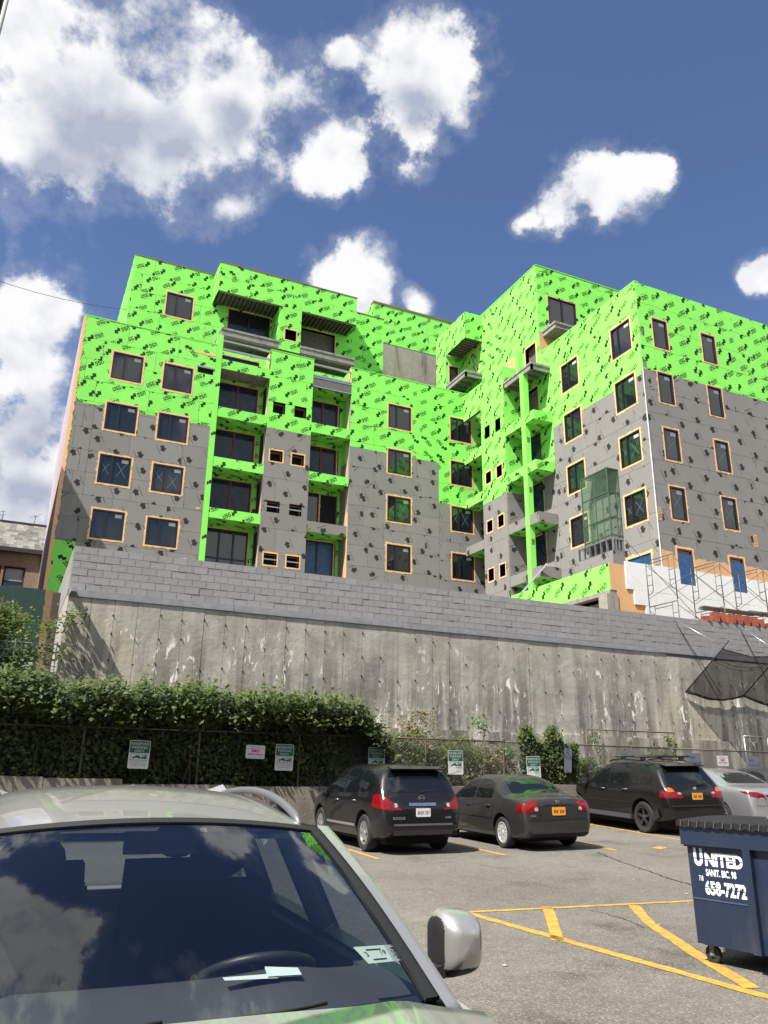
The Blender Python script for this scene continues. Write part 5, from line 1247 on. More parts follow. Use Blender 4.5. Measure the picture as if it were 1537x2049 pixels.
def seam(bvh, pts, view, parent, w=.013, m=None, name='panel_gap', off=.0025):
    A = {'L': lambda a, b: ((-3, a, b), (1, 0, 0)), 'R': lambda a, b: ((3, a, b), (-1, 0, 0)), 'B': lambda a, b: ((a, -5, b), (0, 1, 0)), 'T': lambda a, b: ((a, b, 4), (0, 0, -1))}[view]
    P = []
    for a, b in zip(pts[:-1], pts[1:]):
        n = max(1, int(math.dist(a, b)/.04))
        for k in range(n): P.append((a[0]+(b[0]-a[0])*k/n, a[1]+(b[1]-a[1])*k/n))
    P.append(pts[-1]); mb = MB(); pr = None
    for i, p in enumerate(P):
        q = P[min(i+1, len(P)-1)]; r = P[max(i-1, 0)]; dx, dy = q[0]-r[0], q[1]-r[1]; l = math.hypot(dx, dy) or 1; nx, ny = -dy/l*w/2, dx/l*w/2; cur = []
        for s in (-1, 1):
            h, nr = cast(bvh, *A(p[0]+nx*s, p[1]+ny*s))
            if h is None: cur = None; break
            cur.append(tuple(h-Vector(A(0, 0)[1])*off))
        if pr and cur: mb.face([pr[0], pr[1], cur[1], cur[0]])
        pr = cur
    if mb.f: return mb.build(name, m or M_SEAM, parent, fix=False)
WHEELS = {}
def wheel_meshes(tr, tw, rim, spokes, style, rm):
    key = (tr, tw, rim, spokes, style, rm.name)
    if key in WHEELS: return WHEELS[key]
    t = MB(); t.lathe([(rim, -tw/2+.015), (rim+.02, -tw/2), (tr-.03, -tw/2), (tr-.008, -tw/2+.03), (tr, -tw/2+.06), (tr, tw/2-.06), (tr-.008, tw/2-.03), (tr-.03, tw/2), (rim+.02, tw/2), (rim, tw/2-.015)], 40, 'x')
    r = MB(); f = -tw/2+.012   # outer face towards -x
    r.lathe([(rim+.004, f), (rim-.018, f-.006), (rim-.03, f+.05), (rim-.035, tw/2-.02)], 40, 'x'); r.lathe([(rim-.03, f+.075), (.06, f+.07), (.001, f+.07)], 40, 'x', m=1)
    for k in range(spokes):
        a = 2*math.pi*k/spokes+.3; d = Vector((0, math.cos(a), math.sin(a))); s = Vector((0, -math.sin(a), math.cos(a)))
        w0, w1 = (.050, .030) if style == 'wide' else ((.030, .022) if style == 'mid' else (.016, .013)); p0 = d*.045; p1 = d*(rim-.012); xo = Vector((f+.006, 0, 0)); xi = Vector((f+.05, 0, 0))
        r.hexa([p0-s*w0+xi, p0+s*w0+xi, p0+s*w0+xo, p0-s*w0+xo, p1-s*w1+xi, p1+s*w1+xi, p1+s*w1+xo, p1-s*w1+xo])
    r.lathe([(.001, f-.004), (.045, f-.002), (.06, f+.012), (.06, f+.06)], 20, 'x')
    WHEELS[key] = (t.mesh('tyre', M_RUB, smooth=40), r.mesh('rim', [rm, M_SEAM], smooth=40)); return WHEELS[key]
def frame_on_ground(x, y, az):
    """car frame: y forward, resting on the sloping asphalt"""
    f = Vector((math.sin(R(az)), math.cos(R(az)), 0)); r = Vector((f.y, -f.x, 0)); e = 1.2
    pf, pb = [Vector((x, y, 0))+f*s*e for s in (1, -1)]; pr, pl = [Vector((x, y, 0))+r*s*.75 for s in (1, -1)]
    for p in (pf, pb, pr, pl): p.z = gz(p.x, p.y)
    F_ = (pf-pb).normalized(); Rr = (pr-pl); Rr = (Rr-F_*Rr.dot(F_)).normalized(); U = Rr.cross(F_); m = Matrix((Rr, F_, U)).transposed().to_4x4(); z = (pf.z+pb.z+pr.z+pl.z)/4
    return Matrix.Translation((x, y, z)) @ m
def make_car(sp, x, y, az, label, name='parked_car', group='cars parked along the low wall'):
    t = thing(name, label, 'car', group=group, rotm=frame_on_ground(x, y, az))
    me, bvh = car_body(sp); link('body', me, t); P = sp['paint']; Wh = sp['W']/2; Lh = sp['L']/2
    tm, rm = wheel_meshes(sp['tr'], sp['tw'], sp['rim'], sp['spokes'], sp['style'], sp['rimmat'])
    for ya in (sp['ra'], sp['fa']):
        for s in (-1, 1):
            w = link('wheel', tm, t); w.location = (s*(Wh-.028-sp['tw']/2), ya, sp['tr'])
            if s > 0: w.rotation_euler = (0, 0, math.pi)
            link('rim', rm, w)
    mb = MB(); mb.box((-Wh+.25, -Lh+.35, .17), (Wh-.25, Lh-.3, .34)); mb.build('underbody', M_WELL, t)
    for v in ('L', 'R'):
        for poly in sp['side_glass']: patch(bvh, poly, v, 'side_window', M_CGL, t, rnd=.05)
        for ln in sp['seams']: seam(bvh, ln, v, t)
        for ln in sp.get('trim', []): seam(bvh, ln, v, t, w=ln[0] and sp.get('trimw', .03), m=sp.get('trimmat', M_PLAST), name='side_trim', off=.012)
        for (hy, hz) in sp['handles']:
            h, n = cast(bvh, (-3 if v == 'L' else 3, hy, hz), (1 if v == 'L' else -1, 0, 0))
            if h: 
                s = -1 if v == 'L' else 1; mb = MB(); mb.tube([(h.x-s*.01, hy-.1, hz), (h.x+s*.028, hy-.07, hz+.004), (h.x+s*.03, hy+.07, hz+.008), (h.x-s*.01, hy+.1, hz+.006)], .013, 6); mb.build('door_handle', sp.get('handlemat', P), t, smooth=True)
        s = -1 if v == 'L' else 1; my, mz = sp['mirror']; h, n = cast(bvh, (3*s, my, mz-.06), (-s, 0, 0))
        if h:
            mb = MB(); c = Vector((h.x+s*.15, my+.02, mz)); prof = [(.001, -.055), (.07, -.05), (.088, -.01), (.082, .035), (.05, .07), (.001, .08)]
            k = len(mb.v); mb.lathe(prof, 16, 'y', (0, 0, 0)); mb.v = [tuple(Vector((vx*1.15, vy, vz*.9))+c) for vx, vy, vz in mb.v]; mb.bar((h.x-s*.02, my+.02, mz-.05), (c.x-s*.03, my+.02, mz-.03), .05, .035); mm = mb.build('wing_mirror', P if sp.get('mirrorpaint', True) else M_PLAST, t, smooth=40)
            g = MB(); g.prism(rrect(.165, .125, .03), lambda u, w_, d: (c.x+u, c.y-d, c.z+w_), .053, .057); g.build('mirror_glass', mat('mirror_glass', (.35, .42, .46), .08, metal=.9), mm)
    for poly in sp['rear_glass']: patch(bvh, poly, 'B', 'rear_window', M_CGL, t, rnd=.06, off=.005)
    if 'windshield' in sp: patch(bvh, sp['windshield'], 'F', 'windscreen', M_CGL, t, rnd=.05)
    for (poly, view, m, nm) in sp['lamps']:
        patch(bvh, poly, view, nm, m, t, rnd=.025, off=.008)
        if view == 'B': patch(bvh, [(-a, b) for a, b in poly], 'B', nm, m, t, rnd=.025, off=.008)
        elif view == 'L': patch(bvh, poly, 'R', nm, m, t, rnd=.025, off=.008)
    for ln in sp['rear_seams']: seam(bvh, ln, 'B', t, w=sp.get('rsw', .01))
    for (ln, w, m, nm) in sp.get('rear_trim', []): seam(bvh, ln, 'B', t, w=w, m=m, name=nm, off=.014)
    # plate
    px, pz, pm = sp['plate']; h, n = cast(bvh, (px, -5, pz), (0, 1, 0)); y0 = h.y-.012
    mb = MB(); mb.prism(rrect(.305, .155, .015), lambda u, v, d: (px+u, y0-d, pz+v), -.01, .004); pl = mb.build('number_plate', pm, t)
    mb = MB()
    if sp.get('platetxt'):
        vs, fs = textmesh(sp['platetxt'], .1, ax='LEFT'); a0 = min(q[0] for q in vs); a1 = max(q[0] for q in vs); b0 = min(q[1] for q in vs); b1 = max(q[1] for q in vs)
        mb.v += [(px-.128+.256*(q[0]-a0)/(a1-a0), y0-.006, pz-.042+.074*(q[1]-b0)/(b1-b0)) for q in vs]
        for f in fs: mb.f.append(f); mb.m.append(0)
    else:
        rr = random.Random(int(pz*1000))
        for k in range(7):
            if k == 3: continue
            u = -.12+k*.036; mb.prism([(px+u+a, pz-.03+b) for a, b in ((0, 0), (.022, 0), (.022, rr.choice((.03, .05, .06))), (.01, .06), (0, .06))], lambda a, b, d: (a, y0-.005-d, b), 0, .001)
    mb.build('plate_digits', M_PLT_T, pl, fix=False)
    return t, bvh
def emblem(t, bvh, kind, x, z, r=.05):
    h, n = cast(bvh, (x, -5, z), (0, 1, 0)); y = h.y-.006; mb = MB()
    fn = lambda u, v, d: (x+u, y-d, z+v)
    if kind == 'ring':
        for k in range(20):
            a, b = 2*math.pi*k/20, 2*math.pi*(k+1)/20; mb.prism([(r*.72*math.cos(a), r*.72*math.sin(a)), (r*math.cos(a), r*math.sin(a)), (r*math.cos(b), r*math.sin(b)), (r*.72*math.cos(b), r*.72*math.sin(b))], fn, -.01, .012)
        mb.prism(_rc(-r*1.12, -r*.2, r*1.12, r*.2), fn, -.01, .016); mb.build('emblem', M_CHR, t)
    elif kind == 'h':
        for s in (-1, 1): mb.prism([(s*r*.55-.01, -r*.8), (s*r*.55+.01, -r*.8), (s*r*.85+.01, r*.8), (s*r*.85-.01, r*.8)], fn, -.01, .01)
        mb.prism(_rc(-r*.6, -.01, r*.6, .012), fn, -.01, .01); mb.build('emblem', M_CHR, t)
    else:
        mb.prism([(r*math.cos(a*.3927), r*math.sin(a*.3927)) for a in range(16)], fn, -.01, .008); e = mb.build('emblem', M_CHR, t); q = MB(); w = MB()
        for k in range(4):
            pts = [(0, 0)]+[(r*.72*math.cos(R(90*k+30*i)), r*.72*math.sin(R(90*k+30*i))) for i in range(4)]; (q if k % 2 else w).prism(pts, fn, .008, .011)
        q.build('blue_quarter', mat('roundel_blue', (.03, .12, .45), .3), e); w.build('white_quarter', M_SWHITE, e)
def badge(t, bvh, txt, x, z, size):
    h, n = cast(bvh, (x, -5, z), (0, 1, 0))
    if h is None: return
    mb = MB(); add_text(mb, txt, size, lambda u, v: (x+u, h.y-.016, z+v), bold=.002, sp=1.15); mb.build('badge', M_CHR, t, fix=False)
# ---- black compact SUV (left of the row)
rogue = dict(L=4.645, W=1.80, H=1.66, paint=M_BLACKP, ra=-1.36, fa=1.34, tr=.35, tw=.215, arch=.415, rim=.215, spokes=5, style='wide', rimmat=M_RIM, tum=.20,
  top=[(-2.3225, .60), (-2.31, .78), (-2.28, .90), (-2.20, 1.08), (-2.05, 1.34), (-1.95, 1.50), (-1.90, 1.565), (-1.6, 1.61), (-1.0, 1.645), (-.2, 1.655), (.35, 1.60), (.75, 1.42), (1.28, 1.10), (1.5, 1.06), (2.0, .95), (2.2, .84), (2.3225, .62)],
  belt=[(-2.3225, .60), (-2.2, .98), (-1.9, 1.05), (-1.2, 1.06), (0, 1.01), (1.2, .97), (2.0, .84), (2.3225, .6)], bot=[(-2.3225, .42), (-2.1, .30), (-1.7, .24), (1.7, .22), (2.1, .24), (2.3225, .36)],
  plan=[(-2.3225, .80), (-2.28, .88), (-2.15, .945), (-1.8, .985), (-1.0, 1.0), (1.0, 1.0), (1.7, .97), (2.1, .86), (2.27, .72), (2.3225, .6)],
  side_glass=[[(-.12, 1.07), (.82, 1.04), (.48, 1.44), (.18, 1.555), (-.12, 1.56)], [(-1.02, 1.09), (-.20, 1.075), (-.20, 1.56), (-.98, 1.54)], [(-1.78, 1.27), (-1.62, 1.14), (-1.12, 1.10), (-1.10, 1.53), (-1.45, 1.51), (-1.68, 1.42)]],
  rear_glass=[[(-.68, 1.13), (.68, 1.13), (.60, 1.50), (-.60, 1.50)]], windshield=[(-.66, 1.12), (.66, 1.12), (.56, 1.52), (-.56, 1.52)],
  seams=[[(-.16, .40), (-.16, 1.56)], [(-1.0, .62), (-1.07, .9), (-1.06, 1.1)], [(.88, .40), (.90, .95), (.84, 1.04)], [(-1.0, .42), (.88, .40)]],
  trim=[[(-.92, .47), (.80, .46)]], trimw=.05, trimmat=mat('grey_side_trim', (.30, .30, .31), .4, metal=.5), handles=[(-.85, .94), (.18, .92)], handlemat=M_CHR, mirror=(.80, 1.10),
  lamps=[([(-.89, .80), (-.60, .82), (-.44, .80), (-.60, .92), (-.74, 1.04), (-.89, 1.07)], 'B', M_TAIL, 'tail_lamp'), ([(-2.25, .82), (-1.86, .86), (-1.83, 1.06), (-2.0, 1.10), (-2.2, 1.06)], 'L', M_TAIL, 'tail_lamp'), ([(-.60, .86), (-.53, .86), (-.53, .93), (-.60, .93)], 'B', M_CLR, 'reverse_lamp')],
  rear_seams=[[(-.72, .60), (-.66, .56), (.66, .56), (.72, .60)], [(-.62, .60), (-.52, .80)], [(.62, .60), (.52, .80)], [(-.86, .72), (-.66, .74)], [(.86, .72), (.66, .74)]], rear_trim=[([(-.62, .545), (.62, .545)], .035, mat('bumper_scuff', (.10, .10, .10), .5), 'bumper_step'), ([(-.29, .91), (.29, .91)], .055, M_CHR, 'garnish')],
  plate=(0, .76, M_PLT_W), platetxt='4NM 397')
def place(sp, wx, wy, az):   # from the contact point of the rear left wheel
    f = Vector((math.sin(R(az)), math.cos(R(az)))); r = Vector((f.y, -f.x)); p = Vector((wx, wy))+r*(sp['W']/2-.08)-f*sp['ra']; return p.x, p.y
w = onG(731, 1704); x, y = place(rogue, w.x, w.y, 2)
t, bv = make_car(rogue, x, y, 2, 'black compact SUV with hatchback and silver five spoke wheels, leftmost in the row')
emblem(t, bv, 'ring', 0, 1.02, .062); badge(t, bv, 'ROGUE', -.52, .66, .07); badge(t, bv, 'AWD', .53, .665, .05)
mb = MB(); mb.prism([(-2.09, 1.565), (-1.86, 1.612), (-1.86, 1.575), (-2.07, 1.545)], lambda u, v, d: (d, u, v), -.57, .57); mb.build('roof_spoiler', M_BLACKP, t)
mb = MB(); mb.bar((.0, -2.19, 1.13), (.34, -2.145, 1.17), .02); mb.build('rear_wiper', M_PLAST, t)
mb = MB(); mb.tube([(0, -1.62, 1.60), (0, -1.80, 1.76)], [.008, .004], 6); mb.build('aerial', M_PLAST, t)
mb = MB(); mb.box((-.62, -2.335, .36), (.62, -2.2, .44)); mb.build('lower_bumper', M_PLAST, t)
# ---- dark grey sedan
civic = dict(L=4.46, W=1.715, H=1.44, paint=M_GREYP, ra=-1.31, fa=1.31, tr=.31, tw=.19, arch=.365, rim=.205, spokes=12, style='mid', rimmat=mat('light_wheel_cover', (.62, .62, .60), .35, metal=.5), tum=.27,
  top=[(-2.23, .58), (-2.215, .78), (-2.19, .93), (-2.10, 1.0), (-1.66, 1.035), (-1.50, 1.06), (-.98, 1.33), (-.72, 1.405), (-.3, 1.435), (.15, 1.43), (.42, 1.375), (1.12, 1.02), (1.3, .985), (1.9, .87), (2.13, .76), (2.23, .56)],
  belt=[(-2.23, .58), (-2.12, .90), (-1.7, .97), (-1.0, .95), (0, .90), (1.1, .865), (1.8, .80), (2.23, .55)], bot=[(-2.23, .34), (-2.05, .24), (-1.6, .20), (1.6, .18), (2.0, .20), (2.23, .30)],
  plan=[(-2.23, .80), (-2.19, .88), (-2.08, .935), (-1.7, .985), (-.9, 1.0), (.9, 1.0), (1.6, .965), (2.0, .86), (2.17, .74), (2.23, .62)],
  side_glass=[[(-.05, .94), (.92, .915), (.55, 1.22), (.25, 1.345), (-.05, 1.355)], [(-.92, .97), (-.13, .945), (-.13, 1.355), (-.55, 1.335), (-.82, 1.25)], ],
  rear_glass=[[(-.60, 1.075), (.60, 1.075), (.51, 1.345), (-.51, 1.345)]], windshield=[(-.62, 1.05), (.62, 1.05), (.50, 1.34), (-.50, 1.34)],
  seams=[[(-.09, .30), (-.09, 1.34)], [(-.92, .52), (-1.0, .72), (-.98, .95), (-.86, 1.25)], [(.93, .30), (.95, .80), (.90, .91)], [(-.92, .31), (.93, .30)], [(-.72, .96), (-.70, 1.29)], [(-1.55, .93), (-1.42, .93), (-1.40, .80)]],
  trim=[[(-.95, .585), (.92, .575)]], trimw=.022, trimmat=M_GREYP, handles=[(-.78, .82), (.16, .80)], mirror=(.86, .96),
  lamps=[([(-.86, .72), (-.56, .75), (-.47, .76), (-.48, .945), (-.70, .965), (-.84, .93)], 'B', M_TAIL, 'tail_lamp'), ([(-2.2, .73), (-1.92, .76), (-2.0, .90), (-2.16, .95)], 'L', M_TAIL, 'tail_lamp'), ([(-.56, .765), (-.475, .765), (-.478, .835), (-.555, .835)], 'B', M_CLR, 'reverse_lamp')],
  rear_seams=[[(-.70, .60), (.70, .60)], [(-.45, .60), (-.45, .95)], [(.45, .60), (.45, .95)], [(-.8, .33), (.8, .33)]], rear_trim=[([(-.34, .875), (-.30, .895), (.30, .895), (.34, .875)], .018, M_CHR, 'boot_garnish')],
  plate=(0, .755, M_PLT_Y))
w = onG(1010, 1697); x, y = place(civic, w.x, w.y, 4)
t, bv = make_car(civic, x, y, 4, 'dark grey four door sedan with orange rear plate, between the two black SUVs')
emblem(t, bv, 'h', 0, .935, .04); badge(t, bv, 'CIVIC', -.60, .675, .045)
for s in (-1, 1):   # rear seat headrests and parcel shelf seen through the back window
    mb = MB(); mb.box((s*.36-.13, -1.22, 1.09), (s*.36+.13, -1.20, 1.17)); 
# ---- black SUV with roof bars
bmw = dict(L=4.667, W=1.872, H=1.70, paint=M_BLACKQ, ra=-1.36, fa=1.46, tr=.37, tw=.255, arch=.435, rim=.245, spokes=5, style='mid', rimmat=M_RIMD, tum=.24,
  top=[(-2.3335, .62), (-2.32, .82), (-2.28, 1.0), (-2.20, 1.13), (-2.0, 1.38), (-1.86, 1.54), (-1.80, 1.61), (-1.5, 1.655), (-.8, 1.69), (-.1, 1.695), (.25, 1.65), (1.05, 1.18), (1.25, 1.12), (2.0, .99), (2.22, .86), (2.3335, .6)],
  belt=[(-2.3335, .62), (-2.22, .98), (-1.8, 1.08), (-1.0, 1.09), (0, 1.06), (1.1, 1.03), (1.9, .92), (2.3335, .6)], bot=[(-2.3335, .40), (-2.1, .32), (-1.7, .27), (1.7, .25), (2.1, .28), (2.3335, .36)],
  plan=[(-2.3335, .82), (-2.28, .89), (-2.15, .94), (-1.8, .98), (-1.0, 1.0), (1.0, 1.0), (1.8, .965), (2.12, .87), (2.28, .74), (2.3335, .62)],
  side_glass=[[(.02, 1.12), (.92, 1.10), (.42, 1.50), (.12, 1.595), (.02, 1.60)], [(-.62, 1.13), (-.06, 1.12), (-.06, 1.60), (-.58, 1.60)], [(-.90, 1.135), (-.66, 1.13), (-.63, 1.60), (-.84, 1.595)], [(-1.72, 1.30), (-1.62, 1.18), (-1.50, 1.15), (-.98, 1.14), (-.93, 1.59), (-1.3, 1.575), (-1.58, 1.49)]],
  rear_glass=[[(-.70, 1.18), (.70, 1.18), (.60, 1.56), (-.60, 1.56)]], windshield=[(-.68, 1.18), (.68, 1.18), (.56, 1.60), (-.56, 1.60)],
  seams=[[(-.02, .46), (-.02, 1.60)], [(-.86, .6), (-.96, .9), (-.93, 1.13), (-.88, 1.59)], [(.96, .46), (.98, 1.0), (.94, 1.10)], [(-.86, .46), (.96, .46)]],
  trim=[[(-.9, .70), (.95, .69)]], trimw=.02, trimmat=M_PLAST, handles=[(-.72, 1.0), (.22, .98)], handlemat=M_CHR, mirror=(.92, 1.14),
  lamps=[([(-.88, .86), (-.44, .86), (-.44, 1.0), (-.62, 1.01), (-.84, 1.01)], 'B', M_TAIL, 'tail_lamp'), ([(-.80, 1.0), (-.62, 1.01), (-.66, 1.09), (-.73, 1.11), (-.80, 1.09)], 'B', M_AMB, 'indicator'), ([(-2.25, .86), (-2.02, .88), (-2.05, 1.02), (-2.20, 1.02)], 'L', M_TAIL, 'tail_lamp'), ([(-.56, .955), (-.46, .955), (-.46, .995), (-.56, .995)], 'B', M_CLR, 'reverse_lamp')],
  rear_seams=[[(-.74, .72), (.74, .72)], [(-.40, .76), (-.40, .98)], [(.40, .76), (.40, .98)], [(-.72, .72), (-.74, .86)], [(.72, .72), (.74, .86)]], rear_trim=[([(-.80, .69), (.80, .69)], .03, M_PLAST, 'bumper_step')],
  plate=(0, .90, M_PLT_Y))
w = onG(1293, 1667); x, y = place(bmw, w.x, w.y, 4)
t, bv = make_car(bmw, x, y, 4, 'black SUV with roof cross bars parked in front of the chain link fence')
emblem(t, bv, 'roundel', 0, 1.08, .045)
for s in (-1, 1):
    mb = MB(); mb.tube([(s*.60, -1.55, 1.64), (s*.60, -1.3, 1.70), (s*.60, -.2, 1.735), (s*.60, .12, 1.70), (s*.60, .25, 1.66)], .02, 8); mb.build('roof_rail', M_PLAST, t, smooth=True)
for yy in (-1.15, -.35):
    mb = MB(); mb.tube([(-.86, yy, 1.80), (.86, yy, 1.80)], .024, 8); mb.build('cross_bar', M_PLAST, t, smooth=True)
    for s in (-1, 1):
        mb = MB(); mb.box((s*.60-.05, yy-.05, 1.71), (s*.60+.05, yy+.05, 1.80)); mb.build('bar_foot', M_PLAST, t)
mb = MB(); mb.prism([(-1.99, 1.60), (-1.74, 1.645), (-1.74, 1.61), (-1.97, 1.58)], lambda u, v, d: (d, u, v), -.60, .60); mb.build('roof_spoiler', M_BLACKQ, t)
mb = MB(); mb.bar((0, -2.23, 1.17), (.40, -2.2, 1.185), .02); mb.build('rear_wiper', M_PLAST, t)
for s in (-1, 1):
    mb = MB(); mb.prism([(-2.0, .42), (-1.78, .30), (-1.76, .46), (-1.95, .62)], lambda u, v, d: (s*(.915+d), u, v), 0, .02); mb.build('mud_guard', M_PLAST, t)
    mb = MB(); mb.bar((s*.93, -.93, .36), (s*.93, .98, .36), .06, .10); mb.build('side_sill', mat('sill_plastic', (.05, .05, .05), .6), t)
# ---- silver sedan
accord = dict(civic); accord.update(L=4.93, W=1.845, H=1.475, paint=M_SILV, ra=-1.38, fa=1.42, tr=.325, tw=.215, arch=.375, rim=.22, spokes=10, style='thin', rimmat=M_RIM,
  top=[(-2.465, .60), (-2.45, .84), (-2.42, .96), (-2.32, 1.04), (-1.8, 1.085), (-1.62, 1.11), (-.95, 1.39), (-.6, 1.455), (-.2, 1.475), (.3, 1.46), (.6, 1.39), (1.3, 1.04), (1.5, 1.0), (2.1, .89), (2.36, .76), (2.465, .56)],
  belt=[(-2.465, .60), (-2.3, .96), (-1.8, 1.02), (-1.0, .99), (0, .95), (1.2, .90), (2.0, .82), (2.465, .55)], bot=[(-2.465, .34), (-2.2, .24), (-1.7, .21), (1.7, .19), (2.2, .22), (2.465, .30)],
  plan=[(-2.465, .78), (-2.42, .86), (-2.3, .925), (-1.9, .985), (-1, 1.0), (1.0, 1.0), (1.8, .965), (2.2, .86), (2.4, .74), (2.465, .62)],
  side_glass=[[(-.02, .985), (1.08, .95), (.6, 1.29), (.3, 1.38), (-.02, 1.395)], [(-1.12, 1.03), (-1.05, 1.01), (-.10, .99), (-.10, 1.395), (-.55, 1.375), (-.85, 1.29)]], rear_glass=[[(-.66, 1.13), (.66, 1.13), (.55, 1.40), (-.55, 1.40)]], windshield=[(-.66, 1.08), (.66, 1.08), (.54, 1.38), (-.54, 1.38)],
  seams=[[(-.06, .32), (-.06, 1.38)], [(-.95, .56), (-1.1, .80), (-1.08, 1.02)], [(1.0, .32), (1.02, .86), (1.0, .95)], [(-.95, .32), (1.0, .32)]], trim=[], handles=[(-.85, .87), (.2, .85)], mirror=(.98, 1.02),
  lamps=[([(-.92, .86), (-.52, .80), (-.36, .78), (-.42, .90), (-.60, .95), (-.90, .96)], 'B', M_TAIL, 'tail_lamp'), ([(-2.44, .86), (-2.08, .955), (-2.30, .965), (-2.42, .955)], 'L', M_TAIL, 'tail_lamp'), ([(-.58, .785), (-.42, .765), (-.42, .80), (-.56, .82)], 'B', M_CLR, 'reverse_lamp'), ([(-.36, .84), (0, .84), (0, .885), (-.36, .885)], 'B', M_TAIL, 'lamp_band')],
  rear_seams=[[(-.7, .62), (.7, .62)], [(-.36, .66), (-.36, .80)]], rear_trim=[], plate=(0, .72, M_PLT_W))
x, y = 18.55, 19.0
bx_ = onG(1455, 1656); x, y = place(accord, bx_.x-.1, bx_.y, 5)
make_car(accord, x, y, 5, 'silver four door sedan just right of the black SUV with roof bars')
dk = dict(accord); dk['paint'] = M_DGRN
p = onY(1500, 1560, 19.5); make_car(dk, x+2.75, y+.55, 5, 'dark sedan at the right edge of the photo behind the silver sedan')
# ================================================================== FOREGROUND CAR (faces the camera)
FX, FY, FAZ = .55, 3.2, 1.5
M_FSIL = mat('champagne_silver_paint', (0.46, 0.452, 0.43), .33, metal=.62, coat=.8, coatr=.02, var=.04, vscale=3)
M_INT = mat('dark_cabin_plastic', (0.04, 0.041, 0.043), .7); M_SEAT = mat('grey_seat_cloth', (0.035, 0.034, 0.033), .9, var=.15, vscale=9); M_RAIL = mat('grey_roof_rail', (0.17, 0.175, 0.185), .4, metal=.4)
def car_glass(name, tint, ior=1.55):
    m = bpy.data.materials.new(name); m.use_nodes = True; nt = m.node_tree; nt.nodes.clear(); L = nt.links
    o = nd(nt, 'ShaderNodeOutputMaterial'); mx = nd(nt, 'ShaderNodeMixShader'); tr = nd(nt, 'ShaderNodeBsdfTransparent'); gl = nd(nt, 'ShaderNodeBsdfGlossy'); lw = nd(nt, 'ShaderNodeLayerWeight'); pw = nd(nt, 'ShaderNodeMath', operation='POWER'); fr = nd(nt, 'ShaderNodeMath', operation='MULTIPLY_ADD')
    tr.inputs[0].default_value = (*tint, 1); gl.inputs['Roughness'].default_value = .006; gl.inputs[0].default_value = (.92, .96, 1, 1); lw.inputs[0].default_value = .5; pw.inputs[1].default_value = 4.2; f0 = ((ior-1)/(ior+1))**2*1.7; fr.inputs[1].default_value = 1-f0; fr.inputs[2].default_value = f0; L.new(lw.outputs['Facing'], pw.inputs[0]); L.new(pw.outputs[0], fr.inputs[0])
    L.new(fr.outputs[0], mx.inputs[0]); L.new(tr.outputs[0], mx.inputs[1]); L.new(gl.outputs[0], mx.inputs[2]); L.new(mx.outputs[0], o.inputs[0]); return m
M_WS = car_glass('windscreen_glass', (.74, .80, .80), 1.62); M_SG = car_glass('side_glass', (.40, .45, .45))
fz = gz(FX, FY)
fc = thing('parked_car', 'silver crossover facing the camera in the foreground, its windscreen reflecting clouds', 'car', rotm=Matrix.Translation((FX, FY, fz)) @ Matrix.Rotation(R(-FAZ), 4, 'Z'))
# local frame: x to the right as seen, y away from the camera, z up (wheels on z = 0)
lz = lambda z: z-fz; ly = lambda y: y-FY
def ws(s, t):
    a = Vector((s*.735, ly(2.14)+.19*s*s, lz(1.075)-.03*s*s)); b = Vector((s*.585, ly(2.93)+.09*s*s, lz(1.50)-.045*s*s)); p = a.lerp(b, t); k = math.sin(math.pi*t)*.022; return p+Vector((0, -.5, .85))*k
def roof(s, t):
    yy = ly(2.93)+2.25*t; w = .585+.05*math.sin(math.pi*min(1, t*1.1))-.02*t; z = lz(1.50)+.088*(1-(1-min(1, t/.55))**2)-(.05*((t-.55)/.45)**2 if t > .55 else 0); return Vector((s*w, yy+.09*s*s*(1-t), z-.045*s*s-.035*s**8))
def grid2(fn, s0, s1, t0, t1, nu, nv): return lambda u, v: fn(s0+(s1-s0)*u, t0+(t1-t0)*v)
mb = MB(); mb.grid(grid2(ws, -.955, .955, .0, .985, 30, 16), 30, 16); wsc = mb.build('windscreen', M_WS, fc, smooth=True, fix=False)
# black ceramic edge of the windscreen
def strip(fn, name, m, parent, nu=30, nv=2, th=.006, up=(0, -.45, .9)):
    mb = MB(); U = Vector(up).normalized()*th; mb.grid(lambda u, v: Vector(fn(u, v))+U, nu, nv); mb.grid(lambda u, v: Vector(fn(u, v))-U, nu, nv); 
    for e in ((lambda t: (t, 0)), (lambda t: (t, 1)), (lambda t: (0, t)), (lambda t: (1, t))):
        mb.grid(lambda u, v: Vector(fn(*e(u)))+U*(1-2*v), nu, 1)
    return mb.build(name, m, parent, smooth=35)
strip(grid2(ws, -.97, .97, .965, 1.0, 1, 1), 'windscreen_edge', M_PLAST, wsc)
for s in (-1, 1):
    strip(grid2(ws, s*.905, s*.985, 0, 1, 1, 1), 'windscreen_edge', M_PLAST, wsc, nu=2, nv=20)
def pillar(s):
    def f(u, v):
        p = ws(s*1.0, v); q = p+Vector((s*.085, .10+.03*v, -.055)); a = ws(s*.975, v)+Vector((0, 0, .012)); r = p+Vector((s*.035, .012, .012))
        pts = [a, r, q+Vector((s*-.01, -.02, .02)), q]; k = u*3; i = min(2, int(k)); return pts[i].lerp(pts[i+1], k-i)
    return f
for s in (-1, 1):
    mb = MB(); f = pillar(s); mb.grid(lambda u, v: f(u, -.16+1.16*v), 9, 24); mb.build('a_pillar', M_FSIL, fc, smooth=60)
    mb = MB(); mb.grid(lambda u, v: Vector(f(u, v))+Vector((-s*.035, .03, -.02)), 6, 22); mb.build('pillar_trim', M_INT, fc, smooth=60)
rf = MB(); rf.grid(grid2(roof, -1, 1, 0, 1, 36, 24), 36, 24); rfo = rf.build('roof', M_FSIL, fc, smooth=True, fix=False)
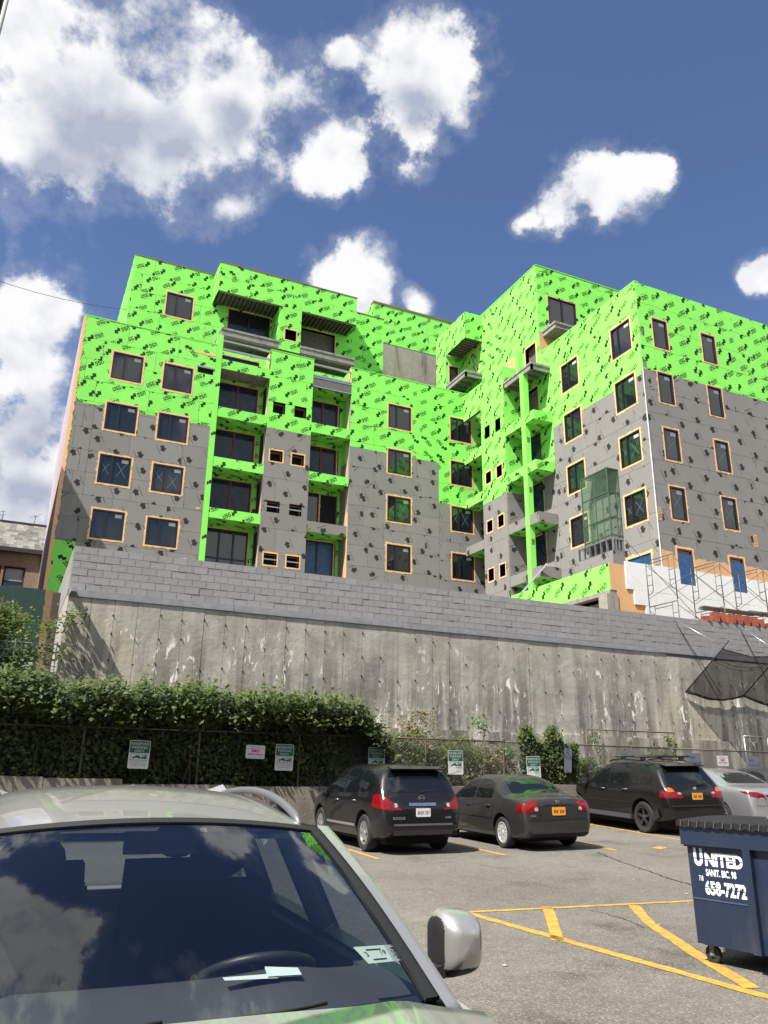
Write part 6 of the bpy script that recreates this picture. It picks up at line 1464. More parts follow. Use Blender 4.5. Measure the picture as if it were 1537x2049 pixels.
mb = MB(); mb.grid(lambda u, v: roof(-.97+1.94*u, .02+.96*v)+Vector((0, 0, -.035)), 20, 14); mb.build('headliner', mat('headliner', (.10, .098, .095), .9), rfo, smooth=True)
for s in (-1, 1):   # roof rails, arched, standing clear of the roof
    P = []
    for i in range(25):
        t = .10+.72*i/24; p = roof(s*.93, t); k = math.sin(math.pi*i/24)**.5; P.append(p+Vector((s*.012, 0, -.01+.052*k)))
    mb = MB(); mb.tube(P, [.010]+[.017]*23+[.010], 10); mb.build('roof_rail', M_RAIL, fc, smooth=True)
    mb = MB(); mb.grid(lambda u, v: roof(s*(.985+.0*u), v)+Vector((s*.05*u, 0, -.10*u-.03*u*u)), 6, 24); mb.build('cant_rail', M_FSIL, fc, smooth=True)
# bonnet with raised edges
def hood(u, v):
    s = -1+2*u; yb = ly(2.085)+.20*s*s; yf = ly(1.12)+.22*s*s; y = yb+(yf-yb)*v; w = .845-.02*v; z = lz(1.10)-.10*abs(s)**2.4-.15*v-.10*v**4+.012*math.exp(-((abs(s)-.62)/.12)**2); return Vector((s*w, y, z))
strip(lambda u, v: hood(u, v), 'bonnet', M_FSIL, fc, nu=34, nv=14, th=.010, up=(0, 0, 1))
for s in (0, 1):
    mb = MB(); mb.tube([hood(s, i/20)+Vector((.004*(2*s-1), 0, -.004)) for i in range(21)], .0045, 6); mb.build('bonnet_gap', M_SEAM, fc)
mb = MB(); mb.grid(lambda u, v: (-.74+1.48*u, ly(2.10)+.19*(2*u-1)**2+.15*v, lz(1.04)+.02*v-.03*(2*u-1)**2), 24, 3); mb.build('cowl', M_PLAST, fc)
# sides: fender, doors, rear quarter down to the sill, with the shoulder rounded
def side(s):
    wl = hermite([(1.02, .62), (1.2, .80), (1.6, .885), (2.2, .90), (4.4, .905), (5.3, .86), (5.66, .70)]); sh = hermite([(1.02, .66), (1.3, .81), (2.0, .935), (2.4, .975), (4.5, 1.03), (5.66, 1.0)])
    def f(u, v):
        y = 1.02+4.64*u; w = wl(y); zt = sh(y); prof = [(w-.10, zt-.03), (w-.055, zt-.008), (w-.012, zt-.05), (w, zt-.18), (w-.005, zt-.40), (w-.03, .40), (w-.09, .24)]; k = v*6; i = min(5, int(k)); a, b = Vector((*prof[i], 0)), Vector((*prof[i+1], 0)); p = a.lerp(b, k-i); return Vector((s*p.x, ly(y), p.y-.0))
    return f
for s in (-1, 1):
    f = side(s); mb = MB(); mb.grid(f, 50, 24); mb.build('side_body', M_FSIL, fc, smooth=50)
    # upper side: window glass, pillars
    wf = lambda y, z: s*(.86-.26*(z-1.0)/.5)
    for (a0, a1, b0, b1) in ((2.55, 3.55, 3.10, 3.55), (3.68, 4.55, 3.68, 4.45), (4.66, 5.25, 4.56, 5.0)):
        mb = MB(); mb.face([(wf(0, 1.02), ly(a0), lz(1.03)), (wf(0, 1.02), ly(a1), lz(1.03)), (wf(0, 1.46), ly(b1), lz(1.46)), (wf(0, 1.46), ly(b0), lz(1.46))]); mb.build('side_window', M_SG, fc)
    for (a, b) in ((3.6, 3.62), (4.6, 4.5)):
        mb = MB(); mb.bar((wf(0, 1.0)-s*.02, ly(a), lz(1.0)), (wf(0, 1.5)-s*.02, ly(b), lz(1.52)), .10, .05, up=(0, 1, 0)); mb.build('pillar', M_INT, fc)
    mb = MB(); mb.bar((s*.80, ly(5.3), lz(.98)), (s*.60, ly(5.05), lz(1.54)), .16, .10, up=(0, 1, 0)); mb.build('rear_pillar', M_FSIL, fc)
    mb = MB(); mb.box((s*.78-.03, ly(2.35), lz(.45)), (s*.78+.03, ly(5.2), lz(1.0))); mb.build('door_trim', M_INT, fc)
# front end below the bonnet: bumper, grille, lamps
mb = MB(); mb.grid(lambda u, v: ((-1+2*u)*(.82-.04*v), ly(1.10)+.24*(2*u-1)**2+.03*v-.10*math.sin(v*3.14), lz(.86)-.62*v), 24, 8); mb.build('front_bumper', M_FSIL, fc, smooth=True)
mb = MB(); mb.box((-.42, ly(1.0)-.005, lz(.58)), (.42, ly(1.0)+.05, lz(.80))); mb.build('grille', M_PLAST, fc)
for s in (-1, 1):
    mb = MB(); mb.hexa([(s*.48, ly(1.02), lz(.66)), (s*.78, ly(1.17), lz(.68)), (s*.78, ly(1.3), lz(.68)), (s*.48, ly(1.2), lz(.66)), (s*.48, ly(1.05), lz(.84)), (s*.80, ly(1.22), lz(.86)), (s*.80, ly(1.35), lz(.86)), (s*.48, ly(1.22), lz(.84))]); mb.build('headlamp', M_CLR, fc)
    for yy in (1.95, 4.62):
        tm, rm = wheel_meshes(.345, .215, .215, 5, 'wide', M_RIM); w = link('wheel', tm, fc); w.location = (s*.775, ly(yy), .345)
        if s > 0: w.rotation_euler = (0, 0, math.pi)
        link('rim', rm, w)
# tail and floor close the body
mb = MB(); mb.box((-.72, ly(5.3), lz(.35)), (.72, ly(5.6), lz(1.0))); mb.build('tailgate', M_FSIL, fc); mb = MB(); mb.face([(-.62, ly(5.3), lz(1.02)), (.62, ly(5.3), lz(1.02)), (.54, ly(5.1), lz(1.5)), (-.54, ly(5.1), lz(1.5))]); mb.build('rear_window', M_SG, fc)
mb = MB(); mb.box((-.78, ly(1.3), lz(.22)), (.78, ly(5.3), lz(.40))); mb.build('floor_pan', M_WELL, fc)
mb = MB(); mb.box((-.78, ly(2.2), lz(.40)), (.78, ly(2.35), lz(1.0))); mb.build('bulkhead', M_INT, fc)
# cabin
def dash(u, v): s = -1+2*u; return Vector((s*.74, ly(2.30)+.12*s*s+.55*v, lz(1.02)+.035*math.sin(v*2.6)-.02*s*s+(.045*math.exp(-((s-.48)/.26)**2)*math.sin(min(1, v*1.2)*3.1) )-.12*max(0, v-.8)/.2))
mb = MB(); mb.grid(dash, 30, 14); mb.build('dashboard', M_INT, fc, smooth=True)
mb = MB(); ctr = Vector((.36, ly(2.98), lz(1.0))); ax = Vector((0, .45, .89)).normalized(); ux = Vector((1, 0, 0)); vx = ax.cross(ux)
mb.tube([ctr+(ux*math.cos(a*.262)+vx*math.sin(a*.262))*.19 for a in range(24)], .017, 8, closed=True)
for a in (0, 2.1, 4.2): mb.tube([ctr, ctr+(ux*math.cos(a)+vx*math.sin(a))*.18], .014, 6)
mb.build('steering_wheel', mat('wheel_leather', (.02, .02, .02), .45), fc, smooth=True)
def seat(x, y, w, name='seat'):
    mb = MB(); mb.grid(lambda u, v: (x+(u-.5)*w*(1-.15*v), ly(y)+.16*v-.05*math.sin(u*3.14), lz(.55)+.66*v), 8, 8); mb.grid(lambda u, v: (x+(u-.5)*w*(1-.15*v), ly(y)+.16*v+.12, lz(.55)+.66*v), 8, 8); mb.grid(lambda u, v: (x+(u-.5)*w, ly(y)-.5*(1-v)+0*u, lz(.55)+.03*math.sin(u*3.14)), 8, 4); mb.v += [] if False else []; k_ = len(mb.v); mb.lathe([(.001, -.05), (.085, -.045), (.10, 0), (.085, .045), (.001, .05)], 16, 'y', (0, 0, 0)); mb.v[k_:] = [(x+a*1.3, ly(y)+.2+b, lz(1.31)+c_*.95) for a, b, c_ in mb.v[k_:]]; mb.build(name, M_SEAT, fc, smooth=30)
seat(-.38, 3.55, .52); seat(.38, 3.55, .52); seat(-.36, 4.5, .6, 'rear_seat'); seat(.36, 4.5, .6, 'rear_seat')
mb = MB(); c = ws(.0, .93)+Vector((0, .08, -.05)); mb.grid(lambda u, v: c+Vector(((u-.5)*.24, .01*math.sin(v*3.14), (v-.5)*.07)), 4, 3); mb.box((c.x-.12, c.y+.004, c.z-.035), (c.x+.12, c.y+.03, c.z+.035)); mb.build('rear_view_mirror', M_PLAST, fc)
for s in (-1, 1):
    mb = MB(); a = ws(s*.5, .90)+Vector((0, .07, .0)); mb.box((a.x-.2, a.y, a.z-.02), (a.x+.2, a.y+.16, a.z-.005)); mb.build('sun_visor', M_PLAST, fc)
# stickers low on the driver's side of the glass
def wspt(px, py):
    """where a pixel's line of sight meets the windscreen (in the car's own frame)"""
    inv = fc.matrix_basis.inverted(); o = inv @ CAM; d = (inv.to_3x3() @ ray(px, py)); best = None
    for i in range(61):
        for j in range(41):
            p = ws(-1+2*i/60, j/40); e = (p-o).cross(d).length
            if best is None or e < best[0]: best = (e, -1+2*i/60, j/40)
    return best[1], best[2]
bpy.context.view_layer.update()
M_STK = mat('pale_green_sticker', (.52, .58, .50), .6); M_STK2 = mat('grey_sticker', (.34, .38, .36), .6)
def sticker(c4, m, txt):
    st = [wspt(*p) for p in c4]; mb = MB(); off = Vector((0, .5, -.85))*.004
    Q = [ws(s, t)+off for s, t in st]; fn = lambda u, v: Q[0].lerp(Q[1], u).lerp(Q[3].lerp(Q[2], u), v)
    mb.grid(fn, 4, 4); o = mb.build('windscreen_sticker', m, fc); up = Vector((0, -.5, .85))*.0015
    q = MB()
    for (s_, u, v, k) in txt: add_text(q, s_, k, lambda a, b: fn(u+a, v-b*1.6)+up)
    for v in (.2, .78): q.face([fn(.3, v)+up, fn(.8, v)+up, fn(.8, v+.07)+up, fn(.3, v+.07)+up])
    q.build('sticker_print', M_SBLK, o, fix=False)
sticker(((705, 1890), (764, 1885), (789, 1921), (733, 1928)), M_STK, (('3', .22, .5, .24), ('19', .8, .45, .24)))
sticker(((769, 1888), (796, 1887), (819, 1919), (790, 1921)), M_STK2, (('2018', .5, .55, .3),))
mb = MB(); p = [(530, 1934), (596, 1936), (604, 1950), (536, 1954)]; inv = fc.matrix_basis.inverted()
pts = [inv @ onZ(a, b, 1.098) for a, b in p]; mb.face([(q.x, q.y, q.z) for q in pts]); mb.face([(q.x, q.y, q.z-.003) for q in pts]); mb.build('paper_slip', mat('paper', (.62, .64, .62), .8), fc)
mb = MB(); pts = [inv @ onZ(a, b, 1.094) for a, b in ((445, 1956), (520, 1950), (560, 1946), (556, 1957), (450, 1962))]; mb.face([(q.x, q.y, q.z) for q in pts]); mb.build('paper_slip', MATS['paper'], fc)
# wipers and mirrors
for (a, b) in (((-.15, -.02), (.45, .02)), ((-.66, -.02), (-.12, .015))):
    mb = MB(); P = [ws(a[0]+(b[0]-a[0])*i/8, a[1]+(b[1]-a[1])*i/8)+Vector((0, -.012, .018)) for i in range(9)]; mb.tube(P, [.008]*5+[.005]*4, 6); mb.build('wiper', M_PLAST, fc, smooth=True)
mirror_at = inv @ onZ(917, 1889, 1.085)
for s in (1, -1):
    c = Vector((s*mirror_at.x, mirror_at.y, mirror_at.z)); mb = MB()
    def shell(u, v, s=s, c=c):
        a = 2*math.pi*u; n = 3.6; cx = math.copysign(abs(math.cos(a))**(2/n), math.cos(a)); cz = math.copysign(abs(math.sin(a))**(2/n), math.sin(a)); k = math.sin(min(1, v*1.35)*math.pi/2)**.42
        return c+Vector((s*.004+cx*.090*k+s*.012*v, -.075+.15*v, cz*.106*k*(1-.10*s*cx)))
    mb.grid(shell, 96, 30, mf=lambda i, j: 0); mb.m = []
    for f in mb.f:
        m_ = sum((Vector(mb.v[i]) for i in f), Vector())/4-c; mb.m.append(1 if (m_.x*s < -.066 or m_.z < -.070+.03*m_.x*s) else 0)
    wm = mb.build('wing_mirror', [M_FSIL, M_PLAST], fc, smooth=50)
    g = MB(); g.prism(rrect(.17, .18, .04), lambda u, v, d: (c.x+u, c.y+.07+d, c.z+v), 0, .006); g.build('mirror_glass', MATS['mirror_glass'], wm)
    g = MB(); g.bar((c.x-s*.06, c.y+.02, c.z-.08), (s*.86, c.y+.02, c.z-.10), .07, .04); g.build('mirror_arm', M_PLAST, wm)

# ================================================================== DUMPSTER
d1 = Vector((math.sin(R(10.6)), -math.cos(R(10.6)), 0)); dn = Vector((d1.y, -d1.x, 0)); P0 = onG(1420, 1930)
dm = Matrix((d1, -dn, Vector((0, 0, 1)))).transposed().to_4x4()      # local x along the lettered side, y into the box
M_NAVY = mat('navy_steel', (0.008, 0.017, 0.043), .5, var=.15, vscale=3, coat=.2, coatr=.3, dirt=(.06, .065, .07), dscale=3.5, dstretch=(1, 1, .35), damt=.4, bump=.25, bscale=2.5); M_STEN = mat('white_stencil', (.72, .73, .75), .6)
du = thing('dumpster', 'navy blue steel dumpster on casters with white stencilled lettering', 'dumpster', rotm=Matrix.Translation(P0) @ dm)
zb, zt = .155, 1.15; D_, LN = 1.15, 1.9; g0 = P0.z
x0, x1 = -.095, LN
mb = MB(); mb.hexa([(x0, 0, zb), (x1, 0, zb), (x1, D_, zb), (x0, D_, zb), (x0-.02, -.0, zt), (x1+.02, -.0, zt), (x1+.02, D_+.1, zt), (x0-.02, D_+.1, zt)]); mb.build('body', M_NAVY, du)
mb = MB(); mb.box((x0-.045, -.05, zt-.185), (x1+.04, D_+.12, zt-.005)); mb.build('rim', M_NAVY, du)
mb = MB(); mb.box((x0-.03, -.035, zt-.20), (.46, 0, zt-.185)); mb.build('rim_lip', mat('navy_lip_steel', (.010, .02, .05), .5), du)  # thin lip under the rim in its own plain navy
for xx in (.5, 1.1, 1.7):
    mb = MB(); mb.box((xx-.035, -.055, zb), (xx+.035, 0, zt-.185)); mb.build('rib', M_NAVY, du)
mb = MB(); mb.box((x0, -.006, .515), (.46, -.001, .527)); mb.build('weld_seam', mat('weld', (.05, .07, .12), .5), du)
def fit(mb, txt, xa, xb, za, zc, bold=.003):
    vs, fs = textmesh(txt, .1, bold=bold, ax='LEFT'); u0 = min(v[0] for v in vs); u1 = max(v[0] for v in vs); w0 = min(v[1] for v in vs); w1 = max(v[1] for v in vs); k = len(mb.v)
    mb.v += [(xa+(xb-xa)*(v[0]-u0)/(u1-u0), -.004, za-g0+(zc-za)*(v[1]-w0)/(w1-w0)) for v in vs]
    for f in fs: mb.f.append(tuple(k+i for i in f)); mb.m.append(0)
mb = MB(); fit(mb, 'U', -.05, .042, .912, 1.063, .006); fit(mb, 'NITED', .062, .43, .918, 1.032, .005); fit(mb, 'SANIT. BIC. 98', .06, .355, .835, .895, .003); fit(mb, '718', -.015, .028, .79, .835, .002); fit(mb, '658-7272', .038, .435, .68, .80, .004); mb.build('lettering', M_STEN, du, fix=False)
for (a, b, c, d) in ((-.055, .045, .972, .979), (.06, .435, .972, .978), (.035, .44, .738, .744)):   # gaps of the stencil
    q = MB(); q.box((a, -.0052, c-g0), (b, -.0045, d-g0)); q.build('stencil_gap', M_NAVY, du)
for xx in (0, LN-.12):
    for yy in (.08, D_-.1):
        mb = MB(); mb.lathe([(.001, -.02), (.066, -.02), (.075, -.012), (.075, .012), (.066, .02), (.001, .02)], 20, 'y', (xx, yy, .075)); cs = mb.build('caster', M_RUB, du, smooth=40)
        mb = MB(); 
        for s in (-1, 1): mb.box((xx-.022, yy+s*.026-.004, .06), (xx+.022, yy+s*.026+.004, .155))
        mb.box((xx-.05, yy-.05, .145), (xx+.05, yy+.05, .157)); mb.build('fork', M_DKSTEEL, cs)
        mb = MB(); mb.lathe([(.001, -.04), (.013, -.04), (.013, .04), (.001, .04)], 10, 'y', (xx, yy, .075)); mb.build('axle', M_STEEL, cs)
M_LID = mat('black_lid_plastic', (.012, .012, .013), .45, bump=.3, bscale=15)
for (a, b) in ((x0-.06, .90), (.91, x1+.06)):
    mb = MB(); mb.grid(lambda u, v: (a+(b-a)*u, -.075+(D_+.2)*v, zt+.02+.03*math.sin(v*3.1)+.006*math.sin(u*60)), 60, 10); mb.grid(lambda u, v: (a+(b-a)*u, -.075, zt-.03+.05*v+.006*math.sin(u*60)), 60, 2); ld = mb.build('lid', M_LID, du, smooth=40)
    n = int((b-a)/.085)
    for i in range(n):
        mb = MB(); xx = a+.05+i*.085; mb.bar((xx, -.081, zt-.028), (xx+.012, -.081, zt+.022), .007); mb.build('lid_rib', mat('worn_lid_rib', (.10, .10, .10), .5), ld)
for i in range(30):
    mb = MB(); xx = x0+.55+i*.05; mb.tube([(xx, D_*.35, zt+.045), (xx+.012, D_*.35, zt+.066), (xx+.028, D_*.35, zt+.047)], .007, 5); mb.build('lid_edge_link', MATS['worn_lid_rib'], du)

# ================================================================== SCAFFOLD, BRICKS, CATCH NET ON THE TERRACE
M_SCAF = mat('scaffold_tube', (0.10, 0.098, 0.095), .55, metal=.4, var=.2, vscale=6)
sc = thing('scaffold', 'grey tubular frame scaffold in front of the white boards', 'scaffold', (26.2, 24.4, 6.7)); sc['_world'] = 1
FXS = [23.7, 26.22, 28.72, 31.2]; ya, yb = 23.6, 25.18
for i, x in enumerate(FXS):
    for (z0, z1) in ((6.7, 8.46), (8.48, 10.40)):
        mb = MB(); r = .021
        mb.tube([(x, ya, z0), (x, ya, z1)], r, 7); mb.tube([(x, yb, z0), (x, yb, z1)], r, 7); mb.tube([(x, ya, z1-.03), (x, yb, z1-.03)], r, 7); mb.tube([(x, ya+.3, z1-.16), (x, yb-.3, z1-.16)], r*.8, 6)
        for y, s in ((ya, 1), (yb, -1)):
            mb.tube([(x, y+s*.3, z1-.03), (x, y+s*.3, z0+.62), (x, y+s*.24, z0+.52), (x, y+s*.12, z0+.47), (x, y, z0+.47)], r*.8, 6)
            for k in range(2): zz = z0+.85+k*.42; mb.tube([(x, y, zz), (x, y+s*.3, zz)], r*.7, 6)
        mb.build('frame', M_SCAF, sc, smooth=True)
    if i < 3:
        for y in (ya, yb):
            for (z0, z1) in ((7.0, 8.25), (8.8, 10.2)):
                for (p, q) in (((x, y-.02, z1), (FXS[i+1], y-.02, z0)), ((x, y-.04, z0), (FXS[i+1], y-.04, z1))):
                    mb = MB(); mb.tube([p, q], .011, 5); mb.build('cross_brace', M_SCAF, sc)
mb = MB(); mb.tube([(22.0, 24.4, 10.9), (24.4, 23.2, 7.6)], .013, 5); mb.build('tie_rod', M_SCAF, sc)
M_PLANK = mat('scaffold_plank', (0.15, 0.125, 0.095), .85, var=.25, vscale=5, dirt=(.05, .045, .04), dscale=2, damt=.6)
for k, (xa, xb, y, z) in enumerate(((25.25, 28.5, 23.75, 8.36), (25.5, 28.6, 24.05, 8.36), (27.9, 31.3, 23.8, 8.42), (27.8, 31.2, 24.12, 8.42))):
    mb = MB(); mb.box((xa, y, z), (xb, y+.27, z+.045)); tag(mb.build('scaffold_plank', M_PLANK), ['nearest scaffold plank in the left span above the bricks', 'scaffold plank behind the nearest one in left span', 'nearest scaffold plank in the right span at photo edge', 'back scaffold plank in the right span at photo edge'][k], 'plank', 'planks lying on the scaffold')
M_BRICK = mat('red_brick', (0.30, 0.075, 0.042), .9, rnd=.2, var=.15, vscale=12); M_HOLE = mat('brick_core_hole', (.03, .012, .01), .95)
rr = random.Random(8); k = 0; x = 23.95
ordw = ['first', 'second', 'third', 'fourth', 'fifth', 'sixth', 'seventh', 'eighth', 'ninth', 'tenth', 'eleventh', 'twelfth']
while k < 12:
    w = .20; h = rr.choice((.33, .40, .33, .40)) if k not in (0, 8) else .20; dpt = .40; a = rr.uniform(-8, 8)
    t = thing('brick_stack', 'red cored brick pile on top of the wall, %s from the left' % ordw[k], 'bricks', group='red bricks on the wall', rotm=Matrix.Translation((x, 22.66, 7.485)) @ Matrix.Rotation(R(a-25), 4, 'Z'))
    n = max(1, round(h/.065))
    for i in range(n):
        for j in range(2):
            mb = MB(); mb.box((j*.145, 0, i*.066), (j*.145+.14, .30, i*.066+.062)); b = mb.build('brick', M_BRICK, t)
            q = MB()
            for c in range(3): q.box((j*.145+.018+c*.04, -.002, i*.066+.018), (j*.145+.042+c*.04, .004, i*.066+.046))
            q.build('core_holes', M_HOLE, b)['kind'] = 'stuff'
    x += rr.uniform(.36, .50); k += 1
# catch net on slanted poles fixed to the face of the wall
M_NET = bpy.data.materials.new('black_debris_net'); M_NET.use_nodes = True
nt = M_NET.node_tree; nt.nodes.clear(); o_ = nd(nt, 'ShaderNodeOutputMaterial'); mx_ = nd(nt, 'ShaderNodeMixShader'); tr_ = nd(nt, 'ShaderNodeBsdfTransparent'); df_ = nd(nt, 'ShaderNodeBsdfDiffuse'); df_.inputs[0].default_value = (.014, .013, .012, 1); mx_.inputs[0].default_value = .68
nt.links.new(tr_.outputs[0], mx_.inputs[1]); nt.links.new(df_.outputs[0], mx_.inputs[2]); nt.links.new(mx_.outputs[0], o_.inputs[0])
M_ROPE = mat('black_rope', (.012, .012, .013), .8)
cn = thing('catch_net', 'black debris catch net slung on slanted poles from the retaining wall', 'net', (26, 22.5, 4.7)); cn['_world'] = 1
bots = [Vector((22.5, 22.50, 4.68)), Vector((25.36, 22.50, 4.66)), Vector((28.4, 22.5, 4.5)), Vector((31.3, 22.5, 4.4))]; tv_ = Vector((.55, -1.5, 1.50))
tops = [b+tv_ for b in bots]
for b, t in zip(bots, tops):
    mb = MB(); mb.tube([b, t+(t-b)*.14], .022, 7); mb.build('pole', M_ROPE, cn, smooth=True)
for i in range(3):
    b0, b1, t0, t1 = bots[i], bots[i+1], tops[i], tops[i+1]
    def net(u, v, b0=b0, b1=b1, t0=t0, t1=t1, i=i):
        p = b0.lerp(b1, u).lerp(t0.lerp(t1, u), .02+.95*v); sg = math.sin(math.pi*u); p.z -= .26*sg*(.35+.65*math.sin(math.pi*(.15+.7*v)))+.03*nzz(u*9, v*5, i); p.y += .10*sg*math.sin(v*3.1)-.03*nzz(u*7, v*7, i+4); return p
    mb = MB(); mb.grid(net, 26, 16); mb.build('net', M_NET, cn, smooth=True)
    for v, r in ((0, .030), (.03, .016), (1, .018), (.78, .010), (.72, .008)):
        mb = MB(); mb.tube([net(j/20, v)+Vector((0, -.01, -.05*abs(v < .05)*math.sin(3.14*j/20))) for j in range(21)], [r*(1+.5*nzz(j*.9, v*9, i)) for j in range(21)], 6); mb.build('net_rope', M_ROPE, cn, smooth=True)
anch = [Vector((22.38, 22.62, 7.42)), Vector((25.74, 22.62, 7.46)), Vector((28.9, 22.62, 7.46)), Vector((31.5, 22.62, 7.46))]
for a, t, b in zip(anch, tops, bots):
    mb = MB(); mb.tube([a, t], .016, 6); mb.build('stay_pole', M_STEEL, cn, smooth=True)
    mb = MB(); mb.tube([a, b+Vector((1.55, -.25, -.05))], .012, 5); mb.build('stay_rope', M_ROPE, cn)
# ================================================================== LEFT BACKGROUND
# neighbour's yard wall with railing and green screen
M_GSCR = mat('green_privacy_screen', (0.012, 0.042, 0.032), .8, var=.15, vscale=5)
yw = thing('yard_wall', 'low grey concrete yard wall with thin railing at far left', 'wall', (-3, 22.5, 1.2)); yw['_world'] = 1
mb = MB(); mb.box((-12, 22.45, 1.0), (1.06, 22.75, 4.05)); mb.build('wall_body', M_LOW, yw)
for z in (4.22, 4.4, 4.58, 4.78):
    mb = MB(); mb.tube([(-12, 22.6, z), (1.05, 22.6, z-.01)], .012, 6); mb.build('rail', M_STEEL, yw)
for x in (-6, -4, -2, 0, 1.0):
    mb = MB(); mb.tube([(x, 22.6, 4.0), (x, 22.6, 4.85)], .018, 6); mb.build('rail_post', M_STEEL, yw)
mb = MB(); mb.box((-30, 22.7, 2.5), (1.06, 41, 3.9)); tag(mb.build('yard', M_SOIL), kind='structure')
gs = thing('screen_fence', 'dark green privacy screen fence behind the young tree', 'fence', (-3, 27, 3.9)); gs['_world'] = 1
for i in range(5):
    mb = MB(); x = .66-2.4*(i+1); mb.box((x+.02, 27, 3.9), (x+2.38, 27.03, 7.08+.02*(i % 2))); mb.build('screen_panel', M_GSCR, gs)
mb = MB(); mb.box((.66, 26.95, 3.9), (.86, 27.1, 7.05)); mb.build('end_post', mat('weathered_timber', (0.20, 0.13, 0.07), .85, var=.25, vscale=6), gs)
mb = MB(); mb.box((.86, 26.9, 3.9), (1.09, 27.05, 7.0)); mb.build('dark_board', mat('brown_board', (0.07, 0.05, 0.04), .85, var=.2), gs)
# brick house with slate roof
M_BRK = mat('house_brick', (0.25, 0.19, 0.125), .9, var=.25, vscale=5, bump=.4, bscale=30, dirt=(0.17, 0.12, 0.075), dscale=4, dstretch=(.6, .6, 3), damt=.8)
M_SLATE = mat('slate', (0.21, 0.21, 0.19), .85, rnd=.45, var=.15, vscale=6); M_EAVE = mat('dark_eave', (0.03, 0.027, 0.025), .7); M_STONE = mat('stone_sill', (0.42, 0.40, 0.35), .85); M_PANEL = mat('house_pane', (0.10, 0.11, 0.12), .08, spec=.8); M_BLIND = mat('window_blind', (0.40, 0.41, 0.42), .6)
YH = 60.0; AH = FA(YH)
hs = thing('brick_house', 'old brown brick house with a grey slate roof at far left', 'house', (-5, YH, 3)); hs['_world'] = 1
hw = [(-3.0, -1.62, 13.05, 15.1), (-1.45, -.08, 13.05, 15.1), (-6, -4.6, 13.05, 15.1), (.95, 2.2, 13.05, 15.1)]
rs = [(-14, 6, 3, 16.1)]
for h in hw: rs = cut(rs, h)
mb = MB()
for r in rs: mb.prism(_rc(r[0], r[2], r[1], r[3]), AH, -.3, 0)
mb.build('wall', M_BRK, hs)
for h in hw:
    mb = MB(); ring(mb, AH, h, (h[0]+.12, h[1]-.12, h[2]+.1, h[3]-.12), -.22, -.1); zm = (h[2]+h[3])/2; mb.prism(_rc(h[0]+.1, zm-.04, h[1]-.1, zm+.04), AH, -.2, -.1); w = mb.build('window', M_EAVE, hs)
    mb = MB(); mb.prism(_rc(h[0]+.12, h[2]+.1, h[1]-.12, zm), AH, -.19, -.17); mb.build('pane', M_PANEL, w); mb = MB(); mb.prism(_rc(h[0]+.12, zm, h[1]-.12, h[3]-.1), AH, -.19, -.17); mb.build('blind', M_BLIND, w)
    mb = MB(); mb.prism(_rc(h[0]-.1, h[2]-.22, h[1]+.1, h[2]), AH, -.05, .1); mb.build('sill', M_STONE, w)
mb = MB(); mb.box((-14.2, YH-.35, 16.1), (6.2, YH+.1, 16.4)); mb.build('eave', M_EAVE, hs)
mb = MB(); mb.hexa([(-14.2, YH-.3, 16.38), (6.2, YH-.3, 16.38), (6.2, YH+1.6, 16.38), (-14.2, YH+1.6, 16.38), (-14.2, YH+.6, 18.4), (6.2, YH+.6, 18.4), (6.2, YH+1.6, 18.4), (-14.2, YH+1.6, 18.4)]); roof = mb.build('roof', M_SLATE, hs)
rr = random.Random(6); nsl = 0
SLM = {}
for r_ in range(10):
    z = 16.4+r_*.2; y = YH-.3+.9*(r_*.2)/2.02-.03; x = -6.5+(r_ % 2)*.2
    while x < 4.5:
        w = rr.choice((.34, .42, .5)); key = w
        if key not in SLM:
            m_ = MB(); m_.hexa([(0, 0, 0), (w-.012, 0, 0), (w-.012, .03, .005), (0, .03, .005), (0, .085, .215), (w-.012, .085, .215), (w-.012, .11, .21), (0, .11, .21)]); SLM[key] = m_.mesh('slate', M_SLATE)
        o = link('slate', SLM[key], roof); o.location = (x+5, y-YH+rr.uniform(-.01, .01), z-3); x += w; nsl += 1
mb = MB(); mb.box((-14.2, YH+.5, 18.38), (6.2, YH+1.7, 18.5)); mb.build('ridge', M_EAVE, hs)
M_ANT = mat('aerial_metal', (0.10, 0.10, 0.10), .5, metal=.6)
def aerial(px, py0, py1, label, arms):
    a = onY(px[0], py0, 60.8); b = onY(px[1], py1, 60.8); t = thing('roof_aerial', label, 'aerial', (b.x, 60.8, 18.4), 'roof aerials'); t['_world'] = 1
    mb = MB(); mb.tube([(b.x, 60.8, 18.4), (a.x, 60.8, a.z)], .025, 6); mb.build('mast', M_ANT, t)
    for dz, l, ang in arms:
        mb = MB(); c = Vector((a.x, 60.8, a.z-dz)); d = Vector((math.cos(ang), 0, math.sin(ang)))*l; mb.tube([c-d*.5, c+d*.5], .018, 5); mb.build('arm', M_ANT, t)
aerial((7, 2), 1022, 1057, 'roof aerial with short arms on the slate roof, left one', ((.05, .35, .2), (.3, .4, .3), (.45, .3, 1.2)))
aerial((72, 66), 1032, 1065, 'roof aerial with slanted crossbar beside the lavender wall', ((0, .9, .45), (.12, .45, .5), (.05, .3, -.3)))
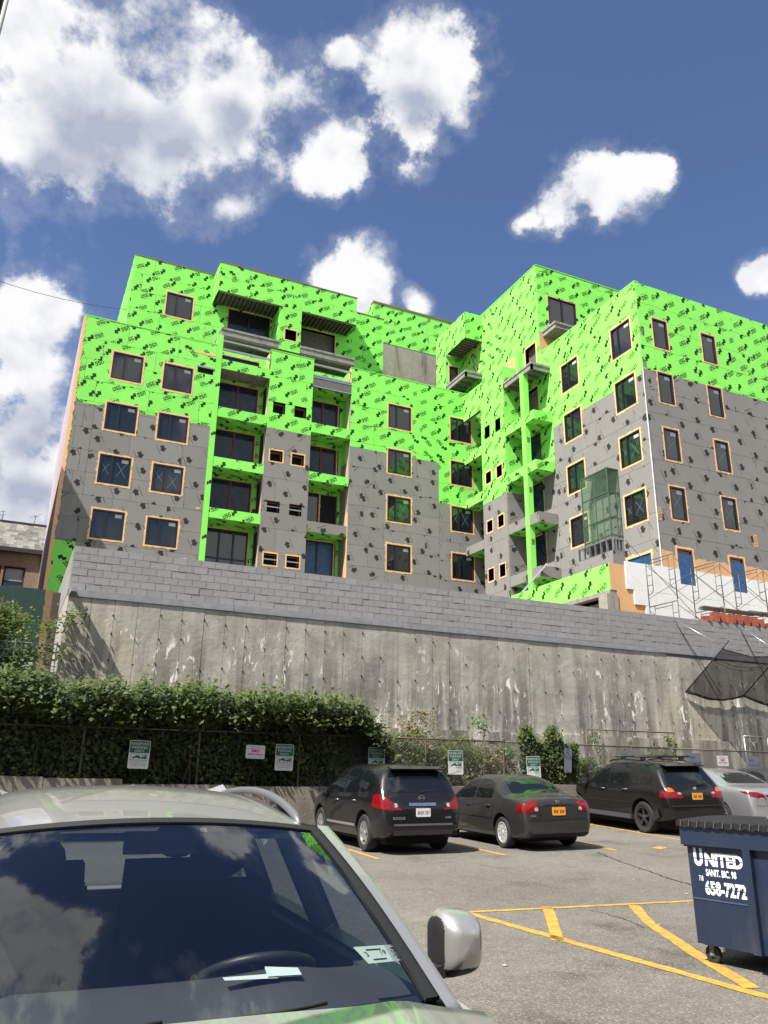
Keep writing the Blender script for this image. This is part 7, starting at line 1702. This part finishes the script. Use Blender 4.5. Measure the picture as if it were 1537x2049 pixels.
# post standing beside the camera: its upper part leans into the top left corner of the view
M_SID = mat('dark_timber_siding', (0.04, 0.035, 0.028), .8, var=.3, vscale=4); M_GUT = mat('white_gutter', (0.6, 0.6, 0.58), .5)
YPST = 1.6; e0 = onY(32, 0, YPST); e1 = onY(0, 131, YPST); px_ = (e0.x+e1.x)/2; zt_ = e0.z+.14; RPST = .036
nb = thing('timber_post', 'dark timber post with a white conduit at the top left corner', 'post', (px_-RPST, YPST, 0)); nb['_world'] = 1
lean = (e0.x-e1.x)/(e0.z-e1.z)
ax_ = lambda z: (px_-RPST-.012+lean*(z-(e0.z+e1.z)/2), YPST, z)
mb = MB(); mb.tube([ax_(z*zt_/10-.02) for z in range(11)], [RPST+.004-.0006*z for z in range(11)], 14); mb.build('pole', M_SID, nb, smooth=40)
mb = MB(); mb.tube([(ax_(z*zt_/10)[0]+RPST-.004, YPST-.02, z*zt_/10-.02) for z in range(11)], .006, 6); mb.build('conduit', M_GUT, nb, smooth=True)
mb = MB(); mb.lathe([(RPST-.004, 0), (RPST-.01, .02), (.001, .03)], 14, 'z', ax_(zt_-.02)); mb.build('cap', M_EAVE, nb)
# unseen neighbour block added so its roof edge shades the foot of the wing
nt_ = thing('added_side_building', 'unseen brick block added left of the lavender wall to shade the left wing', 'building', (-8, 46, 3)); nt_['_world'] = 1
mb = MB(); mb.box((-16, 36.5, 3), (-4.4, 56, 23.7)); mb.build('wall', M_BRK, nt_); mb = MB(); mb.box((-16.2, 36.3, 23.7), (-4.2, 56.2, 24.0)); mb.build('roof', M_EAVE, nt_)
# overhead wire to the left wing
mb = MB(); a = onY(-20, 556, 43.0); b = Vector((3.2, 44.6, 28.0)); n = 14
pts = []
for i in range(n+1): t = i/n; q = Vector(a).lerp(b, t); q.z -= .55*4*t*(1-t)*.5; pts.append(q)
mb.tube(pts, .014, 5); tag(mb.build('overhead_wire', M_EAVE), 'thin black wire sagging to the green upper storey at left', 'wire')

# unseen brick row added behind the camera to darken reflections in cars and panes
rb = thing('added_rear_building', 'long brick row added behind the camera, unseen, to darken reflections', 'building', (6, -12, 0)); rb['_world'] = 1
rw_ = []
for i in range(14):
    for z in (1.2, 5.2): rw_.append((-22+i*4.2, -19.8+i*4.2, z, z+1.9))
FRB = lambda u, v, d: (u, -9+d, v)
rs = [(-26, 40, -.3, 9.5)]
for h in rw_: rs = cut(rs, h)
mb = MB()
for r in rs: mb.prism(_rc(r[0], r[2], r[1], r[3]), FRB, -.4, 0)
mb.build('wall', M_BRK, rb)
for h in rw_:
    mb = MB(); mb.prism(_rc(h[0], h[2], h[1], h[3]), FRB, -.3, -.25); mb.build('window', M_PANEL, rb)
mb = MB(); mb.box((-26.2, -16, 9.5), (40.2, -8.8, 9.9)); mb.build('roof', M_EAVE, rb)

for o in bpy.data.objects:
    if '_world' in o: del o['_world']
